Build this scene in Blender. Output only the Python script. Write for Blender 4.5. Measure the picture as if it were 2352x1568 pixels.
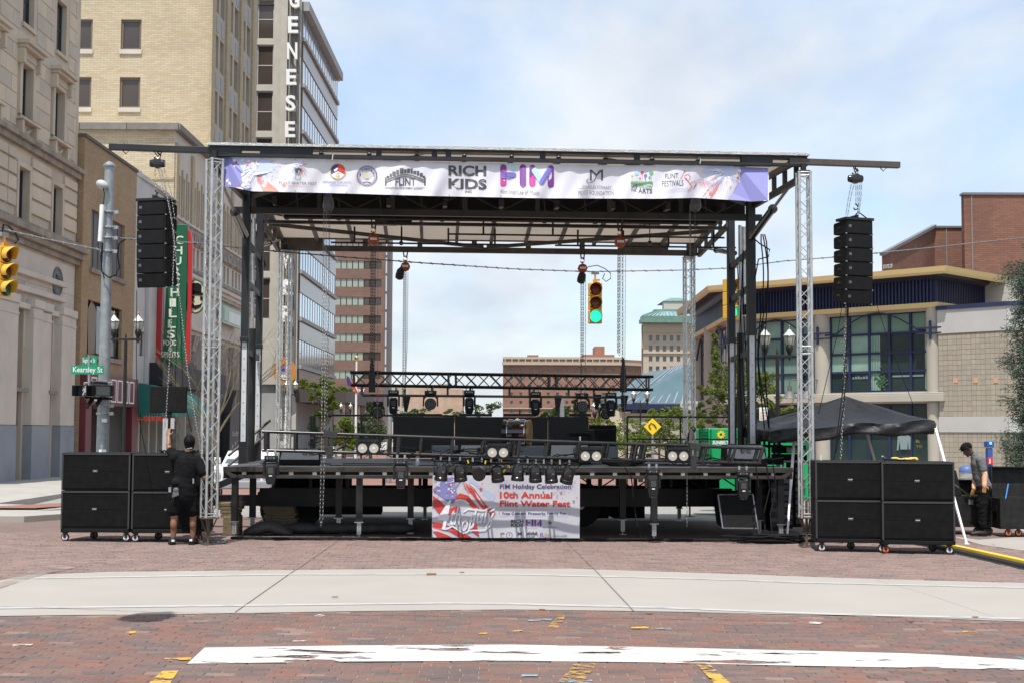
import bpy,math,random
from mathutils import Vector,Matrix,noise
random.seed(7)
R=math.radians
for o in list(bpy.data.objects):bpy.data.objects.remove(o)
SC=bpy.context.scene
COL=SC.collection
# ---------------------------------------------------------------- camera
CAMH,FPX,HOR,ROLL=1.8,3267.0,993.0,0.0039
cam=bpy.data.objects.new('camera',bpy.data.cameras.new('camera'))
COL.objects.link(cam)
cam.data.lens=50.0;cam.data.sensor_width=36.0;cam.data.clip_end=3000
PITCH=math.atan((HOR-784)/FPX)
CM=Matrix.Translation((0,0,CAMH))@Matrix.Rotation(math.pi/2+PITCH,4,'X')@Matrix.Rotation(ROLL,4,'Z')
cam.matrix_world=CM
SC.camera=cam
# ---------------------------------------------------------------- sky, sun, exposure
SUN_EL,SUN_AZ=R(67),R(12)
to_sun=Vector((-math.sin(SUN_AZ)*math.cos(SUN_EL),-math.cos(SUN_AZ)*math.cos(SUN_EL),math.sin(SUN_EL)))
world=bpy.data.worlds.new('World');SC.world=world;world.use_nodes=True
wn=world.node_tree;wn.nodes.clear()
def wnode(t,**k):
 n=wn.nodes.new(t)
 for a,b in k.items():setattr(n,a,b)
 return n
sky=wnode('ShaderNodeTexSky',sky_type='NISHITA',sun_disc=False,sun_elevation=SUN_EL,
sun_rotation=math.atan2(to_sun.x,to_sun.y),air_density=1.0,dust_density=1.2,ozone_density=1.0)
tc=wnode('ShaderNodeTexCoord');sep=wnode('ShaderNodeSeparateXYZ')
wn.links.new(tc.outputs['Generated'],sep.inputs[0])
zc=wnode('ShaderNodeMath',operation='ADD');wn.links.new(sep.outputs[2],zc.inputs[0]);zc.inputs[1].default_value=0.22
def wdiv(a,b):
 n=wnode('ShaderNodeMath',operation='DIVIDE');wn.links.new(a,n.inputs[0]);wn.links.new(b,n.inputs[1]);return n.outputs[0]
cmb=wnode('ShaderNodeCombineXYZ');wn.links.new(wdiv(sep.outputs[0],zc.outputs[0]),cmb.inputs[0]);wn.links.new(wdiv(sep.outputs[1],zc.outputs[0]),cmb.inputs[1])
mp=wnode('ShaderNodeMapping');mp.inputs['Scale'].default_value=(1.5,0.9,1);mp.inputs['Rotation'].default_value=(0,0,0.5)
mp.inputs['Location'].default_value=(3.3,1.2,0)
wn.links.new(cmb.outputs[0],mp.inputs[0])
nz=wnode('ShaderNodeTexNoise');nz.inputs['Scale'].default_value=1.35;nz.inputs['Detail'].default_value=9;nz.inputs['Roughness'].default_value=0.58
nz.inputs['Distortion'].default_value=0.25
wn.links.new(mp.outputs[0],nz.inputs['Vector'])
cr=wnode('ShaderNodeMapRange');cr.inputs[1].default_value=0.33;cr.inputs[2].default_value=0.60;cr.inputs[3].default_value=0.30;cr.inputs[4].default_value=0.97
wn.links.new(nz.outputs[0],cr.inputs[0])
# clouds thicken towards the horizon
hz=wnode('ShaderNodeMapRange');hz.inputs[1].default_value=0.0;hz.inputs[2].default_value=0.20;hz.inputs[3].default_value=0.75;hz.inputs[4].default_value=0.0
wn.links.new(sep.outputs[2],hz.inputs[0])
mxf=wnode('ShaderNodeMath',operation='MAXIMUM');wn.links.new(cr.outputs[0],mxf.inputs[0]);wn.links.new(hz.outputs[0],mxf.inputs[1])
cl2=wnode('ShaderNodeTexNoise');cl2.inputs['Scale'].default_value=2.3;cl2.inputs['Detail'].default_value=5
wn.links.new(mp.outputs[0],cl2.inputs['Vector'])
ccol=wnode('ShaderNodeValToRGB')
ccol.color_ramp.elements[0].position=0.35;ccol.color_ramp.elements[0].color=(5.2,5.7,6.5,1)
ccol.color_ramp.elements[1].position=0.62;ccol.color_ramp.elements[1].color=(6.7,7.05,7.5,1)
wn.links.new(cl2.outputs[0],ccol.inputs[0])
wmx=wnode('ShaderNodeMix',data_type='RGBA')
skb=wnode('ShaderNodeMix',data_type='RGBA',blend_type='MULTIPLY');skb.inputs[0].default_value=1.0
skb.inputs[7].default_value=(1.5,1.62,1.68,1)
wn.links.new(sky.outputs[0],skb.inputs[6])
wn.links.new(mxf.outputs[0],wmx.inputs[0]);wn.links.new(skb.outputs[2],wmx.inputs[6]);wn.links.new(ccol.outputs[0],wmx.inputs[7])
bg=wnode('ShaderNodeBackground');bg.inputs[1].default_value=0.10
wout=wnode('ShaderNodeOutputWorld')
wn.links.new(wmx.outputs[2],bg.inputs[0]);wn.links.new(bg.outputs[0],wout.inputs[0])
sd=bpy.data.lights.new('sun','SUN');sd.energy=4.2;sd.angle=R(0.53);sd.color=(1.0,0.955,0.89)
sun=bpy.data.objects.new('sun',sd);COL.objects.link(sun)
sun.rotation_euler=(-to_sun).to_track_quat('-Z','Y').to_euler()
SC.view_settings.view_transform='Standard';SC.view_settings.look='None'
SC.view_settings.exposure=0.42;SC.view_settings.gamma=1.0;SC.view_settings.use_curve_mapping=False
SC.render.engine='CYCLES';SC.cycles.max_bounces=6;SC.cycles.transparent_max_bounces=12
# ---------------------------------------------------------------- measuring helpers
def frame(x,y,dx,dy,z=0.0):
 """wall frame: local x along the wall, local y into it, local z up"""
 return Matrix.Translation((x,y,z))@Matrix.Rotation(math.atan2(dy,dx),4,'Z')
W=Matrix.Identity(4)
def fp(F,px,py,y=0.0):
 """where the sight line through a picture point meets the plane local y of frame F (local coordinates)"""
 d=CM.to_3x3()@Vector(((px-1176)/FPX,(784-py)/FPX,-1.0))
 Fi=F.inverted();o=Fi@Vector((0,0,CAMH));d=Fi.to_3x3()@d
 t=(y-o.y)/d.y
 return o+d*t
def gz(x,y=20.0):
 return-0.006*max(-10,min(10,x))-max(0,min(0.33,(y-30)*0.033))
def gp(px,py):
 """ground point seen at a picture point"""
 d=CM.to_3x3()@Vector(((px-1176)/FPX,(784-py)/FPX,-1.0))
 p=Vector((0,20,0))
 for _ in range(12):
  t=(gz(p.x,p.y)-CAMH)/d.z
  p=Vector((0,0,CAMH))+d*t
 return p
S=Matrix.Translation((0.03,22.9,0))@Matrix.Rotation(0.07,4,'Z')
def sp(px,py,v):return fp(S,px,py,v)
def gs(u,v):
 w=S@Vector((u,v,0));return gz(w.x,w.y)
 # ---------------------------------------------------------------- materials
MATS={}
def nd(nt,t,**k):
 n=nt.nodes.new(t)
 for a,b in k.items():setattr(n,a,b)
 return n
def c4(c):return(c[0],c[1],c[2],1)
def mat(name,col,rough=0.6,metal=0.0,col2=None,scale=4.0,bump=0.0,bscale=None,emit=None,estr=1.0,spec=0.5,coat=0.0,detail=5,lo=0.35,hi=0.65,stretch=None,alpha=None,trans=0.0,sub=0.0):
 if name in MATS:return MATS[name]
 m=bpy.data.materials.new(name);m.use_nodes=True;nt=m.node_tree
 b=nt.nodes['Principled BSDF']
 b.inputs['Roughness'].default_value=rough;b.inputs['Metallic'].default_value=metal
 b.inputs['Specular IOR Level'].default_value=spec;b.inputs['Coat Weight'].default_value=coat
 b.inputs['Base Color'].default_value=c4(col)
 b.inputs['Transmission Weight'].default_value=trans
 t=nd(nt,'ShaderNodeTexCoord');vec=t.outputs['Object']
 if stretch:
  mpn=nd(nt,'ShaderNodeMapping');mpn.inputs['Scale'].default_value=stretch
  nt.links.new(vec,mpn.inputs[0]);vec=mpn.outputs[0]
 if col2 is not None:
  n=nd(nt,'ShaderNodeTexNoise');n.inputs['Scale'].default_value=scale;n.inputs['Detail'].default_value=detail
  nt.links.new(vec,n.inputs['Vector'])
  mr=nd(nt,'ShaderNodeMapRange');mr.inputs[1].default_value=lo;mr.inputs[2].default_value=hi
  nt.links.new(n.outputs[0],mr.inputs[0])
  mx=nd(nt,'ShaderNodeMix',data_type='RGBA');mx.inputs[6].default_value=c4(col);mx.inputs[7].default_value=c4(col2)
  nt.links.new(mr.outputs[0],mx.inputs[0]);nt.links.new(mx.outputs[2],b.inputs['Base Color'])
 if bump:
  n2=nd(nt,'ShaderNodeTexNoise');n2.inputs['Scale'].default_value=bscale or scale*6;n2.inputs['Detail'].default_value=4
  nt.links.new(vec,n2.inputs['Vector'])
  bp=nd(nt,'ShaderNodeBump');bp.inputs['Strength'].default_value=bump;bp.inputs['Distance'].default_value=0.02
  nt.links.new(n2.outputs[0],bp.inputs['Height']);nt.links.new(bp.outputs[0],b.inputs['Normal'])
 if emit:
  b.inputs['Emission Color'].default_value=c4(emit);b.inputs['Emission Strength'].default_value=estr
 if alpha is not None:b.inputs['Alpha'].default_value=alpha
 MATS[name]=m
 return m
def brickmat(name,cols,mortar,bw,bh,ms=0.006,rough=0.85,flat=False,bump=0.5,offset=0.5,swap=False,big=(0.9,1.08)):
 """masonry too far off to build piece by piece"""
 m=bpy.data.materials.new(name);m.use_nodes=True;nt=m.node_tree;b=nt.nodes['Principled BSDF']
 b.inputs['Roughness'].default_value=rough;b.inputs['Specular IOR Level'].default_value=0.3
 g=nd(nt,'ShaderNodeNewGeometry');s=nd(nt,'ShaderNodeSeparateXYZ');nt.links.new(g.outputs['Position'],s.inputs[0])
 c=nd(nt,'ShaderNodeCombineXYZ')
 if flat:
  nt.links.new(s.outputs[1 if swap else 0],c.inputs[0]);nt.links.new(s.outputs[0 if swap else 1],c.inputs[1])
 else:
  a=nd(nt,'ShaderNodeMath',operation='ADD');nt.links.new(s.outputs[0],a.inputs[0]);nt.links.new(s.outputs[1],a.inputs[1])
  nt.links.new(a.outputs[0],c.inputs[0]);nt.links.new(s.outputs[2],c.inputs[1])
 br=nd(nt,'ShaderNodeTexBrick');br.offset=offset
 br.inputs['Scale'].default_value=1.0;br.inputs['Brick Width'].default_value=bw;br.inputs['Row Height'].default_value=bh
 br.inputs['Mortar Size'].default_value=ms;br.inputs['Mortar Smooth'].default_value=0.3
 br.inputs['Color1'].default_value=c4(cols[0]);br.inputs['Color2'].default_value=c4(cols[1]);br.inputs['Mortar'].default_value=c4(mortar)
 nt.links.new(c.outputs[0],br.inputs['Vector'])
 n=nd(nt,'ShaderNodeTexNoise');n.inputs['Scale'].default_value=0.5;n.inputs['Detail'].default_value=6;nt.links.new(g.outputs['Position'],n.inputs['Vector'])
 mr=nd(nt,'ShaderNodeMapRange');mr.inputs[1].default_value=0.3;mr.inputs[2].default_value=0.7;mr.inputs[3].default_value=big[0];mr.inputs[4].default_value=big[1]
 nt.links.new(n.outputs[0],mr.inputs[0])
 v=nd(nt,'ShaderNodeMix',data_type='RGBA',blend_type='MULTIPLY');v.inputs[0].default_value=1
 nt.links.new(br.outputs[0],v.inputs[6]);nt.links.new(mr.outputs[0],v.inputs[7]);nt.links.new(v.outputs[2],b.inputs['Base Color'])
 bp=nd(nt,'ShaderNodeBump');bp.inputs['Strength'].default_value=bump;bp.inputs['Distance'].default_value=0.01;bp.invert=True
 nt.links.new(br.outputs['Fac'],bp.inputs['Height']);nt.links.new(bp.outputs[0],b.inputs['Normal'])
 MATS[name]=m
 return m
def varmat(name,ramp,rough=0.8,noise_amt=0.25,bump=0.3,nscale=30,dirt=None):
 """colour picked per piece: per-face value 'rnd' in joined pieces, the object's own random in single ones"""
 m=bpy.data.materials.new(name);m.use_nodes=True;nt=m.node_tree;b=nt.nodes['Principled BSDF']
 b.inputs['Roughness'].default_value=rough;b.inputs['Specular IOR Level'].default_value=0.35
 at=nd(nt,'ShaderNodeAttribute',attribute_name='rnd');oi=nd(nt,'ShaderNodeObjectInfo')
 ad=nd(nt,'ShaderNodeMath',operation='ADD');nt.links.new(at.outputs['Fac'],ad.inputs[0]);nt.links.new(oi.outputs['Random'],ad.inputs[1])
 fr=nd(nt,'ShaderNodeMath',operation='FRACT');nt.links.new(ad.outputs[0],fr.inputs[0])
 cr_=nd(nt,'ShaderNodeValToRGB');cr_.color_ramp.interpolation='CONSTANT'
 el=cr_.color_ramp.elements;el[0].position=ramp[0][0];el[0].color=c4(ramp[0][1]);el[1].position=ramp[1][0];el[1].color=c4(ramp[1][1])
 for p,c in ramp[2:]:
  e=el.new(p);e.color=c4(c)
 nt.links.new(fr.outputs[0],cr_.inputs[0])
 g=nd(nt,'ShaderNodeNewGeometry')
 n=nd(nt,'ShaderNodeTexNoise');n.inputs['Scale'].default_value=nscale;n.inputs['Detail'].default_value=6;nt.links.new(g.outputs['Position'],n.inputs['Vector'])
 n3=nd(nt,'ShaderNodeTexNoise');n3.inputs['Scale'].default_value=0.8;n3.inputs['Detail'].default_value=5;nt.links.new(g.outputs['Position'],n3.inputs['Vector'])
 ml=nd(nt,'ShaderNodeMath',operation='ADD');nt.links.new(n.outputs[0],ml.inputs[0]);nt.links.new(n3.outputs[0],ml.inputs[1])
 mr=nd(nt,'ShaderNodeMapRange');mr.inputs[1].default_value=0.6;mr.inputs[2].default_value=1.4;mr.inputs[3].default_value=1-noise_amt;mr.inputs[4].default_value=1+noise_amt
 nt.links.new(ml.outputs[0],mr.inputs[0])
 v=nd(nt,'ShaderNodeMix',data_type='RGBA',blend_type='MULTIPLY');v.inputs[0].default_value=1
 nt.links.new(cr_.outputs[0],v.inputs[6]);nt.links.new(mr.outputs[0],v.inputs[7])
 out=v.outputs[2]
 if dirt:
  n4=nd(nt,'ShaderNodeTexNoise');n4.inputs['Scale'].default_value=3.0;n4.inputs['Detail'].default_value=9;n4.inputs['Roughness'].default_value=.7;nt.links.new(g.outputs['Position'],n4.inputs['Vector'])
  m4=nd(nt,'ShaderNodeMapRange');m4.inputs[1].default_value=0.45;m4.inputs[2].default_value=0.75;m4.inputs[4].default_value=0.38
  nt.links.new(n4.outputs[0],m4.inputs[0])
  v4=nd(nt,'ShaderNodeMix',data_type='RGBA');v4.inputs[7].default_value=c4(dirt);nt.links.new(m4.outputs[0],v4.inputs[0]);nt.links.new(out,v4.inputs[6]);out=v4.outputs[2]
 nt.links.new(out,b.inputs['Base Color'])
 bp=nd(nt,'ShaderNodeBump');bp.inputs['Strength'].default_value=bump;bp.inputs['Distance'].default_value=0.01
 nt.links.new(n.outputs[0],bp.inputs['Height']);nt.links.new(bp.outputs[0],b.inputs['Normal'])
 MATS[name]=m
 return m
def paintmat(name,col,lo,hi,scale=(2.2,7,1),rough=0.7,det=6):
 """road paint worn through in places"""
 m=bpy.data.materials.new(name);m.use_nodes=True;nt=m.node_tree;b=nt.nodes['Principled BSDF']
 b.inputs['Roughness'].default_value=rough;b.inputs['Base Color'].default_value=c4(col)
 g=nd(nt,'ShaderNodeNewGeometry');mpn=nd(nt,'ShaderNodeMapping');mpn.inputs['Scale'].default_value=scale
 nt.links.new(g.outputs['Position'],mpn.inputs[0])
 n=nd(nt,'ShaderNodeTexNoise');n.inputs['Scale'].default_value=1.0;n.inputs['Detail'].default_value=det;n.inputs['Roughness'].default_value=0.62
 nt.links.new(mpn.outputs[0],n.inputs['Vector'])
 mr=nd(nt,'ShaderNodeMapRange');mr.inputs[1].default_value=lo;mr.inputs[2].default_value=hi
 nt.links.new(n.outputs[0],mr.inputs[0]);nt.links.new(mr.outputs[0],b.inputs['Alpha'])
 MATS[name]=m
 return m
 # ---------------------------------------------------------------- mesh builder
class MB:
 def __init__(self,F=None):
  self.F=F or W;self.v=[];self.f=[];self.mi=[];self.ms=[];self.m=0;self.rnd=None;self.fr=[];self.cut=[]
 def use(self,mt):
  if mt not in self.ms:self.ms.append(mt)
  self.m=self.ms.index(mt);return self
 def add(self,vs,fs):
  n=len(self.v);self.cut.append((n,len(self.f)));self.v+=[Vector(a)for a in vs]
  for f in fs:
   self.f.append([i+n for i in f]);self.mi.append(self.m);self.fr.append(self.rnd or 0.0)
  return self
 def box(self,x0,x1,y0,y1,z0,z1,M=None):
  vs=[Vector((x,y,z))for z in(z0,z1)for y in(y0,y1)for x in(x0,x1)]
  if M is not None:vs=[M@v for v in vs]
  return self.add(vs,[(0,2,3,1),(4,5,7,6),(0,1,5,4),(2,6,7,3),(0,4,6,2),(1,3,7,5)])
 def cbox(self,c,s,M=None):
  T=Matrix.Translation(c)@(M or W)
  return self.box(-s[0]/2,s[0]/2,-s[1]/2,s[1]/2,-s[2]/2,s[2]/2,T)
 def quad(self,a,b,c,d):return self.add([a,b,c,d],[(0,1,2,3)])
 def prism(self,poly,y0,y1,M=None):
  """outline in x,z extruded from y0 to y1"""
  n=len(poly);vs=[Vector((p[0],y0,p[1]))for p in poly]+[Vector((p[0],y1,p[1]))for p in poly]
  if M is not None:vs=[M@v for v in vs]
  return self.add(vs,[tuple(range(n)),tuple(range(2*n-1,n-1,-1))]+[(i,i+n,(i+1)%n+n,(i+1)%n)for i in range(n)])
 def slab(self,poly,z0,z1):
  """outline in x,y extruded in z"""
  n=len(poly);vs=[(p[0],p[1],z0)for p in poly]+[(p[0],p[1],z1)for p in poly]
  return self.add(vs,[tuple(range(n-1,-1,-1)),tuple(range(n,2*n))]+[(i,(i+1)%n,(i+1)%n+n,i+n)for i in range(n)])
 def tube(self,p,q,r,r2=None,n=8,cap=True):
  p=Vector(p);q=Vector(q);r2=r if r2 is None else r2
  d=(q-p).normalized();a=d.orthogonal().normalized();b=d.cross(a)
  vs=[]
  for c,rr in((p,r),(q,r2)):
   vs+=[c+(a*math.cos(2*math.pi*i/n)+b*math.sin(2*math.pi*i/n))*rr for i in range(n)]
  fs=[(i,(i+1)%n,(i+1)%n+n,i+n)for i in range(n)]
  if cap:fs+=[tuple(range(n-1,-1,-1)),tuple(range(n,2*n))]
  return self.add(vs,fs)
 def path(self,pts,r,n=6,r2=None):
  pts=[Vector(p)for p in pts];k=len(pts);r2=r if r2 is None else r2
  ref=Vector((0.31,0.17,0.93));vs=[];fs=[]
  for i,p in enumerate(pts):
   d=(pts[min(i+1,k-1)]-pts[max(i-1,0)]).normalized()
   a=d.cross(ref)
   if a.length<0.1:a=d.cross(Vector((1,0,0)))
   a.normalize();b=d.cross(a);rr=r+(r2-r)*i/max(1,k-1)
   vs+=[p+(a*math.cos(2*math.pi*j/n)+b*math.sin(2*math.pi*j/n))*rr for j in range(n)]
  for i in range(k-1):
   fs+=[(i*n+j,i*n+(j+1)%n,(i+1)*n+(j+1)%n,(i+1)*n+j)for j in range(n)]
  fs+=[tuple(range(n-1,-1,-1)),tuple(range((k-1)*n,k*n))]
  return self.add(vs,fs)
 def beam(self,p,q,w,h):
  p=Vector(p);q=Vector(q);d=(q-p);L=d.length;d.normalize()
  up=Vector((0,0,1))if abs(d.z)<0.95 else Vector((0,1,0))
  s=d.cross(up).normalized();u=s.cross(d)
  vs=[c+s*(a*w/2)+u*(b*h/2)for c in(p,q)for a,b in((-1,-1),(1,-1),(1,1),(-1,1))]
  return self.add(vs,[(3,2,1,0),(4,5,6,7),(0,1,5,4),(1,2,6,5),(2,3,7,6),(3,0,4,7)])
 def lathe(self,prof,M=None,n=12):
  """profile (r,z) turned about z"""
  vs=[]
  for r,z in prof:vs+=[Vector((r*math.cos(2*math.pi*j/n),r*math.sin(2*math.pi*j/n),z))for j in range(n)]
  if M is not None:vs=[M@v for v in vs]
  k=len(prof);fs=[]
  for i in range(k-1):fs+=[(i*n+j,i*n+(j+1)%n,(i+1)*n+(j+1)%n,(i+1)*n+j)for j in range(n)]
  fs+=[tuple(range(n-1,-1,-1)),tuple(range((k-1)*n,k*n))]
  return self.add(vs,fs)
 def each(self,name,mt=None,parent=None,**kw):
  """every shape added becomes an object of its own"""
  ends=self.cut[1:]+[(len(self.v),len(self.f))]
  for(v0,f0),(v1,f1)in zip(self.cut,ends):
   q=MB(self.F);q.v=self.v[v0:v1];q.f=[[i-v0 for i in f]for f in self.f[f0:f1]];q.mi=self.mi[f0:f1];q.fr=self.fr[f0:f1];q.ms=list(self.ms);o=q.build(name,mt,parent,**kw)
  return o
 def build(self,name,mt=None,parent=None,smooth=False,bevel=0,ground=False,kind=None,label=None):
  me=bpy.data.meshes.new(name)
  vs=[self.F@v for v in self.v]
  if ground:vs=[Vector((v.x,v.y,v.z+gz(v.x,v.y)))for v in vs]
  if parent is not None:
   Pi=parent['_m']if False else WM[parent.name].inverted();vs=[Pi@v for v in vs]
  me.from_pydata([tuple(v)for v in vs],[],self.f)
  if self.ms:
   for q in self.ms:me.materials.append(q)
   me.polygons.foreach_set('material_index',self.mi)
  elif mt:me.materials.append(mt)
  if self.rnd is not None:
   at=me.attributes.new('rnd','FLOAT','FACE');at.data.foreach_set('value',self.fr)
  if smooth:
   me.polygons.foreach_set('use_smooth',[True]*len(me.polygons))
  me.update()
  o=bpy.data.objects.new(name,me);COL.objects.link(o)
  if smooth:
   try:me.set_sharp_from_angle(angle=R(40))
   except Exception:pass
  if parent is not None:o.parent=parent;WM[o.name]=WM[parent.name]
  else:WM[o.name]=W
  if bevel:
   b=o.modifiers.new('bevel','BEVEL');b.width=bevel;b.segments=2;b.limit_method='ANGLE';b.angle_limit=R(50)
  if kind:o['kind']=kind
  if label:o['label']=label
  return o
WM={}
def thing(name,label,cat,at=(0,0,0),rz=0.0,F=None,group=None):
 o=bpy.data.objects.new(name,None);COL.objects.link(o);o.empty_display_size=0.2
 M=(F or W)@Matrix.Translation(at)@Matrix.Rotation(rz,4,'Z')
 o.matrix_world=M;WM[o.name]=M.copy()
 o['label']=label;o['category']=cat
 if group:o['group']=group
 return o
def tag(o,label,cat,group=None):
 o['label']=label;o['category']=cat
 if group:o['group']=group
 return o
def struct(o,label=None):
 o['kind']='structure'
 if label:o['label']=label
 return o
def copy_tree(o,M,label=None,group=None):
 """a copy of a thing with all its parts, set at the world matrix M"""
 def rec(a,par):
  c=a.copy();COL.objects.link(c)
  if par is not None:c.parent=par
  for ch in a.children:rec(ch,c)
  return c
 c=rec(o,None);c.matrix_world=M;WM[c.name]=M.copy()
 if label:c['label']=label
 if group:c['group']=group
 return c
def local(F,at,rz=0.0):return F@Matrix.Translation(at)@Matrix.Rotation(rz,4,'Z')
CACHE={}
def piece(name,key,maker,M,parent,mt=None):
 """one piece sharing its mesh with all pieces of the same key; M is its world matrix"""
 if key not in CACHE:
  o=maker().build(name,mt);CACHE[key]=o.data
  bpy.data.objects.remove(o)
 o=bpy.data.objects.new(name,CACHE[key]);COL.objects.link(o);o.parent=parent
 o.matrix_local=WM[parent.name].inverted()@M;WM[o.name]=M.copy()
 return o
 # lettering: flat glyph outlines fitted to a picture box and laid on a surface by mapf(px, py)
def glyphs(s,bold=0.0,res=3):
 cu=bpy.data.curves.new('t','FONT');cu.body=s;cu.size=1.0;cu.resolution_u=res;cu.offset=bold*.62;cu.fill_mode='FRONT'
 ob=bpy.data.objects.new('t',cu);me=bpy.data.meshes.new_from_object(ob)
 vs=[v.co.copy()for v in me.vertices];fs=[tuple(p.vertices)for p in me.polygons]
 bpy.data.objects.remove(ob);bpy.data.curves.remove(cu);bpy.data.meshes.remove(me)
 return vs,fs
def text(mb,s,x0,y0,x1,y1,mapf,bold=0.0,skew=0.0,res=3,ital=0.0):
 vs,fs=glyphs(s,bold,res)
 if not vs:return
 a0=min(v.x for v in vs);a1=max(v.x for v in vs);b0=min(v.y for v in vs);b1=max(v.y for v in vs)
 out=[]
 for v in vs:
  tx=(v.x-a0)/max(1e-6,a1-a0);ty=(v.y-b0)/max(1e-6,b1-b0)
  px=x0+(x1-x0)*tx+ital*ty;py=y1+(y0-y1)*ty+skew*tx
  out.append(mapf(px,py))
 mb.add(out,fs)
def poly2(mb,pts,mapf):mb.add([mapf(*p)for p in pts],[tuple(range(len(pts)))])
def star(mb,cx,cy,r,mapf,rot=0.0,inner=0.42):
 vs=[mapf(cx,cy)]
 for i in range(10):
  a=rot-math.pi/2+math.pi*i/5;q=r if i%2==0 else r*inner
  vs.append(mapf(cx+q*math.cos(a),cy+q*math.sin(a)))
 mb.add(vs,[(0,i+1,(i+1)%10+1)for i in range(10)])
def disc2(mb,cx,cy,rx,ry,mapf,n=20,a0=0,a1=2*math.pi):
 full=abs(a1-a0-2*math.pi)<1e-6
 vs=[mapf(cx,cy)]+[mapf(cx+rx*math.cos(a0+(a1-a0)*i/n),cy+ry*math.sin(a0+(a1-a0)*i/n))for i in range(n+(0 if full else 1))]
 mb.add(vs,[(0,i+1,(i+1)%(len(vs)-1)+1)for i in range(n)])
def ring2(mb,cx,cy,r0,r1,mapf,n=24,ky=1.0):
 vs=[]
 for i in range(n):
  a=2*math.pi*i/n
  vs+=[mapf(cx+r0*math.cos(a),cy+r0*ky*math.sin(a)),mapf(cx+r1*math.cos(a),cy+r1*ky*math.sin(a))]
 mb.add(vs,[(2*i,2*i+1,(2*i+3)%(2*n),(2*i+2)%(2*n))for i in range(n)])
def stroke(mb,pts,w,mapf):
 """a flat ribbon of width w (picture units) along pts"""
 n=len(pts);vs=[]
 for i,p in enumerate(pts):
  a=pts[max(0,i-1)];b=pts[min(n-1,i+1)]
  dx,dy=b[0]-a[0],b[1]-a[1];L=math.hypot(dx,dy)or 1;nx,ny=-dy/L,dx/L
  ww=w if not callable(w)else w(i/(n-1))
  vs+=[mapf(p[0]+nx*ww/2,p[1]+ny*ww/2),mapf(p[0]-nx*ww/2,p[1]-ny*ww/2)]
 mb.add(vs,[(2*i,2*i+1,2*i+3,2*i+2)for i in range(n-1)])
def on(F,y):
 """mapping picture point -> the plane local y of F, in F's coordinates"""
 return lambda px,py:fp(F,px,py,y)
 # link chain along a polyline
def chain(mb,pts,pitch=0.05,r=0.006,wd=0.016):
 pts=[Vector(p)for p in pts];k=0
 for i in range(len(pts)-1):
  a,b=pts[i],pts[i+1];d=b-a;L=d.length
  if L<1e-4:continue
  d.normalize();s1=d.orthogonal().normalized();s2=d.cross(s1);n=max(1,int(L/pitch))
  for j in range(n):
   c=a+d*(L*(j+0.5)/n);s=s1 if k%2 else s2;k+=1
   h=L/n*0.62;w=wd
   q=[c+d*h,c+d*h*.55+s*w,c-d*h*.55+s*w,c-d*h,c-d*h*.55-s*w,c+d*h*.55-s*w]
   o=d.cross(s)*r;vs=[]
   for p in q:
    e=(p-c).normalized()*r
    vs+=[p+e,p+o,p-e,p-o]
   fs=[]
   for m in range(6):
    for t in range(4):
     fs.append((m*4+t,m*4+(t+1)%4,((m+1)%6)*4+(t+1)%4,((m+1)%6)*4+t))
   mb.add(vs,fs)
 return mb
 # smooth union of rounded shapes (bodies, cloth, soft things)
def capsule(mb,p,q,r1,r2,n=12,flat=None):
 p=Vector(p);q=Vector(q);d=q-p;L=d.length;d.normalize()
 a=Vector((1,0,0))if abs(d.x)<0.8 else Vector((0,1,0));a=(a-d*a.dot(d)).normalized();b=d.cross(a)
 prof=[(r1*math.sin(t),-r1*math.cos(t))for t in(0.15,.55,1.0,1.45)]+[(r2*math.cos(t),L+r2*math.sin(t))for t in(0.1,.55,1.0,1.42)]
 fa,fb=flat or(1,1);vs=[]
 for r,z in prof:vs+=[p+d*z+(a*math.cos(2*math.pi*j/n)*fa+b*math.sin(2*math.pi*j/n)*fb)*r for j in range(n)]
 k=len(prof);fs=[(i*n+j,i*n+(j+1)%n,(i+1)*n+(j+1)%n,(i+1)*n+j)for i in range(k-1)for j in range(n)]
 fs+=[tuple(range(n-1,-1,-1)),tuple(range((k-1)*n,k*n))]
 mb.add(vs,fs)
def ball(mb,c,r,M=None,n=14):
 c=Vector(c);r=r if isinstance(r,(tuple,list))else(r,r,r);prof=9;vs=[]
 for i in range(prof):
  t=math.pi*(i+.4)/(prof-.2)
  for j in range(n):
   v=Vector((r[0]*math.sin(t)*math.cos(2*math.pi*j/n),r[1]*math.sin(t)*math.sin(2*math.pi*j/n),-r[2]*math.cos(t)))
   vs.append(c+((M@v)if M is not None else v))
 fs=[(i*n+j,i*n+(j+1)%n,(i+1)*n+(j+1)%n,(i+1)*n+j)for i in range(prof-1)for j in range(n)]
 fs+=[tuple(range(n-1,-1,-1)),tuple(range((prof-1)*n,prof*n))]
 mb.add(vs,fs)
def fuse(mb,name,mt,parent,voxel=0.012,smooth=3,fold=0.0,fscale=6.0):
 o=mb.build(name,mt,parent)
 m=o.modifiers.new('r','REMESH');m.mode='VOXEL';m.voxel_size=voxel
 s=o.modifiers.new('s','SMOOTH');s.iterations=smooth;s.factor=0.6
 dg=bpy.context.evaluated_depsgraph_get();me=bpy.data.meshes.new_from_object(o.evaluated_get(dg))
 o.modifiers.clear();o.data=me
 if not me.materials:me.materials.append(mt)
 if fold:
  no=[v.normal.copy()for v in me.vertices]
  for v,nn in zip(me.vertices,no):
   p=v.co;q=noise.noise(Vector((p.x*fscale*1.2,p.y*fscale,p.z*fscale*2.2)))+.5*noise.noise(Vector((p.x*fscale*3,p.y*fscale*3,p.z*fscale*4)))
   v.co=p+nn*(abs(q)*fold)
 me.polygons.foreach_set('use_smooth',[True]*len(me.polygons))
 return o
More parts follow.
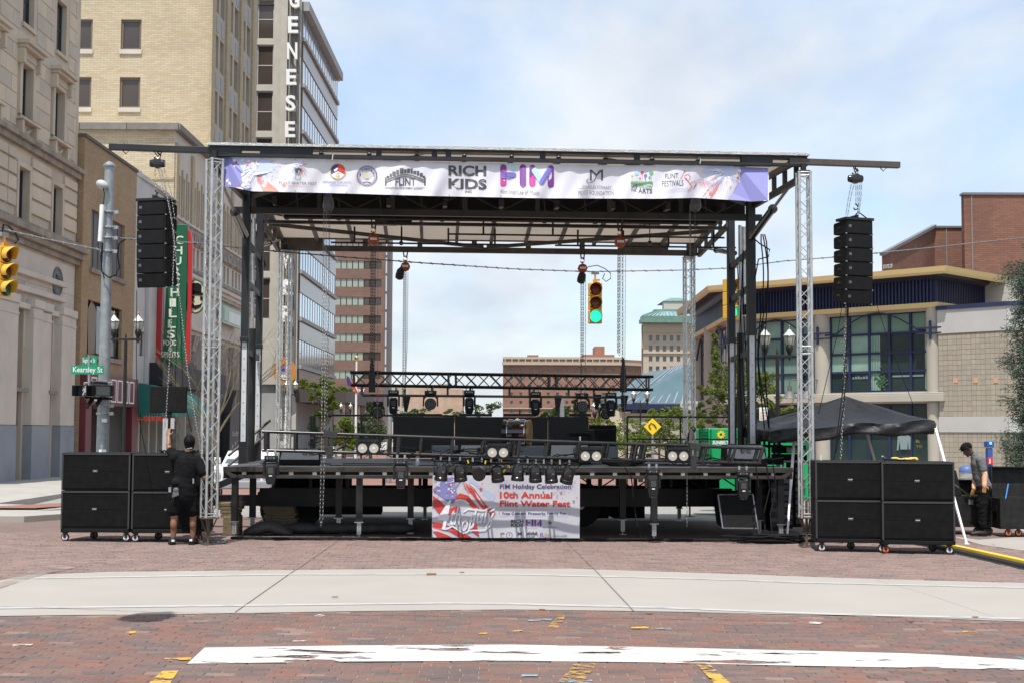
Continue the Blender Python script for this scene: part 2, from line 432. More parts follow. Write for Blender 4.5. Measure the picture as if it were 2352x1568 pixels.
 # ================================================================ materials used all over
black=mat('black_steel',(0.010,0.0105,0.012),0.42,0.0,(0.025,0.023,0.021),3.0,0.05,40,spec=.35)
navy=mat('navy_painted_steel',(0.012,0.015,0.020),0.5,0.0,(0.024,0.026,0.028),2.5,0.08,30,spec=.35)
blackgloss=mat('gloss_black',(0.012,0.012,0.013),0.22,0.0,None,coat=0.3)
blackmat=mat('matt_black',(0.008,0.008,0.009),0.85,0,(0.013,0.0125,0.013),8,spec=.2)
alu=mat('aluminium',(0.62,0.62,0.60),0.34,0.85,(0.48,0.48,0.47),9,0.05,60)
zinc=mat('zinc',(0.45,0.46,0.46),0.38,0.8,(0.33,0.34,0.35),14)
chrome=mat('chrome',(0.75,0.75,0.75),0.12,1.0)
rust=mat('rusty_steel',(0.16,0.10,0.065),0.75,0.2,(0.07,0.06,0.055),12)
white=mat('white_paint',(0.80,0.80,0.79),0.5,0,(0.72,0.72,0.71),6)
wood=mat('rough_timber',(0.20,0.15,0.09),0.85,0,(0.12,0.09,0.055),10,0.2,60,stretch=(1,1,6))
conc=mat('pale_concrete',(0.335,0.312,0.283),0.9,0,(0.305,0.283,0.255),.9,0.12,90,detail=12,lo=.3,hi=.72)
conc2=mat('sidewalk_concrete',(0.36,0.34,0.31),0.9,0,(0.31,0.295,0.265),0.9,0.12,70,detail=9)
asph=mat('grey_roadway',(0.27,0.262,0.248),0.9,0,(0.235,0.23,0.217),1.2,0.15,120,detail=9)
grass=mat('lawn_green',(0.075,0.13,0.022),0.9,0,(0.11,0.17,0.04),12)
# ================================================================ ground
def gsheet(name,mt,pts,dz=0.0,parent=None,kind='structure',nx=1):
 mb=MB();vs=[Vector((p[0],p[1],dz))for p in pts];mb.add(vs,[tuple(range(len(vs)))])
 o=mb.build(name,mt,parent,ground=True)
 if kind:o['kind']=kind
 return o
def ggrid(name,mt,xs,ys,dz=0.0,parent=None):
 mb=MB();n=len(xs)
 mb.add([(x,y,dz)for y in ys for x in xs],[(j*n+i,j*n+i+1,(j+1)*n+i+1,(j+1)*n+i)for j in range(len(ys)-1)for i in range(n-1)])
 o=mb.build(name,mt,parent,ground=True);o['kind']='structure';return o
XS=[-900,-300,-120,-60,-40,-30,-20,-15,-10,0,10,15,20,30,40,60,120,300,900]
YS=[-30,0,5,9,14,18,24,30,33,36,40,50,70,100,160,300,600,1500]
ggrid('ground',mat('far_ground',(0.20,0.195,0.18),.95,0,(0.14,0.14,0.12),.05),XS,YS,-0.06)
# red brick roadway under and beyond the stage: the pieces close to us are built, further off the material carries on
road_far=brickmat('far_brick_paving',((0.205,0.142,0.125),(0.17,0.12,0.107)),(0.14,0.105,0.09),0.225,0.112,0.006,0.9,flat=True,bump=0.4)
road_far2=brickmat('street_brick_paving',((0.27,0.15,0.12),(0.21,0.12,0.10)),(0.16,0.11,0.09),0.45,0.22,0.01,0.9,flat=True,bump=0.2)
bed=mat('joint_sand',(0.26,0.205,0.155),.95,0,(0.15,0.11,0.085),7)
ggrid('street',road_far2,[-17.5,-10,-8.5,0,9,10,16,17],[46.5,60,90,160,300],-0.012)
ggrid('cross_street',asph,[-60,-40,-20,-10,0,10,20,40,60],[30,33,36,40,46.5],-0.012)
# dark front roadway + paler one behind the crossing
EDGE_LOW=[(-60,1414),(0,1412),(400,1409),(800,1402),(1176,1398),(1500,1402),(2000,1413),(2420,1428)]
EDGE_UP=[(-60,1342),(100,1313),(500,1309),(1000,1304),(1300,1304),(1700,1317),(2000,1328),(2420,1339)]
low=[gp(*p)for p in EDGE_LOW];up=[gp(*p)for p in EDGE_UP]
def interp(pts,x):
 for a,b in zip(pts,pts[1:]):
  if x<=b.x:break
 t=(x-a.x)/(b.x-a.x);return a.y+(b.y-a.y)*t
brick_road=ggrid('brick_road',bed,[-20,-10,-5,0,5,10,20],[-6,0,5,10,15.2],-0.0085)
brick_plaza=ggrid('brick_plaza',road_far,[-10,-5,0,5,10],[17,20,24,30.1],-0.014)
ramp_dark=[(0,(0.172,0.092,0.075)),(.18,(0.150,0.091,0.079)),(.36,(0.130,0.092,0.084)),(.50,(0.192,0.098,0.074)),(.62,(0.108,0.088,0.085)),(.74,(0.156,0.103,0.088)),(.93,(0.168,0.118,0.090)),(.97,(0.21,0.145,0.125))]
bm_dark=varmat('dark_red_brick',ramp_dark,.82,.24,.35,26,dirt=(0.165,0.118,0.10))
ramp_pale=[(0,(0.205,0.141,0.124)),(.25,(0.19,0.132,0.118)),(.5,(0.222,0.155,0.136)),(.75,(0.18,0.128,0.117)),(.93,(0.14,0.108,0.102))]
bm_pale=varmat('dusty_pink_brick',ramp_pale,.88,.16,.3,18,dirt=(0.25,0.195,0.172))
def brick_mesh(L,Wd,x=0,y=0,z=0,mb=None,tilt=0.0):
 mb=mb or MB();h=.05;b=0.006;a=L/2;c=Wd/2
 vs=[(x-a,y-c,z-h),(x+a,y-c,z-h),(x+a,y+c,z-h),(x-a,y+c,z-h),
 (x-a,y-c,z-b),(x+a,y-c,z-b),(x+a,y+c,z-b),(x-a,y+c,z-b),
 (x-a+b,y-c+b,z+tilt),(x+a-b,y-c+b,z),(x+a-b,y+c-b,z-tilt),(x-a+b,y+c-b,z)]
 return mb.add(vs,[(0,1,5,4),(1,2,6,5),(2,3,7,6),(3,0,4,7),(4,5,9,8),(5,6,10,9),(6,7,11,10),(7,4,8,11),(8,9,10,11)])
def pave(par,mt,y0,y1,halfx,skip,nparts,name,L=0.225,Wd=0.112,gap=0.006,slope=0.0,below=None):
 mb=MB();mb.rnd=0.0;rows=int((y1-y0)/Wd);cnt=0
 for r in range(rows):
  y=y0+(r+.5)*Wd;hx=halfx(y);drift=(drift+random.uniform(-.022,.022))if r else 0.0;off=(r%2)*L/2+drift+random.uniform(-.02,.02)
  n=int(hx/L)+1
  for i in range(-n,n+1):
   x=i*L+off;yy=y+slope*x
   if skip(x,yy):continue
   l=L-gap-random.uniform(0,.004);w=Wd-gap-random.uniform(0,.003);dz=random.uniform(-.006,.0015)+.004*noise.noise(Vector((x*.8,yy*.8,0)))
   if below and below(x,yy)and cnt<nparts:
    k=random.choice((0,1,2))
    M=Matrix.Translation((x,yy,gz(x,yy)+dz))@Matrix.Rotation(random.uniform(-.012,.012),4,'Z')@Matrix.Rotation(random.uniform(-.01,.01),4,'Y')
    piece('brick',(name,k),lambda:brick_mesh(L-gap-.001*k,Wd-gap-.001*k),M,par,mt);cnt+=1
   else:
    mb.rnd=random.random()+1e-4
    brick_mesh(l,w,x,yy,dz,mb,random.uniform(-.0015,.0015))
 o=mb.build(name,mt,par,ground=True);o['kind']='stuff'
 return cnt
cnt=pave(brick_road,bm_dark,8.9,15.0,lambda y:y*.375+.3,lambda x,y:y>interp(low,x)-.055,300,'brick_paving',below=lambda x,y:y<10.62 and abs(x)<y*.37,slope=-.012)
pave(brick_plaza,bm_pale,17.3,24.6,lambda y:min(9.4,y*.375+.5),lambda x,y:y<interp(up,x)+.055 or(x>8.15 and y>22.8-(x-8.15)*1.4),0,'brick_paving',slope=-.01)
# concrete crossing band with its painted edge lines, joints and litter
cw=MB();n=26
for i in range(n+1):
 x=-11+22*i/n;cw.v+=[Vector((x,interp(low,x),-.002)),Vector((x,interp(up,x),-.002))]
for i in range(n):cw.f.append([2*i,2*i+2,2*i+3,2*i+1]);cw.mi.append(0);cw.fr.append(0)
crossing=cw.build('crossing',conc,None,ground=True);struct(crossing)
def gline(name,pts,w,mt,parent,dz=0.003):
 mb=MB();P=[gp(*p)for p in pts];Q=[]
 for a,b in zip(P,P[1:]):
  k=max(1,int((b-a).length/.6));Q+=[a.lerp(b,i/k)for i in range(k)]
 Q.append(P[-1]);vs=[]
 for i,p in enumerate(Q):
  d=(Q[min(i+1,len(Q)-1)]-Q[max(0,i-1)]);d.z=0;d.normalize();s=Vector((-d.y,d.x,0))*w/2
  vs+=[Vector((*(p+s).xy,dz)),Vector((*(p-s).xy,dz))]
 mb.add(vs,[(2*i,2*i+1,2*i+3,2*i+2)for i in range(len(Q)-1)])
 return mb.build(name,mt,parent,ground=True)
lpaint=paintmat('worn_line_paint',(0.425,0.415,0.40),.30,.48,(3,12,1))
gline('painted_line',[(78,1327),(665,1318),(1176,1318),(1600,1328),(1850,1337),(2400,1350)],.13,lpaint,crossing)
gline('painted_line',[(-40,1396),(520,1390),(1020,1384),(1176,1386),(1500,1394),(1900,1409),(2420,1422)],.13,lpaint,crossing)
seam=mat('dark_joint',(0.15,0.13,0.11),.95)
gline('joint',[(681,1306),(540,1405)],.013,seam,crossing,.004)
gline('joint',[(1364,1305),(1455,1402)],.013,seam,crossing,.004)
gline('joint',[(2010,1330),(2120,1360),(2310,1424)],.006,mat('faint_joint',(0.36,0.34,0.31),.95),crossing,.004)
gline('joint',[(775,1242),(681,1307)],.014,seam,brick_plaza,.004)
gline('joint',[(1297,1240),(1364,1305)],.014,seam,brick_plaza,.004)
# worn stop bar and utility marks on the dark bricks
def gpoly(name,pts,mt,parent,dz=0.004,sub=10):
 mb=MB();P=[gp(*p)for p in pts];vs=[Vector((p.x,p.y,dz))for p in P]
 mb.add(vs,[tuple(range(len(vs)))]);return mb.build(name,mt,parent,ground=True)
bar=MB();top=[(470,1487),(800,1482),(1176,1480),(1500,1486),(1800,1493),(2080,1500),(2200,1506),(2430,1520)]
bot=[(430,1524),(800,1519),(1176,1517),(1500,1521),(1800,1528),(2080,1533),(2200,1535),(2430,1541)]
for a,b in zip(top,bot):
 p,q=gp(*a),gp(*b);bar.v+=[Vector((p.x,p.y,.004)),Vector((q.x,q.y,.004))]
for i in range(len(top)-1):bar.f.append([2*i,2*i+1,2*i+3,2*i+2]);bar.mi.append(0);bar.fr.append(0)
bar.build('stop_bar',paintmat('worn_white_paint',(0.50,0.49,0.47),.40,.425,(.95,3.0,1),det=10),brick_road,ground=True)
yel=paintmat('worn_yellow_paint',(0.42,0.27,0.07),.50,.57,(9,14,1),det=9);yel2=paintmat('solid_yellow_paint',(0.50,0.30,0.05),.44,.50,(5,7,1),det=9)
blu=paintmat('worn_blue_paint',(0.20,0.32,0.38),.48,.55,(7,12,1),det=9);wht=paintmat('worn_white_dab',(0.5,0.48,0.46),.49,.54,(9,14,1),det=9)
for pts,m_ in(([(378,1511),(440,1510),(438,1516),(376,1518)],yel2),([(372,1541),(410,1540),(384,1580),(330,1580)],yel2),
([(1598,1523),(1627,1523),(1690,1580),(1650,1580)],yel2),([(1283,1413),(1300,1413),(1282,1442),(1255,1443)],yel),
([(1320,1523),(1372,1523),(1330,1580),(1270,1580)],yel),([(297,1450),(312,1449),(311,1454),(296,1455)],yel2),
([(320,1450),(336,1450),(335,1453),(320,1453)],yel),([(1100,1452),(1120,1451),(1118,1456),(1098,1456)],yel2),
([(1165,1447),(1200,1446),(1200,1450),(1165,1451)],yel),([(1450,1440),(1490,1438),(1490,1443),(1450,1443)],yel2),
([(1500,1440),(1545,1441),(1540,1446),(1505,1444)],blu),([(1214,1421),(1267,1420),(1266,1425),(1213,1426)],blu),
([(1198,1548),(1236,1549),(1233,1557),(1196,1556)],blu),([(1285,1561),(1360,1561),(1360,1575),(1280,1575)],blu),
([(725,1411),(748,1410),(744,1415),(722,1415)],wht),([(1840,1426),(1890,1429),(1885,1433),(1838,1430)],wht),
([(675,1470),(705,1470),(700,1473),(672,1473)],wht),([(30,1480),(75,1478),(74,1483),(28,1484)],wht),([(2215,1448),(2245,1450),(2243,1455),(2210,1452)],yel2),
([(2310,1507),(2352,1509),(2352,1513),(2300,1511)],blu)):
 gpoly('paint_mark',pts,m_,brick_road,.005)
leafm=mat('dry_leaf',(0.21,0.12,0.07),.9)
for px,py,s in((985,1319,.05),(1060,1315,.02),(770,1372,.02),(1630,1418,.018),(1490,1410,.02),(2095,1428,.02),(1245,1401,.02),(1605,1411,.012),(1930,1420,.015),(2240,1418,.02)):
 p=gp(px,py);mb=MB();
 for k in range(3):mb.cbox((p.x+random.uniform(-.04,.04)*s*20,p.y+random.uniform(-.5,.5)*s,gz(p.x,p.y)+.012),(s*2.2,s*.8,.006),Matrix.Rotation(random.uniform(-.5,.5),4,'Z')@Matrix.Rotation(.3,4,'X'))
 tag(mb.build('dry_leaf',leafm),{985:'largest brown leaf scrap near the upper painted line of the crossing',1060:'tiny brown leaf scrap right of the largest one'}.get(px,'tiny dark leaf speck lying on the pale concrete crossing'),'leaf','litter on the crossing')
 # sand spill at the left end of the crossing
gpoly('sand_spill',[(-40,1352),(40,1322),(100,1300),(150,1298),(170,1304),(110,1316),(60,1330),(-40,1364)],paintmat('spilt_sand',(0.33,0.27,0.235),.38,.72,(2.2,2.6,1),det=12),brick_plaza,.006)
# pavements: left corner, right corner, lawn, kerbs
swl=MB();swl.slab([(-60,27.6),(-9.4,27.6),(-8.9,28.6),(-10.2,33.5),(-13.2,36.5),(-14.2,46),(-14.4,330),(-60,330)],-.25,.10)
lw=struct(swl.build('sidewalk',conc2,None,ground=True))
gline('joint',[(0,1127),(140,1126)],.02,seam,lw,.104)
gline('joint',[(0,1150),(60,1140),(137,1131)],.02,seam,lw,.104)
dome=MB();p0=gp(96,1176)
p1=gp(150,1163);dome.box(p0.x,p1.x,p0.y-.4,p1.y,.102,.112);struct(dome.build('tactile_paving',mat('brick_red_tactile',(0.27,0.12,0.09),.9,0,(0.22,0.10,0.08),20),lw,ground=True));lw.children[-1].pop('kind')if False else None
# right side: bright concrete apron, sidewalk, lawn
apr=MB();apr.slab([(7.9,24.1),(8.2,22.9),(9.2,21.3),(12,17.5),(60,17.5),(60,32),(8.6,32)],-.2,.004)
ap=struct(apr.build('apron',conc,None,ground=True))
sr=MB();sr.slab([(8.9,36.0),(60,32.6),(60,42.5),(14,46.0),(10.2,44)],-.3,.12)
swr=struct(sr.build('pavement',conc2,None,ground=True))
gline('brick_strip',[(2120,1180),(2420,1196)],.45,mat('kerb_brick',(0.24,0.14,0.11),.9,0,(0.2,0.12,0.1),8),ap,.01)
gline('painted_line',[(2260,1198),(2420,1204)],.12,lpaint,ap,.012)
lawn=MB();a,b=gp(2150,1129),gp(2420,1133)
lawn.slab([(11.6,48.5),(26,46.2),(26,49.6),(11.6,51.8)],-.3,.16)
struct(lawn.build('lawn',grass,None,ground=True))
gr=MB()
for i in range(9000):
 x=random.uniform(11.7,25.9);y=48.6-(x-11.6)*.158+random.uniform(.05,3.1);h=random.uniform(.03,.07);a=random.uniform(0,3.14)
 gr.add([(x-.012*math.cos(a),y-.012*math.sin(a),.15),(x+.012*math.cos(a),y+.012*math.sin(a),.15),(x+random.uniform(-.02,.02),y,.16+h)],[(0,1,2)])
tag(gr.build('lawn_grass',grass,None,ground=True,kind='stuff'),'short green grass strip along the tiled wall','grass')
sw2=MB();sw2.slab([(11.2,51.8),(28,49.5),(28,57),(11.2,61)],-.3,.13);struct(sw2.build('walkway',conc2,None,ground=True))
# ================================================================ building helpers
glass_dark=mat('dark_window_glass',(0.030,0.036,0.042),0.06,0.0,(0.05,0.055,0.06),.6,spec=0.8)
glass_brown=mat('bronze_window_glass',(0.055,0.042,0.036),0.09,0.0,(0.075,0.058,0.05),.5,spec=0.6)
glass_green=mat('green_tinted_glass',(0.17,0.27,0.22),0.12,0.0,(0.13,0.215,0.18),.8,spec=0.6)
glass_teal=mat('dark_teal_glass',(0.018,0.032,0.034),0.08,0.0,(0.03,0.05,0.05),.7,spec=0.6)
blind=mat('window_blind',(0.34,0.33,0.30),0.6)
curtain=mat('pale_green_curtain',(0.25,0.39,0.32),0.45,0,(0.19,0.31,0.255),1.5)
def wall(mb,L,z0,z1,ops,depth,x0=0.0,th=None):
 """front face in local y=0 from x0 to L with real openings and reveals"""
 xs=sorted({x0,L,*[q for o in ops for q in(o[0],o[1])if x0<q<L]});zs=sorted({z0,z1,*[q for o in ops for q in(o[2],o[3])if z0<q<z1]})
 for i in range(len(xs)-1):
  for j in range(len(zs)-1):
   cx,cz=(xs[i]+xs[i+1])/2,(zs[j]+zs[j+1])/2
   if any(o[0]<cx<o[1]and o[2]<cz<o[3]for o in ops):continue
   mb.quad((xs[i],0,zs[j]),(xs[i+1],0,zs[j]),(xs[i+1],0,zs[j+1]),(xs[i],0,zs[j+1]))
 for a,b,c,d in ops:
  mb.quad((a,0,c),(a,0,d),(a,depth,d),(a,depth,c));mb.quad((b,0,d),(b,0,c),(b,depth,c),(b,depth,d))
  mb.quad((a,0,d),(b,0,d),(b,depth,d),(a,depth,d));mb.quad((b,0,c),(a,0,c),(a,depth,c),(b,depth,c))
def window(par,F,a,b,c,d,y,frame_m,glass_m,cols=1,rows=1,fw=0.06,fd=0.08,name='window',meet=0.0):
 """frame (part) with a pane (sub-part); x a..b, z c..d, glass at local depth y"""
 w,h=round(b-a,2),round(d-c,2);key=('win',w,h,cols,rows,fw,frame_m.name)
 def mk():
  m=MB()
  m.box(0,fw,-fd,0,0,h);m.box(w-fw,w,-fd,0,0,h);m.box(fw,w-fw,-fd,0,0,fw);m.box(fw,w-fw,-fd,0,h-fw,h)
  for i in range(1,cols):x=w*i/cols;m.box(x-fw*.35,x+fw*.35,-fd*.8,-.002,fw,h-fw)
  for i in range(1,rows):z=h*i/rows;m.box(fw,w-fw,-fd*.7,-.004,z-fw*.4,z+fw*.4)
  return m
 M=local(F,(a,y,c));o=piece(name,key,mk,M,par,frame_m)
 k2=('pane',w,h,fw,glass_m.name)
 piece('pane',k2,lambda:MB().box(fw*.5,w-fw*.5,-fd*.45,-fd*.25,fw*.5,h-fw*.5),M,o,glass_m)
 return o
def px_open(F,x0,y0,x1,y1):
 a=fp(F,x0,y0);b=fp(F,x1,y1);c=fp(F,x0,y0)
 return(a.x,b.x,b.z,a.z)
def stones(par,F,x0,x1,z0,z1,ops,bw,bh,mt,proud=.03,gap=.02,name='stone_block',maxn=300,stagger=True,jit=0.0,y=0.0):
 rects=[];j=0;z=z0
 while z<z1-.05:
  zt=min(z+bh,z1);segs=[(x0,x1)]
  for o in ops:
   if o[2]<zt-.02 and o[3]>z+.02:
    ns=[]
    for s in segs:
     if o[1]<=s[0]or o[0]>=s[1]:ns.append(s);continue
     if o[0]>s[0]:ns.append((s[0],o[0]))
     if o[1]<s[1]:ns.append((o[1],s[1]))
    segs=ns
  for s in segs:
   x=s[0];first=stagger and j%2
   grid0=x0+(bw/2 if first else 0)
   while x<s[1]-.04:
    nx=grid0+bw*(math.floor((x-grid0+.01)/bw)+1)
    if nx-x<bw*.25:nx+=bw
    nx=min(nx,s[1])
    if s[1]-nx<bw*.2:nx=s[1]
    rects.append((x,nx,z,zt));x=nx
  z=zt;j+=1
 rest=MB(F);rest.rnd=0.0;n=0
 order=sorted(rects,key=lambda r:-(r[1]-r[0])*(r[3]-r[2]))
 for r in order:
  w=round(r[1]-r[0]-gap,2);h=round(r[3]-r[2]-gap,2);pr=proud+random.uniform(0,jit)
  if w<.03 or h<.03:continue
  if n<maxn:
   b=min(.015,proud*.5)
   def mk():
    m=MB();m.add([(0,0,0),(w,0,0),(w,0,h),(0,0,h),(0,-proud+b,0),(w,-proud+b,0),(w,-proud+b,h),(0,-proud+b,h),(b,-proud,b),(w-b,-proud,b),(w-b,-proud,h-b),(b,-proud,h-b)],
    [(1,0,4,5),(2,1,5,6),(3,2,6,7),(0,3,7,4),(5,4,8,9),(6,5,9,10),(7,6,10,11),(4,7,11,8),(9,8,11,10)]);return m
   piece(name,(name,w,h,proud,mt.name),mk,local(F,(r[0]+gap/2,y-random.uniform(0,jit),r[2]+gap/2)),par,mt);n+=1
  else:
   rest.rnd=random.random()+1e-4
   rest.box(r[0]+gap/2,r[0]+gap/2+w,y-pr,y,r[2]+gap/2,r[2]+gap/2+h)
 if rest.v:
  o=rest.build(name,mt,par);o['kind']='stuff'
def block(mb,x0,x1,y0,y1,z0,z1):
 """roof and back walls of a building whose front is built separately"""
 mb.quad((x0,y0,z1),(x1,y0,z1),(x1,y1,z1),(x0,y1,z1));mb.quad((x1,y1,z0),(x0,y1,z0),(x0,y1,z1),(x1,y1,z1))
 # ================================================================ left side of the street
XF=-18.7
FS=frame(XF,0,0,1)
lime=mat('limestone',(0.53,0.455,0.355),.88,0,(0.44,0.375,0.30),.7,.25,22,detail=10)
limev=varmat('limestone_blocks',[(0,(0.54,0.46,0.36)),(.3,(0.49,0.425,0.34)),(.6,(0.57,0.48,0.37)),(.82,(0.46,0.41,0.34))],.88,.13,.25,14)
limed=mat('weathered_limestone',(0.33,0.275,0.215),.92,0,(0.20,0.175,0.145),1.5,.35,16,detail=10)
limed2=mat('pale_grey_limestone',(0.55,0.505,0.435),.88,0,(0.48,0.44,0.385),.9,.15,22,detail=10)
greyband=mat('grey_painted_stone',(0.21,0.235,0.275),.8,0,(0.26,0.28,0.305),.8,.1,20)
teal_frame=mat('dark_teal_frame',(0.022,0.038,0.045),.45)
bank=thing('bank_building','weathered limestone bank building with pedimented windows at the far left','building',(XF,52,0))
b0,b1=46.0,fp(FS,163,1000).x
wins=[px_open(FS,15,144-34,34,275+6),]
def W4(tlx,tly,trx,tr_y,brx,bry):
 a=fp(FS,tlx,tly);b=fp(FS,brx,bry);return(a.x,b.x,b.z,a.z)
w_up=[(56,-90,83,0,80,73),(132,7,153,24,149,134)]
w_mid=[(47,144,74,160,69,278),(122.5,199,145,216,141,327)]
w_low=[(40,380,68,392,63,512),(118.5,424,139,437,136,546)]
ops=[]
groups=[]
for g in(w_up,w_mid,w_low):
 r=[W4(*q)for q in g];zt=sum(q[3]for q in r)/2;zb=sum(q[2]for q in r)/2
 r=[(q[0],q[1],zb,zt)for q in r]
 step=r[1][0]-r[0][0];wd=(r[0][1]-r[0][0]+r[1][1]-r[1][0])/2
 r=[(r[1][0]-step*k,r[1][0]-step*k+wd,zb,zt)for k in range(3)]
 groups.append(r);ops+=r
zcor1=fp(FS,205,597).z
zmidc=fp(FS,183,400).z
# ground storey openings between the pilasters
def gop(x0,x1,yt,yb):
 a=fp(FS,x0,yt);b=fp(FS,x1,yb);return(a.x,b.x,-.6,a.z)
g1=(fp(FS,19,690).x,fp(FS,55,690).x,-.6,fp(FS,34,694).z)
g2=(fp(FS,106,700).x,fp(FS,122,700).x,-.6,fp(FS,110,704).z)
ops2=[g1,g2]
mb=MB(FS);wall(mb,b1,-.6,26,ops+ops2,.45,x0=b0);block(mb,b0,b1,0,14,-.6,26)
mb.quad((b1,0,-.6),(b1,14,-.6),(b1,14,26),(b1,0,26));mb.build('wall',lime,bank)
zj=zcor1+.55
stones(bank,FS,b0,b1-.45,zmidc+.35,26,[(a-.35,b+.35,c-.3,d+.45)for a,b,c,d in groups[0]+groups[1]],1.25,.62,limev,.03,.022,maxn=190)
# rusticated storey: panels between the windows in raised courses
wl=[(a-.22,b+.22,c-.2,d+.3)for a,b,c,d in groups[2]]
stones(bank,FS,b0,b1-.12,zj+.25,zmidc-.45,wl,3.0,.60,limev,.09,.10,name='rusticated_panel',maxn=60,stagger=False)
mb=MB(FS);mb.box(b0,b1+.25,-.55,.02,zcor1-.02,zcor1+.22);mb.box(b0,b1+.18,-.38,.02,zcor1-.28,zcor1-.022);mb.box(b0,b1+.1,-.2,.02,zcor1-.5,zcor1-.282)
mb.box(b0,b1+.12,-.3,.02,zcor1+.222,zcor1+.40)
mb.build('cornice',limed,bank,bevel=.03)
mb=MB(FS);mb.box(b0,b1+.1,-.34,.02,zmidc-.1,zmidc+.1);mb.box(b0,b1+.06,-.2,.02,zmidc-.34,zmidc-.102)
mb.build('ledge',limed,bank,bevel=.02)
for gi,g in enumerate(groups):
 for(a,b,c,d)in g:
  if a<b0+.3:continue
  window(bank,FS,a,b,c,d,.30,teal_frame,glass_dark,1,2,.09,.10)
  s=MB(FS);s.box(a-.12,b+.12,-.1,.3,c-.16,c-.002);s.build('sill',lime,bank)
  if gi<2:
   k=MB(FS)
   if gi==1:
    k.box(a-.26,a,-.12,.02,c,d+.18);k.box(b,b+.26,-.12,.02,c,d+.18);k.box(a,b,-.12,.02,d+.002,d+.18)
    k.box(a-.5,b+.5,-.5,.02,d+.62,d+.78);k.box(a-.42,b+.42,-.38,.02,d+.48,d+.618);k.box(a-.3,b+.3,-.16,.02,d+.182,d+.478)
    k.box(a-.42,a-.2,-.3,.02,d-.1,d+.46);k.box(b+.2,b+.42,-.3,.02,d-.1,d+.46)
    k.box(a-.4,b+.4,-.32,.02,c-.24,c-.165);k.box(a-.3,a-.08,-.26,.02,c-.8,c-.242);k.box(b+.08,b+.3,-.26,.02,c-.8,c-.242)
    cx=(a+b)/2
    for q in range(7):
     t=-1+2*q/6;ball(k,(cx+t*.42,-.05,c-.42-.16*(1-t*t)),(.09,.08,.08),n=6)
    k.build('window_surround',lime,bank,bevel=.015)
  else:
   k=MB(FS);k.box(a-.2,a,-.1,.02,c-.1,d+.2);k.box(b,b+.2,-.1,.02,c-.1,d+.2);k.box(a,b,-.1,.02,d+.002,d+.2);k.build('window_surround',lime,bank,bevel=.012)
   # lower stone: three shelves, pilasters, roundel, grey base
for yy in(612,647,683):
 a=fp(FS,62,yy-6);b=fp(FS,141,yy+14);z=fp(FS,141,yy+42).z
 k=MB(FS);k.box(b0,fp(FS,141,700).x,-.22,.02,z-.14,z+.08);k.build('stone_shelf',limed2,bank,bevel=.02)
stones(bank,FS,b0,b1-.1,5.0,zcor1-.55,ops2,3.4,1.25,limed2,.02,.02,name='ashlar_block',maxn=40)
zpt=fp(FS,80,700).z
for(xa,xb)in((-30,19),(55,77),(78,104),(122,142),(143,161)):
 ua,ub=fp(FS,xa,850).x,fp(FS,xb,850).x;pr=.34 if xa in(-30,55,122)else .22
 k=MB(FS);k.box(ua,ub-.004,-pr,.02,2.02,zpt-.2);k.box(ua-.04,ub+.02,-pr-.06,.018,zpt-.198,zpt+.12);k.box(ua-.02,ub,-pr-.03,.016,zpt-.62,zpt-.52)
 k.build('pilaster',limed2,bank,bevel=.02)
 k=MB(FS);k.box(ua,ub-.004,-pr-.02,.015,-.6,2.0);k.build('plinth',greyband,bank)
for(a,b,c,d)in ops2:
 window(bank,FS,a+.06,b-.06,3.3,d-.02,.40,mat('bronze_frame',(0.14,0.12,0.10),.5,.3),glass_dark,2,1,.08)
 k=MB(FS);k.box(a,b,.12,.42,2.02,3.28);k.box(a-.1,b+.06,-.25,.42,3.282,3.42);k.build('window_box',mat('bronze_panel',(0.22,0.20,0.17),.55,.2,(0.17,0.15,0.13),2,stretch=(1,9,1)),bank)
 k=MB(FS);k.box(a,b,.30,.44,-.6,2.0);k.build('grey_panel',greyband,bank)
k=MB(FS);c=fp(FS,199*.6533 if False else 130,648);k.lathe([(.62,0),(.62,.06),(.54,.1),(.5,.05),(.0,.05)],local(FS.inverted()@FS,(c.x,0,c.z))@Matrix.Rotation(math.pi/2,4,'X'),28)
for q in range(5):ball(k,(c.x-.2+.1*q,-.08,c.z+.26-.1*(q%2)),.07,n=6)
k.build('roundel',mat('grey_bronze',(0.17,0.175,0.185),.6,.3,(0.13,0.135,0.14),4),bank,smooth=True)
k=MB(FS);c=fp(FS,150,1063);k.box(c.x-.3,c.x+.2,-.42,-.36,c.z-.25,c.z+.1);k.build('small_poster',mat('faded_pink',(0.35,0.24,0.26),.8),bank)
# ---- brown brick shop
tanb=brickmat('brown_brick',((0.40,0.275,0.15),(0.31,0.215,0.12)),(0.25,0.205,0.15),0.26,0.085,0.012)
F2=frame(XF+.28,0,0,1);s0,s1=b1+.05,fp(F2,304,900).x
shop=thing('brick_shop','narrow brown brick shop between the stone bank and the green sign','building',(XF,s0+3,0))
zt=fp(F2,197,316).z
oA=(fp(F2,210,520).x,fp(F2,286,560).x,fp(F2,205,614).z,fp(F2,210,479).z);oB=(fp(F2,201,740).x,fp(F2,279,760).x,fp(F2,198,812).z,fp(F2,201,687).z)
oC=(s0+.9,s1-.5,-.6,fp(F2,240,931).z)
mb=MB(F2);wall(mb,s1,-.6,zt,[oA,oB,oC],.3,x0=s0);block(mb,s0,s1,0,12,-.6,zt);mb.quad((s0,12,-.6),(s0,0,-.6),(s0,0,zt),(s0,12,zt));mb.build('wall',tanb,shop)
k=MB(F2);k.box(s0-.05,s1,-.08,.3,zt,zt+.14);k.build('coping',mat('dark_coping',(0.10,0.09,0.08),.8),shop)
k=MB(F2);k.box(oA[0],oA[1],.14,.2,oA[2],oA[3])
for i in range(1,7):x=oA[0]+(oA[1]-oA[0])*i/7;k.box(x-.02,x+.02,.11,.138,oA[2],oA[3])
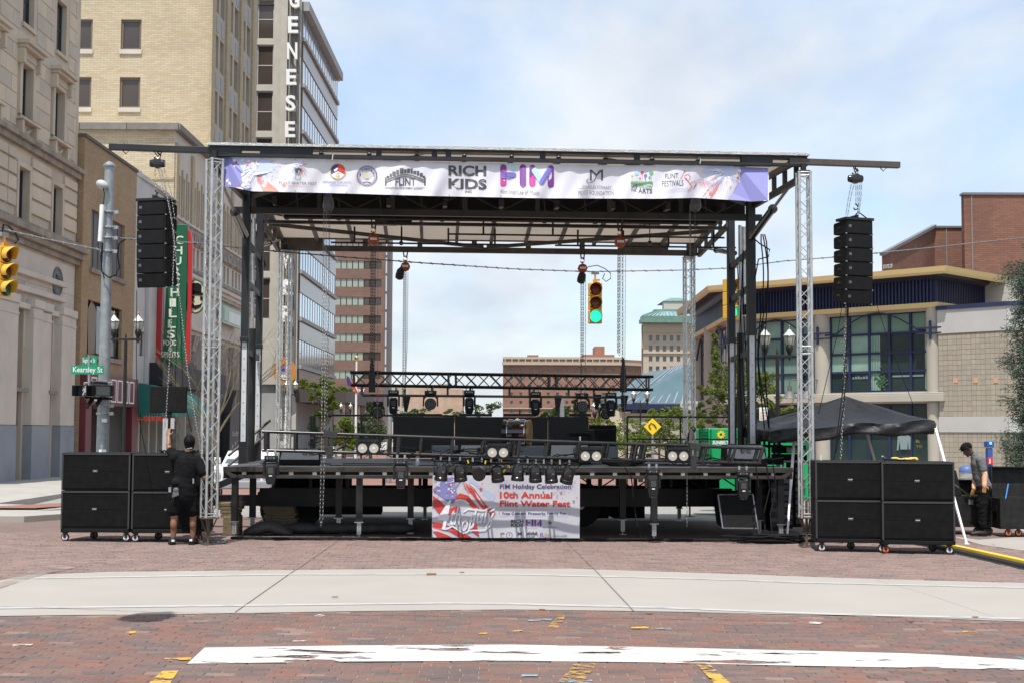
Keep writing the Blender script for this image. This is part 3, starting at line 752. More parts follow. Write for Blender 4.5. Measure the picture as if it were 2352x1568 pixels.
k.build('boarded_window',mat('grey_board',(0.085,0.08,0.082),.6,0,(0.11,0.10,0.10),2),shop)
for o in(oA,oB):k=MB(F2);k.box(o[0]-.15,o[1]+.15,-.12,.1,o[2]-.2,o[2]-.003);k.build('sill',limed,shop)
window(shop,F2,oB[0],oB[1],oB[2],oB[3],.22,blackmat,glass_dark,3,1,.12)
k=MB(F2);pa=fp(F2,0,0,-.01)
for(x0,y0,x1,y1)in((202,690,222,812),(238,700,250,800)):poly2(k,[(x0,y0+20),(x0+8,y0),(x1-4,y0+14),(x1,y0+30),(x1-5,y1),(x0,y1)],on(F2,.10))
k.build('blind_reflection',mat('tan_reflection',(0.20,0.16,0.11),.6),shop)  # reflection in the pane drawn as flat tan shapes
maroon=mat('maroon_paint',(0.13,0.018,0.028),.5,0,(0.10,0.016,0.024),2)
zf0,zf1=fp(F2,240,931).z,fp(F2,240,862).z
k=MB(F2);k.box(s0+.1,s1-.05,-.3,-.002,zf0,zf1);k.box(s0+.1,s0+.95,-.28,.1,-.6,zf0-.002);k.box(s1-.9,s1-.06,-.26,.12,-.6,zf0-.002);k.build('shopfront',maroon,shop,bevel=.02)
for i in range(7):
 x=s0+.7+i*1.02;k=MB(F2)
 for(a,b,c,d)in((x,x+.8,zf0+.16,zf0+.22),(x,x+.8,zf1-.22,zf1-.16),(x,x+.06,zf0+.222,zf1-.222),(x+.74,x+.8,zf0+.222,zf1-.222)):k.box(a,b,-.33,-.301,c,d)
 k.each('white_moulding',white,shop)
k=MB(F2);k.box(oC[0],oC[1],1.2,1.3,-.6,zf0);k.build('recess',mat('dark_interior',(0.07,0.045,0.035),.9,0,(0.04,0.03,0.025),4),shop)  # flat back panel; the shade of the interior is put into its colour
# ---- white building of the blade sign
F3=frame(XF,0,0,1);c0,c1=s1+.05,77.8
pub=thing('white_stucco_building','pale stucco tavern front carrying the tall green blade sign','building',(XF,73,0))
zt3=fp(F3,304,397).z
stu=mat('pale_stucco',(0.52,0.515,0.50),.85,0,(0.45,0.445,0.43),.7,.1,30)
pw=(fp(F3,320,750).x,fp(F3,332,750).x,fp(F3,320,816).z,fp(F3,320,760).z)
mb=MB(F3);wall(mb,c1,-.6,zt3,[(c0+.8,c1-.7,-.6,3.1),pw],.6,x0=c0);block(mb,c0,c1,0,10,-.6,zt3);mb.quad((c0,10,-.6),(c0,0,-.6),(c0,0,zt3),(c0,10,zt3));mb.build('wall',stu,pub)
window(pub,F3,pw[0],pw[1],pw[2],pw[3],.2,teal_frame,blind,1,1,.07)
k=MB(F3)
for i,x in enumerate((c0+.1,c0+3.1,c0+6.2)):k.box(x,x+.5,-.2,-.002,3.6,zt3-1)
for i in range(5):k.box(c0+i*1.8,c0+1.8+i*1.8,-.06-.03*i,.3,zt3+.002-.22*0,zt3+.34-.06*i)
k.each('pilaster',stu,pub,bevel=.02)
k=MB(F3);k.box(c0+.8,c1-.7,.5,.58,-.6,3.05);k.build('shop_window',mat('dim_green_window',(0.07,0.10,0.085),.15,0,(0.12,0.16,0.13),1.0),pub)
for x in(c0+2.6,c0+4.6,c0+6.2):k=MB(F3);k.box(x,x+.3,.1,.49,-.6,3.05);k.build('pier',limed2,pub)
# awning: a quarter-round canopy out over the pavement, scalloped edge and neon line
awn=mat('teal_awning',(0.008,0.145,0.115),.6,0,(0.012,0.12,0.10),4)
A0,A1=70.2,77.2;azt,azb=fp(FS,330,892,-.5).z+.3,2.75
k=MB(FS);prof=[(-0.0,azt)]+[(-2.2*math.sin(t),azb+(azt-azb)*math.cos(t))for t in[i*math.pi/20 for i in range(1,11)]]
vs=[(x,y,z)for x in(A0,A1)for y,z in prof];n=len(prof);k.add(vs,[(i,i+1,i+1+n,i+n)for i in range(n-1)])
k.add([(x,y,z)for x in(A0,)for y,z in prof]+[(A0,0,azb)],[tuple(range(n+1))]);k.add([(x,y,z)for x in(A1,)for y,z in prof]+[(A1,0,azb)],[tuple(range(n+1))])
for i in range(16):
 z0=azb;y0=-2.2*i/16;k.add([(A0,y0,z0),(A0,y0-.1375,z0),(A0,y0-.12,z0-.2),(A0,y0-.07,z0-.26),(A0,y0-.02,z0-.2)],[(0,1,2,3,4)])
for i in range(40):
 x0=A0+.175*i;k.add([(x0,-2.2,azb),(x0+.17,-2.2,azb),(x0+.14,-2.2,azb-.2),(x0+.08,-2.2,azb-.26),(x0+.03,-2.2,azb-.2)],[(0,1,2,3,4)])
aw=tag(k.build('awning',awn,None),'rounded teal awning with a red neon name over the tavern door','awning');WM[aw.name]=W
neon=mat('red_neon',(0.5,0.03,0.02),.4,0,emit=(1,.05,.03),estr=.3)
k=MB();FA_=frame(0,A0-.05,1,0);k=MB(FA_)
mp_=on(FA_,-.02);text(k,"CHURCHILL'S",331,954,381,966,mp_,.01);
for(x0,x1)in((300,327),):poly2(k,[(x0,960),(x1,962),(x1,963.5),(x0,961.5)],mp_)
poly2(k,[(384,962),(405,963),(405,964.5),(384,963.5)],mp_)
k.build('neon_lettering',neon,aw)
# ---- green blade sign with red neon borders
FB=frame(0,74.5,1,0)
blade=thing('blade_sign','tall green blade sign reading CHURCHILLS with red neon borders','sign',tuple(fp(FB,400,840)),F=FB)
gsn=mat('sign_green',(0.012,0.105,0.052),.4,0,(0.010,0.09,0.045),2);rsn=mat('sign_red',(0.40,0.025,0.028),.35);cream_l=mat('cream_letter',(0.62,0.66,0.55),.5)
def pxbox(mb,F,x0,y0,x1,y1,ya,yb):
 a=fp(F,x0,y0,ya);b=fp(F,x1,y1,ya);mb.box(a.x,b.x,ya,yb,b.z,a.z)
def ipoly(mb,F,pts,ya,yb):
 mb.prism([(fp(F,*p,ya).x,fp(F,*p,ya).z)for p in pts],ya,yb)
k=MB(FB);ipoly(k,FB,[(367,834),(371,839),(421,839),(424,832),(431,530),(431,516),(391,515),(388,526),(374,800)],0,.35);k.build('panel',gsn,blade,bevel=.02)
k=MB(FB);ipoly(k,FB,[(354,828),(360,838),(369,839),(375,600),(366,600)],.04,.3);k.build('neon_border',rsn,blade,bevel=.03)
k=MB(FB);ipoly(k,FB,[(421,838),(429,834),(436,825),(442,560),(440,546),(438,532),(431,527),(430,700)],.04,.3);k.build('neon_border',rsn,blade,bevel=.03)
k=MB(FB)
for i,ch in enumerate("CHURCHILL'S".replace("'",'')):
 y0=542+i*24.0;xx=411-i*2.15-0*i;text(k,ch,xx-8.5,y0,xx+10-(4 if ch=='I' else 0),y0+19,on(FB,-.02),.03)
text(k,'FOOD',375,781,406,793,on(FB,-.02),.03);text(k,'&',386,794,396,806,on(FB,-.02),.02);text(k,'SPIRITS',370,807,412,820,on(FB,-.02),.03)
k.build('lettering',cream_l,blade)
k=MB(FB)
for(z)in(690,806):a=fp(FB,352,z);k.tube((a.x,.17,a.z),(XF,.17,a.z),.07)
k.each('bracket',zinc,blade)
rnd=thing('round_hat_sign','round cream sign with a black bowler hat face beside the green blade sign','sign',tuple(fp(FB,449,720,.6)),F=FB)
k=MB(FB);c=fp(FB,449,682,.5);T=Matrix.Translation(c)@Matrix.Diagonal((.62,1,1,1))@Matrix.Rotation(math.pi/2,4,'X');k.lathe([(.90,-.1),(.90,.1),(0,.1)],T,30);k.build('panel',gsn,rnd,smooth=True)
k=MB(FB);T=Matrix.Translation(c+Vector((0,-.101,0)))@Matrix.Diagonal((.62,1,1,1))@Matrix.Rotation(math.pi/2,4,'X');k.lathe([(.84,0),(.84,.01),(0,.01)],T,30);k.build('face',mat('cream_disc',(0.50,0.50,0.34),.6),rnd,smooth=True)
k=MB(FB);f_=on(FB,.36)
poly2(k,[(435,661),(438,651),(455,650),(463,655),(462,673),(441,673)],f_);poly2(k,[(430,672),(441,669),(463,672),(470,676),(462,679),(436,677)],f_)
poly2(k,[(438,679),(448,680),(444,688),(448,694),(441,692),(436,686)],f_);poly2(k,[(434,697),(441,694),(447,702),(458,700),(466,694),(460,706),(448,711),(438,705)],f_);poly2(k,[(460,680),(466,682),(465,692),(459,688)],f_)
poly2(k,[(429,690),(437,691),(437,692.4),(429,691.4)],f_)
k.build('drawing',blackmat,rnd)
# ---- ornate low block and the tall cream brick tower rising from it
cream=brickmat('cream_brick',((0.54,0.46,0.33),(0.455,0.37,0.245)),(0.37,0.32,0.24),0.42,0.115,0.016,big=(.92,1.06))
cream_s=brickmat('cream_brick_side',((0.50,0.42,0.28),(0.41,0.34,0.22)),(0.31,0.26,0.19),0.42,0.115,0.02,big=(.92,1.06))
orn=mat('carved_stone',(0.38,0.35,0.31),.9,0,(0.20,0.18,0.165),3.2,.6,9,detail=8)
terr=mat('grey_coping',(0.22,0.20,0.185),.9,0,(0.17,0.16,0.15),2,.5,9)
win_br=mat('brown_frame',(0.16,0.12,0.085),.5)
d0=c1+.02;F4=FS;FW4=frame(XF,d0,1,0)
z4=fp(FW4,392,290).z;d1=102.5
ob=thing('ornate_bank_building','ornate stone and cream brick bank block with carved friezes behind the green sign','building',(XF,88,0))
zc=lambda px,py:fp(F4,px,py).z
# street front: brick storey with tall windows, carved band, square windows, belt, signboard, tall pilasters
zt_w1=zc(417,432);zb_w1=zc(417,555);
zfr0=fp(F4,560,700).z
ops4=[]
bay=(d1-d0-1.2)/6
up0,up1=13.9,16.1;sq0,sq1=11.4,12.5
for i in range(6):
 for j in range(3):
  x=d0+.9+bay*i+j*(bay-.5)/3;ops4.append((x,x+.62,up0,up1))
  ops4.append((x,x+.62,sq0,sq1))
low4=[(d0+1.1+bay*i,d0+1.1+bay*i+bay-1.3,-.6,7.2)for i in range(6)]
mb=MB(F4);wall(mb,d1,-.6,z4,ops4+low4,.4,x0=d0);block(mb,d0,d1,0,20,-.6,z4);mb.build('wall',limed2,ob)
for(a,b,c,d)in ops4:window(ob,F4,a,b,c,d,.3,win_br,glass_brown,1,2,.05)
for(a,b,c,d)in low4:k=MB(F4);k.box(a,b,.5,.6,c,d);k.build('dark_shop_glass',mat('stippled_dark_stone',(0.09,0.085,0.08),.7,0,(0.16,0.15,0.14),6),ob)
k=MB(F4)
for i in range(7):x=d0+.12+bay*i;k.box(x,x+.62,-.12,-.002,up0-.3,z4-.9)
for i in range(6):
 for j in range(1,3):x=d0+.9+bay*i+j*(bay-.5)/3-.28;k.box(x,x+.22,-.07,-.001,up0-.3,up1+.4)
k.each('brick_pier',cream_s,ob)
k=MB(F4)
k.box(d0-.2,d1,-.35,.3,z4-.25,z4+.12);k.build('coping',terr,ob,bevel=.03)
k=MB(F4)
k.box(d0,d1,-.1,-.003,sq1+.12,up0-.35);k.box(d0,d1,-.07,-.004,sq0-.55,sq0-.08)
for i in range(46):
 x=d0+.2+i*.53;k.prism([(x,sq1+.2),(x+.38,sq1+.2),(x+.3,sq1+.6),(x+.19,sq1+.8),(x+.08,sq1+.6)],-.2,-.11)
 ball(k,(x+.19,-.1,sq0-.3),(.14,.1,.14),n=6)
k.build('carved_frieze',orn,ob)
k=MB(F4)
k.box(d0-.1,d1,-.5,.02,10.55,10.78);k.box(d0-.08,d1,-.35,.018,10.3,10.548);k.box(d0,d1,-.2,.016,up0-.34,up0-.2);k.box(d0,d1,-.22,.015,7.65,7.9)
for i in range(44):x=d0+.1+i*.56;k.box(x,x+.25,-.3,.01,10.1,10.28)
k.build('cornice',limed2,ob,bevel=.02)
for i in range(7):
 x=d0+.05+bay*i;k=MB(F4);k.box(x,x+1.05,-.3,-.002,-.6,6.6)
 for q in range(5):k.box(x+.08+q*.2,x+.16+q*.2,-.36,-.302,0,6.4)
 k.add([(x,-.3,6.602),(x+1.05,-.3,6.602),(x+1.25,-.5,7.3),(x-.2,-.5,7.3),(x,0,6.602),(x+1.05,0,6.602),(x+1.25,0,7.3),(x-.2,0,7.3)],[(0,1,2,3),(1,5,6,2),(4,0,3,7),(3,2,6,7)])
 k.build('fluted_pilaster',orn,ob)
 # signboard with green-white lettering, round black door hood
k=MB(F4);a=fp(F4,545,700);k.box(89.5,95.5,-.45,-.3,8.65,9.75);k.box(89.7,91,-.5,-.451,8.8,9.65);k.build('shop_sign',mat('pale_green_sign',(0.35,0.5,0.4),.5),ob)
k=MB(F4);
for i in range(9):k.box(91.3+i*.42,91.6+i*.42,-.5,-.451,8.8,9.5)
k.each('letter',white,ob)
hood=MB(F4);hx=92.2;n=14
prof=[(hx-3.2*math.cos(math.pi*i/n),1.9+2.6*math.sin(math.pi*i/n))for i in range(n+1)]+[(hx+3.2,-.5),(hx-3.2,-.5)]
hood.prism(prof,-1.1,-.6);ho=hood.build('door_hood',mat('black_panel',(0.008,0.009,0.011),.5),ob)
k=MB(F4)
for i in range(34):
 x=hx+random.uniform(-2.8,2.4);z=random.uniform(.5,1.7);w=random.uniform(.06,.16);k.box(x,x+w,-1.12,-1.101,z,z+w*random.uniform(.6,1.3))
k.build('sticker',mat('pale_sticker',(0.55,0.55,0.56),.6),ho)
k=MB(F4)
for i in range(12):x=hx-2.6+i*.44;k.path([(x+.2*math.cos(t),-1.13,.22+.16*math.sin(t))for t in[j*.7 for j in range(8)]],.02,4)
k.build('graffiti',mat('white_graffiti',(0.6,0.6,0.62),.6),ho)
# black flat canopy over the tavern's neighbour
k=MB(F4);k.box(72.5,88.5,-.9,-.05,4.15,5.3);tag(k.build('flat_canopy',mat('black_fascia',(0.010,0.011,0.013),.6),None),'long black boxy canopy behind the teal awning','canopy')
# camera-facing flank of the low block
mb=MB(FW4);wall(mb,0,-.6,z4,[],.1,x0=-26);mb.build('flank_wall',cream,ob)
stones(ob,FW4,-26,.25,z4-.28,z4+.14,[],2.6,1.05,terr,.32,.03,name='coping_stone',maxn=12)
k=MB(FW4);k.box(-26,0,-.06,-.002,z4-3.0,z4-2.85);k.build('ledge',cream_s,ob)
# tower
e0,e1=87.5,102.3;FT=frame(XF-.02,e0,1,0);H5=42
tw=thing('cream_brick_tower','tall cream brick office tower with sparse square windows on its sunlit side','building',(XF,94,0))
ow=[]
za,zb=fp(FT,300,45).z,fp(FT,300,114).z;zc2,zd=fp(FT,300,178).z,fp(FT,300,248).z
xa,xb=fp(FT,277,100).x,fp(FT,322,200).x;dx5=xb-xa;sp5=fp(FT,212,100).x
step=za-zc2
cols5=[xa,sp5-dx5,sp5-dx5-(xa-sp5+dx5)]
for r in range(-3,7):
 for x in cols5:ow.append((x,x+dx5,zd+r*step,zc2+r*step))
ow=[o for o in ow if o[2]>z4+.2 and o[3]<H5-.5]
mb=MB(FT);wall(mb,0,z4-.5,H5,ow,.3,x0=-26);mb.build('flank_wall',cream,tw)
for o in ow:
 window(tw,FT,o[0],o[1],o[2],o[3],.24,win_br,glass_brown,1,1,.13,.12)
 k=MB(FT);k.box(o[0]-.06,o[1]+.06,-.1,.2,o[2]-.28,o[2]-.004);k.build('sill',limed2,tw)
os_=[]
zs0=fp(FS,494,76).z;zs1=fp(FS,494,153).z;stp=zs0-fp(FS,491,204).z
pxs=[(493,500),(504,513),(526,533),(537,546),(555,562),(565,573)]
for r in range(-6,4):
 for a,b in pxs:
  os_.append((fp(FS,a,200).x,fp(FS,b,200).x,zs1+r*stp,zs0+r*stp))
os_=[o for o in os_ if o[2]>z4-2 and o[3]<H5-1 and o[2]>z4+.3]
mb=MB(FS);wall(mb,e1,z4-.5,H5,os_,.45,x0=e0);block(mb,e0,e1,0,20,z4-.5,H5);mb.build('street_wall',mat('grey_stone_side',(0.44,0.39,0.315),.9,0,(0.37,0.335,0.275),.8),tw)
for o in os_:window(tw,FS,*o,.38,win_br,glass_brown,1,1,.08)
k=MB(FS)
for a,b in((480,489),(515,523),(547,553),(575,581)):k.box(fp(FS,a,200).x,fp(FS,b,200).x,-.15,-.002,z4-.4,H5)
k.each('brick_pier',cream_s,tw)
k=MB(FS)
for o in os_:
 w=(o[1]-o[0])*.6;cx=(o[0]+o[1])/2;k.box(cx-w/2,cx+w/2,-.03,-.002,o[2]-(stp-(o[3]-o[2]))*.85,o[2]-.3)
k.each('spandrel_panel',mat('blue_grey_panel',(0.30,0.32,0.35),.7),tw)
# ---- office block with vertical letters and glass bands
DG=120.0;FG=frame(0,DG,1,0);XG=fp(FG,687,500).x;FGS=frame(XG,0,0,1)
gb=thing('glass_band_office_building','pale concrete office block with vertical white letters and slanting glass bands','building',(XG,130,0))
gy1=fp(FGS,770,500).x;HG=fp(FGS,770,166).z
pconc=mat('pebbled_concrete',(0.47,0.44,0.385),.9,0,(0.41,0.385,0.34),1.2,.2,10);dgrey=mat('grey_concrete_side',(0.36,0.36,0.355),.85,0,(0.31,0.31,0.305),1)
xa,xb=fp(FG,584,500).x,fp(FG,639,500).x
z0w=fp(FG,600,0.2166*475).z;z1w=fp(FG,600,0.2166*905).z;st=z0w-fp(FG,600,.2166*965).z
og=[(xa,xb-.6,z1w+r*st,z0w+r*st)for r in range(-6,6)if z0w+r*st<HG+1.5]
og=[o for o in og if o[2]>9]
mb=MB(FG);wall(mb,XG,-.6,HG+3,og+[(xa,xb+.3,-.6,5.8)],.5,x0=xa-.4);mb.quad((xa-.4,0,-.6),(xa-.4,20,-.6),(xa-.4,20,HG),(xa-.4,0,HG));mb.quad((xa-.4,0,HG),(XG,0,HG),(XG,27,HG),(xa-.4,27,HG));mb.build('wall',pconc,gb)
for o in og:window(gb,FG,*o,.3,pconc,glass_brown,1,2,.1,.12)
k=MB(FG)
for o in og:k.box(o[0],o[1],.02,.3,o[3]+.003,o[3]+.42)
k.each('spandrel',mat('pinkish_panel',(0.50,0.43,0.40),.6),gb)
k=MB(FG);k.box(fp(FG,641,500).x,fp(FG,656,500).x,-.4,-.002,2,HG+3);k.box(fp(FG,667,500).x,XG-.01,-.25,-.001,2,HG+3);k.each('pier',pconc,gb)
k=MB(FG)
for px in(669,683):x=fp(FG,px,300).x;k.box(x-.1,x+.1,-.55,-.27,6,HG+2)
k.each('sign_rail',mat('rail_grey',(0.14,0.14,0.14),.5),gb)
lt=[('G',664,-9,20),('E',661,39,77),('N',658,99,137),('E',656,160,197),('S',655,220,257),('E',652,281,318),('E',650,400-58,380),('T',650,540,578),('O',652,585,625),('W',653,630,668),('E',652,700,735),('R',652,765,803)]
lt=[('G',665,-18,19),('E',662,39,77),('N',660,99,137),('E',658,160,196),('S',656,220,256),('E',655,280,316),('E',653,341,377),('T',652,460,496),('O',651,521,557),('W',650,582,618),('E',650,642,678),('R',649,703,739)]
for ch,x,y0,y1 in lt:
 k=MB(FG);text(k,ch,x,y0,x+23,y1,on(FG,-.9),.035)
 o=k.build('letter',mat('sign_white',(0.78,0.78,0.77),.5),gb);so=o.modifiers.new('s','SOLIDIFY');so.thickness=.3;so.offset=0
 # side: glass bands, brown spandrels
zg=fp(FGS,688,.2166*345).z;pr_=st;gh=(fp(FGS,688,.2166*80).z-zg)
k=MB(FGS);x0s,x1s=DG+.3,gy1
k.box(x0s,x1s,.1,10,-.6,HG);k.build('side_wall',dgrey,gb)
k=MB(FGS);k.box(x0s,x1s+.3,-.6,.1,HG-.5,HG+.3);k.build('parapet',dgrey,gb)
for r in range(-7,3):
 za_=zg+r*pr_;zb_=za_+gh
 if zb_>HG or za_<6.5:continue
 nb=15;w=(x1s-x0s-.4)/nb
 k=MB(FGS);k.box(x0s,x1s,-.12,.098,za_-(pr_-gh),za_-.35);k.build('brown_spandrel',mat('brown_glass_panel',(0.13,0.09,0.075),.2,0,(0.17,0.12,0.10),.4),gb)
 k=MB(FGS);k.box(x0s,x1s,-.3,.099,za_-.348,za_-.02);k.build('band_ledge',dgrey,gb)
 for i in range(nb):
  M=local(FGS,(x0s+.2+i*w,0,za_));piece('glass_pane',('gp',round(w,2),round(gh,2)),lambda:MB().box(.06,w-.06,-.05,0.02,.05,gh-.05),M,gb,mat('reflective_glass',(0.60,0.69,0.80),.1,.9,(0.52,0.60,0.70),.3))
 k=MB(FGS)
 for i in range(nb+1):x=x0s+.2+i*w;k.box(x-.05,x+.05,-.08,.05,za_,zb_)
 k.each('mullion',mat('mullion_grey',(0.35,0.35,0.35),.4,.5),gb)
k=MB(FGS);k.box(x0s-.6,x1s,-4.2,.05,4.3,5.4);k.build('entrance_canopy',mat('dark_bronze',(0.06,0.05,0.045),.6),gb)
for i in range(5):k=MB(FGS);k.box(x0s+1+i*6,x0s+2+i*6,-3.8,-3,-.6,4.3);k.build('canopy_column',pconc,gb)
# round county emblem on the pier
em=thing('round_emblem_sign','round orange blue and red county emblem sign on the concrete pier','sign',tuple(fp(FG,654,880,-1.2)),F=FG)
c=fp(FG,654,853,-1.2);T=Matrix.Translation(c)@Matrix.Rotation(math.pi/2,4,'X');k=MB(FG);k.lathe([(1.15,-.1),(1.15,.1),(0,.1)],T@Matrix.Diagonal((.82,1,1,1)),28);k.build('rim',mat('emblem_orange',(0.55,0.20,0.03),.5),em)
k=MB(FG);f_=on(FG,-1.36)
k.use(mat('emblem_red',(0.60,0.07,0.03),.5));disc2(k,654,853,14,18,f_,8,-math.pi/2,math.pi*.16)
k.use(mat('emblem_blue',(0.03,0.05,0.28),.5));disc2(k,654,853,14,18,f_,8,math.pi*.84,math.pi*1.5)
k.use(white);disc2(k,654,853,14,18,f_,8,math.pi*.16,math.pi*.84)
k.use(mat('emblem_gold',(0.65,0.38,0.03),.5));text(k,'G',649,856,659,868,on(FG,-1.38),.05)
k.build('emblem',None,em)
# ---- brown banded office tower
DB=292.0;FBK=frame(fp(W,740,600,DB).x,DB,1,.055)
bt=thing('brown_banded_tower','brown brick office tower with pale green window bands beyond the concrete block','building',tuple((FBK@Vector((8,0,0)))))
brn=brickmat('brown_tower_brick',((0.195,0.118,0.092),(0.165,0.10,0.08)),(0.14,0.095,0.075),0.9,0.3,0.03,bump=.1)
xr=fp(FBK,882,700).x;HB=fp(FBK,800,470).z
rows=[(fp(FBK,800,686+y0*.25).z,fp(FBK,800,686+y1*.25).z)for y0,y1 in((152,225),(322,398),(488,560),(655,722))]
d_=(rows[0][0]-rows[3][0])/3;hh=rows[1][0]-rows[1][1]
rws=[(rows[0][0]-i*d_-hh,rows[0][0]-i*d_)for i in range(-6,4)]
obk=[(.3,xr-.6,a,b)for a,b in rws if b<HB-.5]
mb=MB(FBK);wall(mb,xr,-1,HB,obk,.4,x0=0);block(mb,0,xr,0,20,-1,HB);mb.build('wall',brn,bt)
for(a,b,c,d)in obk:
 n=10;w=(b-a)/n
 for i in range(n):
  g_=glass_brown if i>=7 else glass_green  # right-hand panes take darker glass: a reflection put into the colour
  M=local(FBK,(a+i*w,.2,c));piece('glass_pane',('bt',round(w,2),round(d-c,2),g_.name),lambda:MB().box(.1,w-.1,0,.1,.05,d-c-.05),M,bt,g_ if g_ is glass_brown else mat('pale_green_glass',(0.30,0.34,0.29),.2,0,(0.26,0.30,0.26),.5))
k=MB(FBK);p=fp(FBK,896,700,4.0);k.add([(xr,0,-1),(p.x,4.0,-1),(p.x,4.0,HB),(xr,0,HB),(p.x,20,-1),(p.x,20,HB)],[(0,1,2,3),(1,4,5,2)]);k.build('corner_wall',mat('grey_brown_concrete',(0.24,0.20,0.18),.85),bt)
k=MB(FBK)
for a,b in rws:k.cbox((xr+(p.x-xr)*.25,1.0,(a+b)/2),(.5,.3,b-a+1.5))
k.each('corner_window',mat('pale_sky_glass',(0.5,0.52,0.55),.2),bt)
k=MB(FBK);k.box(-2,xr+.2,-3,-.1,fp(FBK,830,930).z,fp(FBK,830,905).z);k.build('purple_fascia',mat('plum_paint',(0.09,0.04,0.06),.6),bt)
k=MB(FBK);text(k,'MENT',812,892,838,899,on(FBK,-.2),.03);k.build('lettering',white,bt)
# ---- far red brick hotel
DH=330.0;FH=frame(fp(W,1155,900,DH).x,DH,1,0)
ht=thing('red_brick_hotel','long red brick hotel with rows of small windows on the skyline','building',tuple(FH@Vector((15,0,0))))
hb=brickmat('hotel_brick',((0.30,0.165,0.115),(0.25,0.135,0.10)),(0.22,0.15,0.11),1.2,0.4,0.04,bump=.1);hst=mat('hotel_stone',(0.40,0.345,0.28),.9)
hx=lambda z:fp(FH,980+z*.25,900).x;hz=lambda z:fp(FH,1200,686+z*.25).z
HH=hz(552);cols=[780+84.5*i for i in range(12)];rr=[(635,668),(710,750),(787,822),(857,890),(935,972),(1008,1045)]
oh=[(hx(c-14),hx(c+14),hz(r1),hz(r0))for c in cols for r0,r1 in rr]
mb=MB(FH);wall(mb,hx(1810),-1,HH,oh,.5,x0=hx(700));block(mb,hx(700),hx(1810),0,20,-1,HH)
mb.build('wall',hb,ht)
hfr=mat('hotel_frame',(0.25,0.27,0.26),.5)
for o in oh:window(ht,FH,*o,.35,hfr,mat('far_glass',(0.10,0.135,0.14),.2),1,2,.12,.15)
k=MB(FH);k.box(hx(690),hx(1812),-.8,.5,hz(606),hz(580));k.box(hx(698),hx(1810),-.3,.3,hz(1008),hz(998));k.box(hx(698),hx(1810),-.2,.3,HH,HH+.5)
for c in range(18):k.box(hx(715+c*62),hx(725+c*62),-.3,.1,hz(578),hz(553))
k.build('cornice',hst,ht)
k=MB(FH);k.box(hx(925),hx(1028),2,9,HH,hz(510));k.box(hx(1440),hx(1735),3,14,HH,hz(503));k.box(hx(1552),hx(1645),4,12,hz(503),hz(424));k.each('roof_house',mat('rooftop_brick',(0.33,0.16,0.11),.9,0,(0.28,0.14,0.1),.5),ht)
FH2=FH@Matrix.Translation((hx(1810),0,0))@Matrix.Rotation(.75,4,'Z')
xe=fp(FH2,980+1988*.25,900).x;ow2=[]
for i in range(6):
 x=xe*(.08+.155*i)
 for r0,r1 in rr:ow2.append((x,x+xe*.055,fp(FH,1430,686+r1*.25).z,fp(FH,1430,686+r0*.25).z))
mb=MB(FH2);wall(mb,xe,-1,HH,ow2,.4);mb.build('wing_wall',hb,ht)
for o in ow2:window(ht,FH2,*o,.3,hfr,mat('far_glass',(0,0,0)),1,2,.12,.15)
k=MB(FH2);k.box(0,xe,-.8,.3,hz(606),hz(580));k.build('wing_cornice',hst,ht)
# ---- beige tower with green roof
DT=250.0;FTW=frame(fp(W,1478,800,DT).x,DT,1,.03)
tz=lambda z:fp(FTW,1500,686+z*.25).z;tx=lambda z:fp(FTW,1437.3+z*.25,800).x
bw_=thing('beige_tower','beige masonry tower with a green copper and glass crown beyond the stage','building',tuple(FTW@Vector((8,0,0))))
bst=brickmat('beige_tower_brick',((0.44,0.375,0.30),(0.41,0.345,0.275)),(0.38,0.32,0.26),1.0,0.35,0.03,bump=.1)
ot=[(tx(212+64*i),tx(245+64*i),tz(b),tz(a))for i in range(8)for a,b in((335,388),(430,482),(524,577),(618,671),(712,767),(810,860),(905,955))]
ot+=[(tx(190+61*i),tx(217+61*i),tz(290),tz(247))for i in range(9)]
HT_=tz(232);mb=MB(FTW);wall(mb,tx(700),-1,HT_,ot,.5,x0=tx(160));block(mb,tx(160),tx(700),0,2.5,-1,HT_);mb.build('wall',bst,bw_)
for i,o in enumerate(ot):window(bw_,FTW,*o,.35,hfr,mat('far_pale_glass',(0.16,0.19,0.21),.15)if o[3]<tz(300)else mat('far_glass',(0,0,0)),1,2,.1,.12)
k=MB(FTW)
for z in(300,493,685):k.box(tx(158),tx(702),-.25,.05,tz(z+8),tz(z))
k.box(tx(158),tx(702),-.12,.04,tz(300),HT_);k.each('string_course',mat('tower_stone',(0.46,0.39,0.30),.9),bw_)
cop=mat('green_copper',(0.10,0.20,0.165),.7,0,(0.16,0.25,0.21),1.5)
k=MB(FTW);k.box(tx(125),tx(715),-1.6,.5,tz(232),tz(196));k.box(tx(150),tx(705),-.2,2.6,tz(195),tz(160))
for i in range(36):x=tx(130)+i*.62*(tx(715)-tx(125))/23;k.box(x,x+.3,-1.9,-1.61,tz(226),tz(190))
k.build('copper_cornice',cop,bw_)
k=MB(FTW);a,b=tx(150),tx(700);k.add([(a,-.2,tz(160)),(b,-.2,tz(160)),(b,1.5,tz(108)),(a+2.5,1.5,tz(108)),(a,3,tz(160))],[(0,1,2,3),(0,3,4)]);k.build('glazed_roof',mat('pale_roof_glass',(0.30,0.42,0.47),.15,.2,(0.22,0.34,0.40),.5),bw_)
k=MB(FTW)
for i in range(16):x=a+(b-a)*i/15;k.tube((x,-.25,tz(160)),(x+max(0,2.5*(1-i/6)),1.45,tz(107)),.12,n=4);k.box(x-.1,x+.1,-.35,-.21,tz(195),tz(160))
k.box(a+2.4,b,1.4,4,tz(109),tz(93));k.build('roof_rib',cop,bw_)
k=MB(FTW);k.box(tx(372),tx(620),3,5,tz(110),tz(8));k.build('roof_house',mat('pale_rooftop',(0.42,0.41,0.37),.9),bw_)
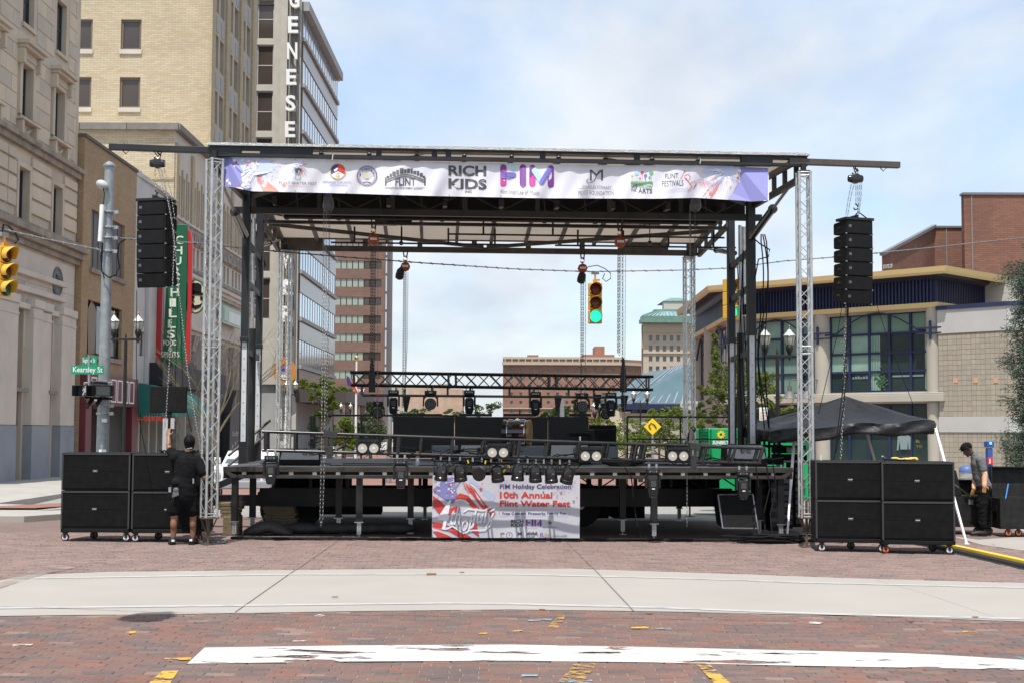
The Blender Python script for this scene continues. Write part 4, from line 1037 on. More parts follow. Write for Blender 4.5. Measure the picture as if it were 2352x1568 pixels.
k=MB(FTW);k.add([(tx(365),2.8,tz(8)),(tx(625),2.8,tz(8)),(tx(625),12,tz(8)),(tx(365),12,tz(8)),(tx(450),5,tz(-32)),(tx(540),5,tz(-32))],[(0,1,5,4),(1,2,5),(2,3,4,5),(3,0,4)]);k.build('copper_cap',cop,bw_)
# ---- distant low blocks on the left of the skyline
for(x0,x1,y0,y1,D,col,lb)in((890,1008,882,960,420,(0.46,0.41,0.33),'distant cream block with small windows at the end of the street'),
(938,1062,892,975,360,(0.50,0.36,0.27),'distant pale brick block with a faded mural on the skyline'),
(1008,1030,880,950,380,(0.36,0.22,0.15),'distant thin orange brick chimney block')):
 F_=frame(fp(W,x0,950,D).x,D,1,0);xx=fp(F_,x1,950).x;z_=fp(F_,x0,y0).z
 db=thing('distant_building',lb,'building',tuple(F_@Vector((xx/2,0,0))))
 oo=[(xx*(.3+.12*i),xx*(.3+.12*i)+.9,z_-3.2-3.4*j,z_-1.4-3.4*j)for i in range(5)for j in range(3)]if D==420 else[]
 mb=MB(F_);wall(mb,xx,-1,z_,oo,.4);block(mb,0,xx,0,12,-1,z_);mb.quad((xx,0,-1),(xx,12,-1),(xx,12,z_),(xx,0,z_))
 mb.build('wall',mat('distant_wall_%s'%'abc'[int(D/30)%3],col,.9,0,(col[0]*.8,col[1]*.75,col[2]*.72),.15 if D!=360 else .5),db)
 for o in oo:window(db,F_,*o,.3,hfr,glass_dark,1,1,.1)
 # ================================================================ university pavilion on the right
pconcrete=mat('cream_concrete',(0.42,0.39,0.33),.85,0,(0.375,0.35,0.30),.8,.06,40)
bluem=mat('royal_blue_metal',(0.020,0.028,0.078),.4,.1,(0.024,0.032,0.088),1);bluef=mat('blue_window_frame',(0.020,0.030,0.072),.45,spec=.3);yelm=mat('cream_yellow_fascia',(0.62,0.47,0.22),.5)
bluesof=mat('dark_blue_soffit',(0.030,0.030,0.055),.4,.1)
Pc=fp(W,2150,900,58.0);Pl=fp(W,1678,900,65.2);Pb=fp(W,1600,900,78.0);Pr=Pc+(Vector((Pc.x-Pl.x,Pc.y-Pl.y,0))).cross(Vector((0,0,-1)))*.62
Pc,Pl,Pb,Pr=[Vector((q.x,q.y,0))for q in(Pc,Pl,Pb,Pr)]
def fr2(a,b):return frame(a.x,a.y,b.x-a.x,b.y-a.y)
FA,FC,FD2=fr2(Pl,Pc),fr2(Pc,Pr),fr2(Pb,Pl);LA,LC,LD=(Pc-Pl).length,(Pr-Pc).length,(Pl-Pb).length
pv=thing('university_pavilion','cream concrete pavilion with royal blue ribbed top and large green glass windows','building',tuple(FA@Vector((4,0,0))))
zy=lambda F,px,py,y=0:fp(F,px,py,y).z
zr0,zr1=zy(FA,2144,696),zy(FA,2144,650);zw1=zy(FA,2100,716);zw0=zy(FA,2100,898);zb0=zy(FA,2100,922)
zr1=zr0+.95;ztop=fp(W,2169,611,56.6).z
colx=[fp(FA,1888,900).x,fp(FA,2147,900).x]
bays=[]
for lo,hi,xs_ in((1902,2138,(1904,1948,1994,2040,2089,2137)),(1700,1875,(1700,1750,1793,1838,1875))):
 bays.append((fp(FA,lo,850).x,fp(FA,hi,850).x,[fp(FA,q,850).x for q in xs_]))
opA=[(b[0],b[1],zw0,zw1)for b in bays]+[(bays[0][0],bays[0][1],-.5,zb0-.06),(bays[1][0],bays[1][1],-.5,zb0-.06)]
mb=MB(FA);wall(mb,LA,-.6,zr0,opA,.3);mb.build('wall',pconcrete,pv)
zrows=[zw0,zy(FA,2100,850),zy(FA,2100,807),zy(FA,2100,762),zw1]
for bi,(a,b,xs_)in enumerate(bays):
 k=MB(FA)
 for x in xs_:k.box(x-.05,x+.05,.10,.26,zw0,zw1)
 for z in zrows:k.box(a,b,.12,.255,z-.045,z+.045)
 w_=k.build('window_grid',bluef,pv)
 for i in range(len(xs_)-1):
  for j in range(4):
   if bi==0:g_={(0,1):curtain,(0,2):curtain,(1,1):curtain,(1,2):curtain,(0,3):glass_green,(1,3):glass_green,(2,3):glass_green,(3,3):glass_green,(4,3):glass_green}.get((i,j),glass_teal)
   else:g_=curtain if i<3 else(glass_green if j>1 else glass_teal)
   x0_,x1_=xs_[i]+.05,xs_[i+1]-.05;z0_,z1_=zrows[j]+.045,zrows[j+1]-.045
   w,h=round(x1_-x0_,2),round(z1_-z0_,2)
   piece('pane',('pv',w,h,g_.name),lambda:MB().box(0,w,0,.03,0,h),local(FA,(x0_,.2,z0_)),w_,g_)
 if bi==1:
  k=MB(FA)
  for i in range(42):x=a+.1+(xs_[3]-a-.2)*i/42;k.box(x,x+.03,.175,.195,zw0+.1,zrows[3])
  k.build('blind_slat',mat('blind_stripe',(0.14,0.22,0.19),.5),pv)
 else:
  k=MB(FA)
  for(c0_,c1_,r0_)in((xs_[2]+.05,xs_[2]+.5,0),(xs_[5]-.32,xs_[5]-.06,0)):
   n_=6
   for i in range(n_):x=c0_+(c1_-c0_)*i/n_;k.box(x,x+.05,.17,.195,zw0+.08,zrows[3]-.06)
  k.each('drape',curtain,pv)
  k=MB(FA);k.box(xs_[3]+.1,xs_[5]-.4,.17,.19,zw0+.62,zw0+.70);
  for i in range(9):x=xs_[1]+.1+i*.13;k.box(x,x+.09,.17,.19,zw0+.58,zw0+.66+.03*(i%3))
  k.build('desk_papers',mat('bluish_paper',(0.16,0.24,0.26),.6),pv)
  k=MB(FA)
  for i in range(60):ball(k,(xs_[3]-.42+random.gauss(0,.13),.17,zw0+.55+random.gauss(0,.18)),(.06,.02,.04),n=5)
  k.build('indoor_plant',mat('indoor_green',(0.02,0.07,0.03),.6),pv)
  # shallow arch tube across the bay with its cross brackets
 k=MB(FA);zz=zrows[3]+.02;hh_=zw1-zrows[3]-.05
 k.path([(a-.15,-.12,zz),(a+.5,-.12,zz+.05)]+[(a+.5+(b-a-1.0)*t/10,-.12,zz+.05+hh_*math.sin(math.pi*t/10))for t in range(1,10)]+[(b-.5,-.12,zz+.05),(b+.15,-.12,zz)],.035,6)
 k.build('arch_tube',bluef,pv)
for x in(colx[0],colx[1],fp(FA,1684,850).x):
 k=MB(FA);k.lathe([(.36,-.5),(.36,zb0-.02)],Matrix.Translation((x,.1,0)),20);k.lathe([(.36,zw0-.25),(.36,zr0)],Matrix.Translation((x,.1,0)),20);k.build('column',pconcrete,pv,smooth=True)
 k=MB(FA);z=zrows[3]+.02;k.box(x-.6,x+.6,-.34,-.28,z-.16,z-.10);k.box(x-.6,x+.6,-.34,-.28,z+.06,z+.12);k.box(x-.04,x+.04,-.345,-.275,z-.38,z+.38);k.build('cross_bracket',bluef,pv)
k=MB(FA);k.box(-.3,LA+.55,-.45,.02,zb0,zw0-.12);k.box(-.3,LA+.5,-.38,.02,zw0-.118,zw0-.06);k.build('belt_beam',pconcrete,pv,bevel=.02)
# shop windows below with hanging clothes
k=MB(FA)
for a,b,xs_ in bays:
 for x in xs_:k.box(x-.05,x+.05,.05,.2,-.5,zb0-.06)
 for z in(zb0-.08,zb0-.95,.3):k.box(a,b,.06,.19,z-.05,z+.05)
sw_=k.build('shopfront_frame',bluef,pv)
for a,b,xs_ in bays:
 for i in range(len(xs_)-1):k=MB(FA);k.box(xs_[i]+.05,xs_[i+1]-.05,.12,.14,-.45,zb0-.1);k.build('shop_glass',glass_teal if i!=3 else mat('shop_teal_glass',(0.03,0.05,0.05),.1),sw_)
k=MB(FA);k.use(mat('pale_garment',(0.20,0.26,0.27),.8))
gar=lambda pts:poly2(k,pts,on(FA,.04))
gar([(2062,1000),(2070,996),(2084,996),(2092,1003),(2091,1031),(2087,1031),(2086,1010),(2084,1031),(2068,1031),(2067,1010),(2064,1033),(2060,1033)])
gar([(2231,1005),(2236,997),(2238,1003),(2246,1003),(2249,997),(2253,1006),(2250,1022),(2234,1022)]);gar([(2234,1024),(2250,1024),(2253,1056),(2246,1058),(2243,1034),(2240,1058),(2227,1058)])
k.use(mat('dim_gold_print',(0.22,0.20,0.03),.6));text(k,'M',2143,1001,2153,1010,on(FA,.045),.05);text(k,'M',2310,1006,2320,1014,on(FA,.045),.05)
text(k,'BLUE',2284,1011,2302,1017,on(FA,.045),.02);text(k,'YO',2104,1021,2118,1027,on(FA,.045),.02);text(k,'BL',2104,1009,2114,1015,on(FA,.045),.02)
k.build('window_display',None,pv)
# ribbed blue crown: front, left flank, right flank; slanted soffit; yellow bands
for F_,L_,nm in((FA,LA,64),(FD2,LD,30),(FC,LC,44)):
 k=MB(F_);k.quad((0,0,zr0),(L_,0,zr0),(L_,0,ztop-.2),(0,0,ztop-.2))
 k.build('crown_wall',bluem,pv)
 for i in range(nm):
  x=L_*i/nm;piece('rib',('rib',round(L_/nm,3)),lambda:MB().prism([(.02,0),(L_/nm*.55,0),(L_/nm*.55,zr1-zr0+.05),(.02,zr1-zr0+.05)],-.10,-.002),local(F_,(x,0,zr0+.003)),pv,bluem)
def offs(d):
 """plan outline pushed out by d"""
 c_=(Pl+Pc+Pr+Pb)/4;out=[]
 nA=(FA.to_3x3()@Vector((0,-1,0)));nC=FC.to_3x3()@Vector((0,-1,0));nD=FD2.to_3x3()@Vector((0,-1,0))
 def corner(p,n1,n2):
  m_=(n1+n2).normalized();return p+m_*(d/max(.3,m_.dot(n1)))
 return[Pb+nD*d,corner(Pl,nD,nA),corner(Pc,nA,nC),Pr+nC*d]
def band(d0,z0,d1,z1,mt,name):
 a_,b_=offs(d0),offs(d1);k=MB();vs=[Vector((q.x,q.y,z0))for q in a_]+[Vector((q.x,q.y,z1))for q in b_]
 k.add(vs,[(i,i+1,i+5,i+4)for i in range(3)]);return k.build(name,mt,pv)
band(.10,zr1+.02,.32,zr1+.14,bluesof,'soffit_step');band(.32,zr1+.14,.34,zr1+.24,bluesof,'soffit_step');band(.34,zr1+.24,1.0,ztop-.30,bluesof,'soffit')
band(1.0,ztop-.30,1.06,ztop-.20,yelm,'fascia_lip');band(1.06,ztop-.20,1.10,ztop,yelm,'fascia')
k=MB();o_=offs(1.10);k.add([Vector((q.x,q.y,ztop))for q in o_],[(0,1,2,3)]);k.build('roof',mat('pale_roof',(0.5,0.5,0.47),.9),pv)
band(.0,zr0-.22,.28,zr0-.20,yelm,'sill_soffit');band(.28,zr0-.20,.30,zr0,yelm,'sill_fascia');band(.30,zr0,.0,zr0+.001,yelm,'sill_top')
# left flank wall with arched windows and columns
mb=MB(FD2);opd=[(LD*.08,LD*.42,zw0,zw1),(LD*.55,LD*.93,zw0,zw1)];wall(mb,LD,-.6,zr0,opd,.3);mb.build('flank_wall',pconcrete,pv)
for o in opd:
 window(pv,FD2,*o,.2,bluef,mat('reflective_glass',(0,0,0)),3,4,.12)
 k=MB(FD2);k.path([(o[0],-.1,o[2]+2.2)]+[(o[0]+(o[1]-o[0])*t/8,-.1,o[2]+2.2+1.1*math.sin(math.pi*t/8))for t in range(1,8)]+[(o[1],-.1,o[2]+2.2)],.06,5);k.build('arch_tube',bluef,pv)
for x in(0.3,LD*.485):k=MB(FD2);k.lathe([(.42,-.5),(.42,zr0)],Matrix.Translation((x,.05,0)),18);k.build('column',pconcrete,pv,smooth=True)
mb=MB(FC);wall(mb,LC,-.6,zr0-.2,[],.3);mb.build('flank_wall',pconcrete,pv)
# white lettering-free block to the right and tiled wall in front of it
tileA=fp(W,2160,1100,57.6);tileB=fp(W,2319,1100,55.4);FTL=fr2(Vector((tileA.x,tileA.y,0)),Vector((tileB.x,tileB.y,0)));LT=(tileB-tileA).xy.length
tiles=varmat('sand_tile',[(0,(0.345,0.305,0.25)),(.3,(0.325,0.285,0.235)),(.6,(0.36,0.32,0.265)),(.85,(0.335,0.298,0.25))],.8,.08,.15,30);grout=mat('tile_grout',(0.30,0.225,0.14),.9)
wht_st=mat('pale_band_stone',(0.46,0.45,0.435),.8,0,(0.42,0.41,0.395),1)
tw_=thing('tiled_wing','pavilion wing faced in square sand coloured tiles with white bands','building',(tileA.x+1,tileA.y,0))
zt0=zy(FTL,2200,702);zb1=zy(FTL,2200,771-8);zb2=zy(FTL,2250,900+55*0);zm1,zm0=fp(FTL,2250,958).z,fp(FTL,2250,993).z
zm1,zm0=fp(FTL,2300,957-0).z,fp(FTL,2300,993).z
LX=30
mb=MB(FTL);wall(mb,LT,-.6,zt0,[],.1);mb.quad((0,6,zt0),(0,0,zt0),(LT,0,zt0),(LT,6,zt0));mb.build('wall',grout,tw_)
FTR=FTL@Matrix.Translation((LT,0,0))@Matrix.Rotation(R(35),4,'Z')
mb=MB(FTR);wall(mb,22,-.6,zt0,[],.1);mb.build('return_wall',grout,tw_)
zband=fp(FTL,2250,762).z
zmt,zmb=fp(FTL,2250,955).z,fp(FTL,2250,992).z
for F_,L_,mx in((FTL,LT,240),(FTR,22,0)):
 tsz=.205
 stones(tw_,F_,.01,L_,zmt+.0,zband,[],tsz,tsz,tiles,.015,.012,name='tile',maxn=mx//2,stagger=False)
 stones(tw_,F_,.01,L_,-.35,zmb,[],tsz,tsz,tiles,.015,.012,name='tile',maxn=mx//2,stagger=False)
 k=MB(F_);k.box(-.002,L_+.01,-.05,.02,zmb+.003,zmt-.003);k.box(-.002,L_+.01,-.05,.02,zband+.003,zt0-.14);k.each('white_band',wht_st,tw_)
 k=MB(F_);k.box(-.05,L_+.03,-.1,.3,zt0-.138,zt0+.03);k.build('blue_coping',bluem,tw_)
k=MB(FTL)
for px in(2424,2494,2565):
 c=fp(FTL,1764+(px-1764)*1.0,919)if False else fp(FTL,1764+{2424:1725,2494:1908,2565:2095}[px]*.25,784+355*.25)
 k.box(c.x-.09,c.x+.1,-.03,-.016,c.z-.1,c.z+.1)
k.each('orange_tile',mat('salmon_tile',(0.58,0.30,0.17),.8),tw_)
k=MB(FTL);k.box(-.4,30,4.5,4.6,3,fp(FTL,2290,645,4.5).z);k.build('upper_wall',mat('off_white_render',(0.50,0.488,0.45),.85),tw_)
k=MB(FTL);z_=fp(FTL,2290,645,4.5).z;k.box(1.2,30,4.3,4.9,z_+.002,z_+.12);k.build('upper_coping',bluem,tw_)
# ---- low glazed roof with the university sign
FP=frame(0,84,1,0)
gp_=thing('glazed_atrium','low atrium with a sloping blue glass roof beside the pavilion','building',tuple(fp(FP,1530,1000)))
gl_=mat('sky_blue_roof_glass',(0.06,0.11,0.13),.4,.0,(0.08,0.135,0.155),.6)
A_=[fp(FP,*q)for q in((1437,926),(1640,926),(1640,850),(1570,868))]
k=MB(FP);q0,q1,q2,q3=A_;q2=q2+Vector((0,6,.9));q3=q3+Vector((0,6,.9));k.quad(q0,q1,q2,q3);k.quad(q0,q3,q3+Vector((-1,8,0)),q0+Vector((-1,14,0)));k.build('glass_roof',gl_,gp_)
k=MB(FP)
for i in range(12):
 t=i/11;a=q0.lerp(q1,t);b=q3.lerp(q2,t);k.beam(a,b,.09,.1)
for i in range(4):k.beam(q0.lerp(q3,i/3),q1.lerp(q2,i/3),.09,.1)
k.each('roof_bar',mat('bar_grey_blue',(0.20,0.24,0.28),.5),gp_)
k=MB(FP);zA=q0.z;k.box(q0.x-.4,q1.x,-.4,8,zA-.35,zA-.02);k.build('eaves',bluem,gp_)
k=MB(FP);k.box(q0.x+.3,q1.x,.2,.4,fp(FP,1500,948).z,zA-.36);k.build('clerestory',glass_teal,gp_)
k=MB(FP)
for i in range(14):x=q0.x+.3+i*.42*1.1;k.box(x,x+.07,.1,.19,fp(FP,1500,948).z,zA-.36)
k.build('mullion',bluef,gp_)
k=MB(FP);k.box(q0.x-.2,q1.x,-.1,8,-.6,fp(FP,1500,948).z-.003);k.build('wall',pconcrete,gp_)
k=MB(FP);k.box(q0.x-1.2,q0.x-.21,-.2,6,-.6,zA-.4);k.build('louvre',mat('cream_louvre',(0.5,0.45,0.33),.8),gp_)
us=thing('university_sign','white hanging sign lettered UNIVERSITY OF MICHIGAN in front of the glass roof','sign',tuple(fp(FP,1590,1000,-12)),F=FP)
k=MB(FP);pxbox(k,FP,1623-60-0,920,1706-94+1,940,-12,-11.8);k.build('board',mat('sign_board_white',(0.5,0.52,0.55),.5),us)
k=MB(FP);text(k,'UNIVERSITY OF MICHIGAN',1566,926,1610,931,on(FP,-12.02),.0);k.build('lettering',bluem,us)
k=MB(FP);pxbox(k,FP,1588,933,1592,938,-12.05,-12.01);k.build('logo',yelm,us)
k=MB(FP)
for px in(1568,1608):a=fp(FP,px,940,-11.9);k.tube(a,(a.x,a.y,0),.05)
k.build('post',zinc,us)
# ---- big brown brick block behind, lettered STATE OF
FST=frame(0,92,1,0);sb=thing('brown_brick_civic_building','large windowless brown brick civic building rising behind the pavilion','building',tuple(fp(FST,2250,900)))
rb=brickmat('civic_brick',((0.255,0.125,0.085),(0.20,0.095,0.07)),(0.15,0.085,0.065),0.5,0.14,0.02,bump=.2,big=(.85,1.1))
a=fp(FST,2027,700);b=fp(FST,2027,588);c=fp(FST,2176,524,6);d=fp(FST,2176,700,6)
k=MB(FST);k.add([(a.x,0,-1),(c.x,9,-1),(c.x,9,fp(FST,2178,523,9).z),(a.x,0,b.z)],[(0,1,2,3)]);k.build('slanted_wall',rb,sb)
zt_=fp(FST,2178,524,9).z
k=MB(FST);k.box(c.x+.003,c.x+6,9,9.5,-1,zt_);k.build('middle_wall',rb,sb)
xl=fp(FST,2218,700,5).x;k=MB(FST);k.box(xl,xl+40,5,5.6,-1,fp(FST,2220,448,5).z);k.build('high_wall',rb,sb)
k=MB(FST);z_=fp(FST,2220,448,5).z;k.box(xl-.08,xl+40,4.9,5.7,z_+.002,z_+.16);k.beam((a.x,0,b.z+.1),(c.x,9,fp(FST,2178,523,9).z+.1),.3,.2);k.box(c.x,c.x+6,8.9,9.6,zt_+.002,zt_+.14);k.build('coping',mat('grey_metal_coping',(0.16,0.16,0.17),.5),sb)
k=MB(FST)
for px in(2234,):x=fp(FST,px,700,5).x;k.box(x,x+.08,4.96,4.998,0,z_)
k.box(c.x+.8,c.x+.88,8.96,8.998,0,zt_);k.build('joint',mat('joint_grey',(0.2,0.19,0.18),.7),sb)
def stm(px,py):
 p=fp(FST,px,py,0);t=(p.x-a.x)/(c.x-a.x);q=fp(FST,px,py,max(0,9*t)-.12);return q
k=MB(FST);text(k,'STATE OF',2028.5,609,2050,618,stm,.03,skew=-3);k.build('lettering',white,sb)
# ================================================================ mobile stage
def sb_(mb,x0,y0,x1,y1,v,v2):
 """box given by picture corners at stage depth v, running back to v2"""
 a=sp(x0,y0,v);b=sp(x1,y1,v);mb.box(a.x,b.x,v,v2,b.z,a.z)
tread=mat('tread_plate',(0.50,0.51,0.51),.32,.8,(0.36,0.37,0.37),30,.9,60,stretch=(1,1,3))
membrane=mat('translucent_roof_panel',(0.60,0.55,0.50),.6,0,(0.50,0.46,0.42),.7,emit=None)
nt=membrane.node_tree;tr_=nt.nodes.new('ShaderNodeBsdfTranslucent');tr_.inputs[0].default_value=(0.60,0.55,0.50,1);ms_=nt.nodes.new('ShaderNodeMixShader');ms_.inputs[0].default_value=.62
nt.links.new(nt.nodes['Principled BSDF'].outputs[0],ms_.inputs[1]);nt.links.new(tr_.outputs[0],ms_.inputs[2]);nt.links.new(ms_.outputs[0],nt.nodes['Material Output'].inputs[0])
stage=thing('mobile_stage','black mobile stage with hinged roof, steel masts and fold-out deck','stage',(0,4,0),F=S)
ZB=sp(1168,383,0).z-.02
uL,uR=sp(480,340,0).x,sp(1855,368,0).x
def rz_(u,px=None):return 0
zTL,zTR=sp(480,334,0).z,sp(1855,360,0).z;zT=(zTL+zTR)/2;zBt=(sp(600,357,0).z+sp(1840,386,0).z)/2
a1=sp(718,340,0).x;a2=sp(1703,360,0).x
k=MB(S)
k.box(uL,uL+(a1-uL)*.31,0,.12,zBt,zT);k.box(uL+(a1-uL)*.49,a1,0,.12,zBt,zT);k.box(uL+(a1-uL)*.31,uL+(a1-uL)*.49,0,.1,zT-.06,zT-.002);k.box(uL+(a1-uL)*.31,uL+(a1-uL)*.49,0,.1,zBt+.002,zBt+.06)
k.box(a2,uR-.58,0,.12,zBt,zT);k.box(uR-.3,uR,0,.12,zBt,zT);k.box(uR-.58,uR-.3,0,.1,zT-.05,zT-.002);k.box(uR-.58,uR-.3,0,.1,zBt+.002,zBt+.05)
k.each('front_girder',navy,stage,bevel=.006)
k=MB(S);k.box(a1,a2,0,.1,zT-.022,zT-.001);k.box(a1,a2,0,.1,zBt,zBt+.058)
k.each('girder_chord',navy,stage)
for px in(997,1029,1244,1491,1731-60,1465+240):
 pass
for i,px in enumerate((998,1030,1247,1464,1500-33+242,1230-400+40)):
 u=sp(px,360,0).x
 k=MB(S);k.box(u-.045,u+.045,.01,.09,zBt+.056,zT-.02);k.build('girder_post',navy,stage)
k=MB(S);k.box(uL-.02,uR+.02,-.05,.35,zT+.001,zT+.045);k.build('tread_edge',tread,stage)
# roof skin: front wing, spine zone, rear wing
vR=10.5;uRL,uRR=sp(645,560,vR).x,sp(1600,575,vR).x;zRb=(sp(900,580,vR).z+sp(1400,586,vR).z)/2;zRt=zRb+.33
zS=6.32
def roofpt(s,v):
 t=v/vR;return Vector((uL+.12+(uRL-uL-.12)*t*.3+(uR-uL-.24+((uRR-uRL)-(uR-uL-.24))*t*.3)*s,v,0))
secs=[(.32,zT-.01),(3.9,zS+.25),(6.6,zS+.25),(vR-.05,zRt-.03)]
WL,WR=uL+.2,uR-.2
def rw(v):
 t=v/vR;return(WL+(uRL+.05-WL)*t,WR+(uRR-.05-WR)*t)
for i in range(3):
 (v0,z0),(v1,z1)=secs[i],secs[i+1];l0,r0=rw(v0);l1,r1=rw(v1)
 nP=12
 for j in range(nP):
  k=MB(S);s0,s1=j/nP,(j+1)/nP;g=.01
  P=[(l0+(r0-l0)*s0+g,v0,z0),(l0+(r0-l0)*s1-g,v0,z0),(l1+(r1-l1)*s1-g,v1,z1),(l1+(r1-l1)*s0+g,v1,z1)]
  k.add([Vector(p)for p in P]+[Vector(p)+Vector((0,0,.012))for p in P],[(3,2,1,0),(4,5,6,7),(0,1,5,4),(1,2,6,5),(2,3,7,6),(3,0,4,7)])
  k.build('roof_panel',membrane,stage)
ribm=mat('brown_black_steel',(0.055,0.045,0.040),.55,.1,(0.09,0.07,0.055),4)
for i in(0,2):
 (v0,z0),(v1,z1)=secs[i],secs[i+1];l0,r0=rw(v0);l1,r1=rw(v1)
 for j in range(13):
  s=j/12;k=MB(S);k.beam((l0+(r0-l0)*s,v0,z0-.06),(l1+(r1-l1)*s,v1,z1-.06),.07,.1);k.build('rafter',ribm,stage)
  # rear girder
k=MB(S);k.box(uRL,uRR,vR-.1,vR,zRt-.05,zRt+.02);k.box(uRL,uRR,vR-.1,vR,zRb,zRb+.13)
for s in(0,.06,.94,1):pass
k.box(uRL,uRL+1.0,vR-.1,vR-.003,zRb+.131,zRt-.051);k.box(uRR-1.9,uRR-.7,vR-.1,vR-.003,zRb+.131,zRt-.051);k.box(uRR-.25,uRR,vR-.1,vR-.003,zRb+.131,zRt-.051)
k.build('rear_girder',ribm,stage)
for s in(.2,.33,.46,.59,.72):u=uRL+(uRR-uRL)*s;k=MB(S);k.box(u-.06,u+.06,vR-.09,vR-.01,zRb+.129,zRt-.049);k.build('girder_post',ribm,stage)
# side rails of both wings (two chords with posts)
for sd in(0,1):
 for i in(0,2):
  (v0,z0),(v1,z1)=secs[i],secs[i+1];x0,x1=rw(v0)[sd],rw(v1)[sd];e=.1 if sd else-.1
  A=Vector((x0+e,v0,z0));B=Vector((x1+e,v1,z1));hA,hB=(.34,.40)if i==0 else(.38,.28)
  k=MB(S);k.beam(A,B,.08,.09);k.beam(A-Vector((0,0,hA)),B-Vector((0,0,hB)),.08,.10)
  for t in(0.02,.26,.5,.74,.98):p=A.lerp(B,t);h=hA+(hB-hA)*t;k.box(p.x-.035,p.x+.035,p.y-.04,p.y+.04,p.z-h,p.z)
  k.build('side_rail',ribm if i==2 else black,stage)
  # spine: two deep lattice beams between the masts, cross members, purlins
UL,UR=sp(560,700,3.9).x,sp(1727,700,3.9).x;VM0,VM1=3.9,6.65
zs=sp(1150,497,VM0).z
for v,zlo,zhi in((VM0,zs-.02,zs+.55),(VM1,sp(1150,521,VM1).z,sp(1150,521,VM1).z+.34)):
 k=MB(S);hc_=.12 if v==VM0 else .065;k.box(UL-.2,UR+.2,v-.05,v+.05,zlo,zlo+hc_);k.box(UL-.2,UR+.2,v-.05,v+.05,zhi-.06,zhi)
 n=14
 for j in range(n+1):
  u=UL+(UR-UL)*j/n
  if j%2==0:k.box(u-.04,u+.04,v-.04,v+.04,zlo+.12,zhi-.1)
  if j<n:
   u2=UL+(UR-UL)*(j+1)/n;za,zb=(zlo+.12,zhi-.1)if j%2 else(zhi-.1,zlo+.12);k.tube((u,v,za),(u2,v,zb),.018,n=5)
 k.build('spine_beam',black,stage)
k=MB(S);k.box(UL,UR,VM0+.5,VM0+.9,zs+.15,zs+.50);k.box(UL+.6,UR-.4,VM0+1.3,VM0+1.55,zs+.12,zs+.4);k.each('equipment_tray',blackmat,stage)
for j in range(9):u=UL+(UR-UL)*(j+.5)/9;k=MB(S);k.beam((u,VM0,zs+.25),(u,VM1,zs+.35),.08,.14);k.build('cross_member',black,stage)
for v_,z_,xa,xb in((7.3,zs+.12,1030,1664),(8.0,zs-.0,760,1190),(8.0,zs-.0,1275,1790)):
 a=sp(xa,540,v_).x;b=sp(min(xb,1690),540,v_).x;k=MB(S);k.tube((a,v_,z_),(b,v_,z_),.02,n=8)
 for j in range(4):u=a+(b-a)*(j+.5)/4;k.box(u-.02,u+.02,v_-.02,v_+.02,z_,z_+.35)
 k.build('hanging_pipe',black,stage)
k=MB(S);k.beam((UL+.2,6.9,zs+.22),(0,10.3,zRb+.12),.06,.08);k.beam((0.1,10.3,zRb+.12),(UR-.2,6.9,zs+.2),.06,.08);k.beam((UL+.1,3.9,zs+.3),(UL+3.3,.4,zBt+.2),.05,.07);k.beam((UR-.1,3.9,zs+.3),(UR-3.3,.4,zBt+.2),.05,.07);k.each('wind_brace',ribm,stage)
# winches under the spine
for px in(900,1470):
 c=sp(px,505,6.9);k=MB(S);k.box(c.x-.35,c.x+.1,6.7,7.0,c.z-.12,c.z+.14);k.tube((c.x+.1,6.85,c.z),(c.x+.42,6.85,c.z),.12,n=14)
 k.tube((c.x+.2,6.85,c.z-.1),(c.x+.2,6.85,c.z-.5),.012,n=5);ball(k,(c.x+.2,6.85,c.z-.5),.05,n=8);w=k.build('winch',blackgloss,stage)
 k=MB(S);k.box(c.x-.18,c.x-.1,6.69,6.699,c.z,c.z+.08);k.build('sticker',mat('yellow_sticker',(0.6,0.5,0.05),.5),w)
 # masts: outer black sleeve above, pale inner post below
pale=mat('pale_mast_steel',(0.62,0.635,0.65),.4,.1,(0.52,0.535,0.55),5,stretch=(6,6,1))
zd=1.22;DV0,DV1=1.45,9.3
def mast(px,v,ysplit,yb,wd,w2):
 u=sp(px,800,v).x;zz=sp(px,ysplit,v).z;zb_=sp(px,yb,v).z
 k=MB(S);k.box(u-wd/2,u+wd/2,v-.1,v+.1,zz,zs+.5);k.box(u-wd/2-.01,u+wd/2+.01,v-.11,v+.11,zz-.002,zz+.09);m_=k.build('mast',navy,stage,bevel=.006)
 k=MB(S);k.box(u-w2/2,u+w2/2,v-.05,v+.05,zb_,zz-.003);k.build('inner_post',pale,m_)
 k=MB(S)
 for s in(-1,1):k.box(u+s*(w2/2+.012)-.012,u+s*(w2/2+.012)+.012,v-.06,v+.04,zb_,zz-.003)
 for i in range(9):z=zb_+(zz-zb_)*(i+.5)/9;k.box(u-.008,u+.008,v-.058,v-.051,z,z+.01)
 k.box(u-w2/2-.03,u+w2/2+.03,v-.07,v+.07,zd-.25,zb_-.002);k.build('post_channel',black,m_)
 return u
mL0=mast(562,3.9,785,1013,.135,.095);mL1=mast(594,6.65,800,1014,.135,.095);mR0=mast(1726,3.9,770,1018,.15,.105);mR1=mast(1680,6.65,787,1018,.14,.10)
for(ua,va,ub,vb,zz)in((mL0,3.9,mL1,6.65,(5.35,4.6,3.3)),(mR0,3.9,mR1,6.65,(5.3,4.6,3.35))):
 for z in zz:k=MB(S);k.beam((ua,va+.1,z),(ub,vb-.1,z),.07,.11);k.build('mast_tie',navy,stage)
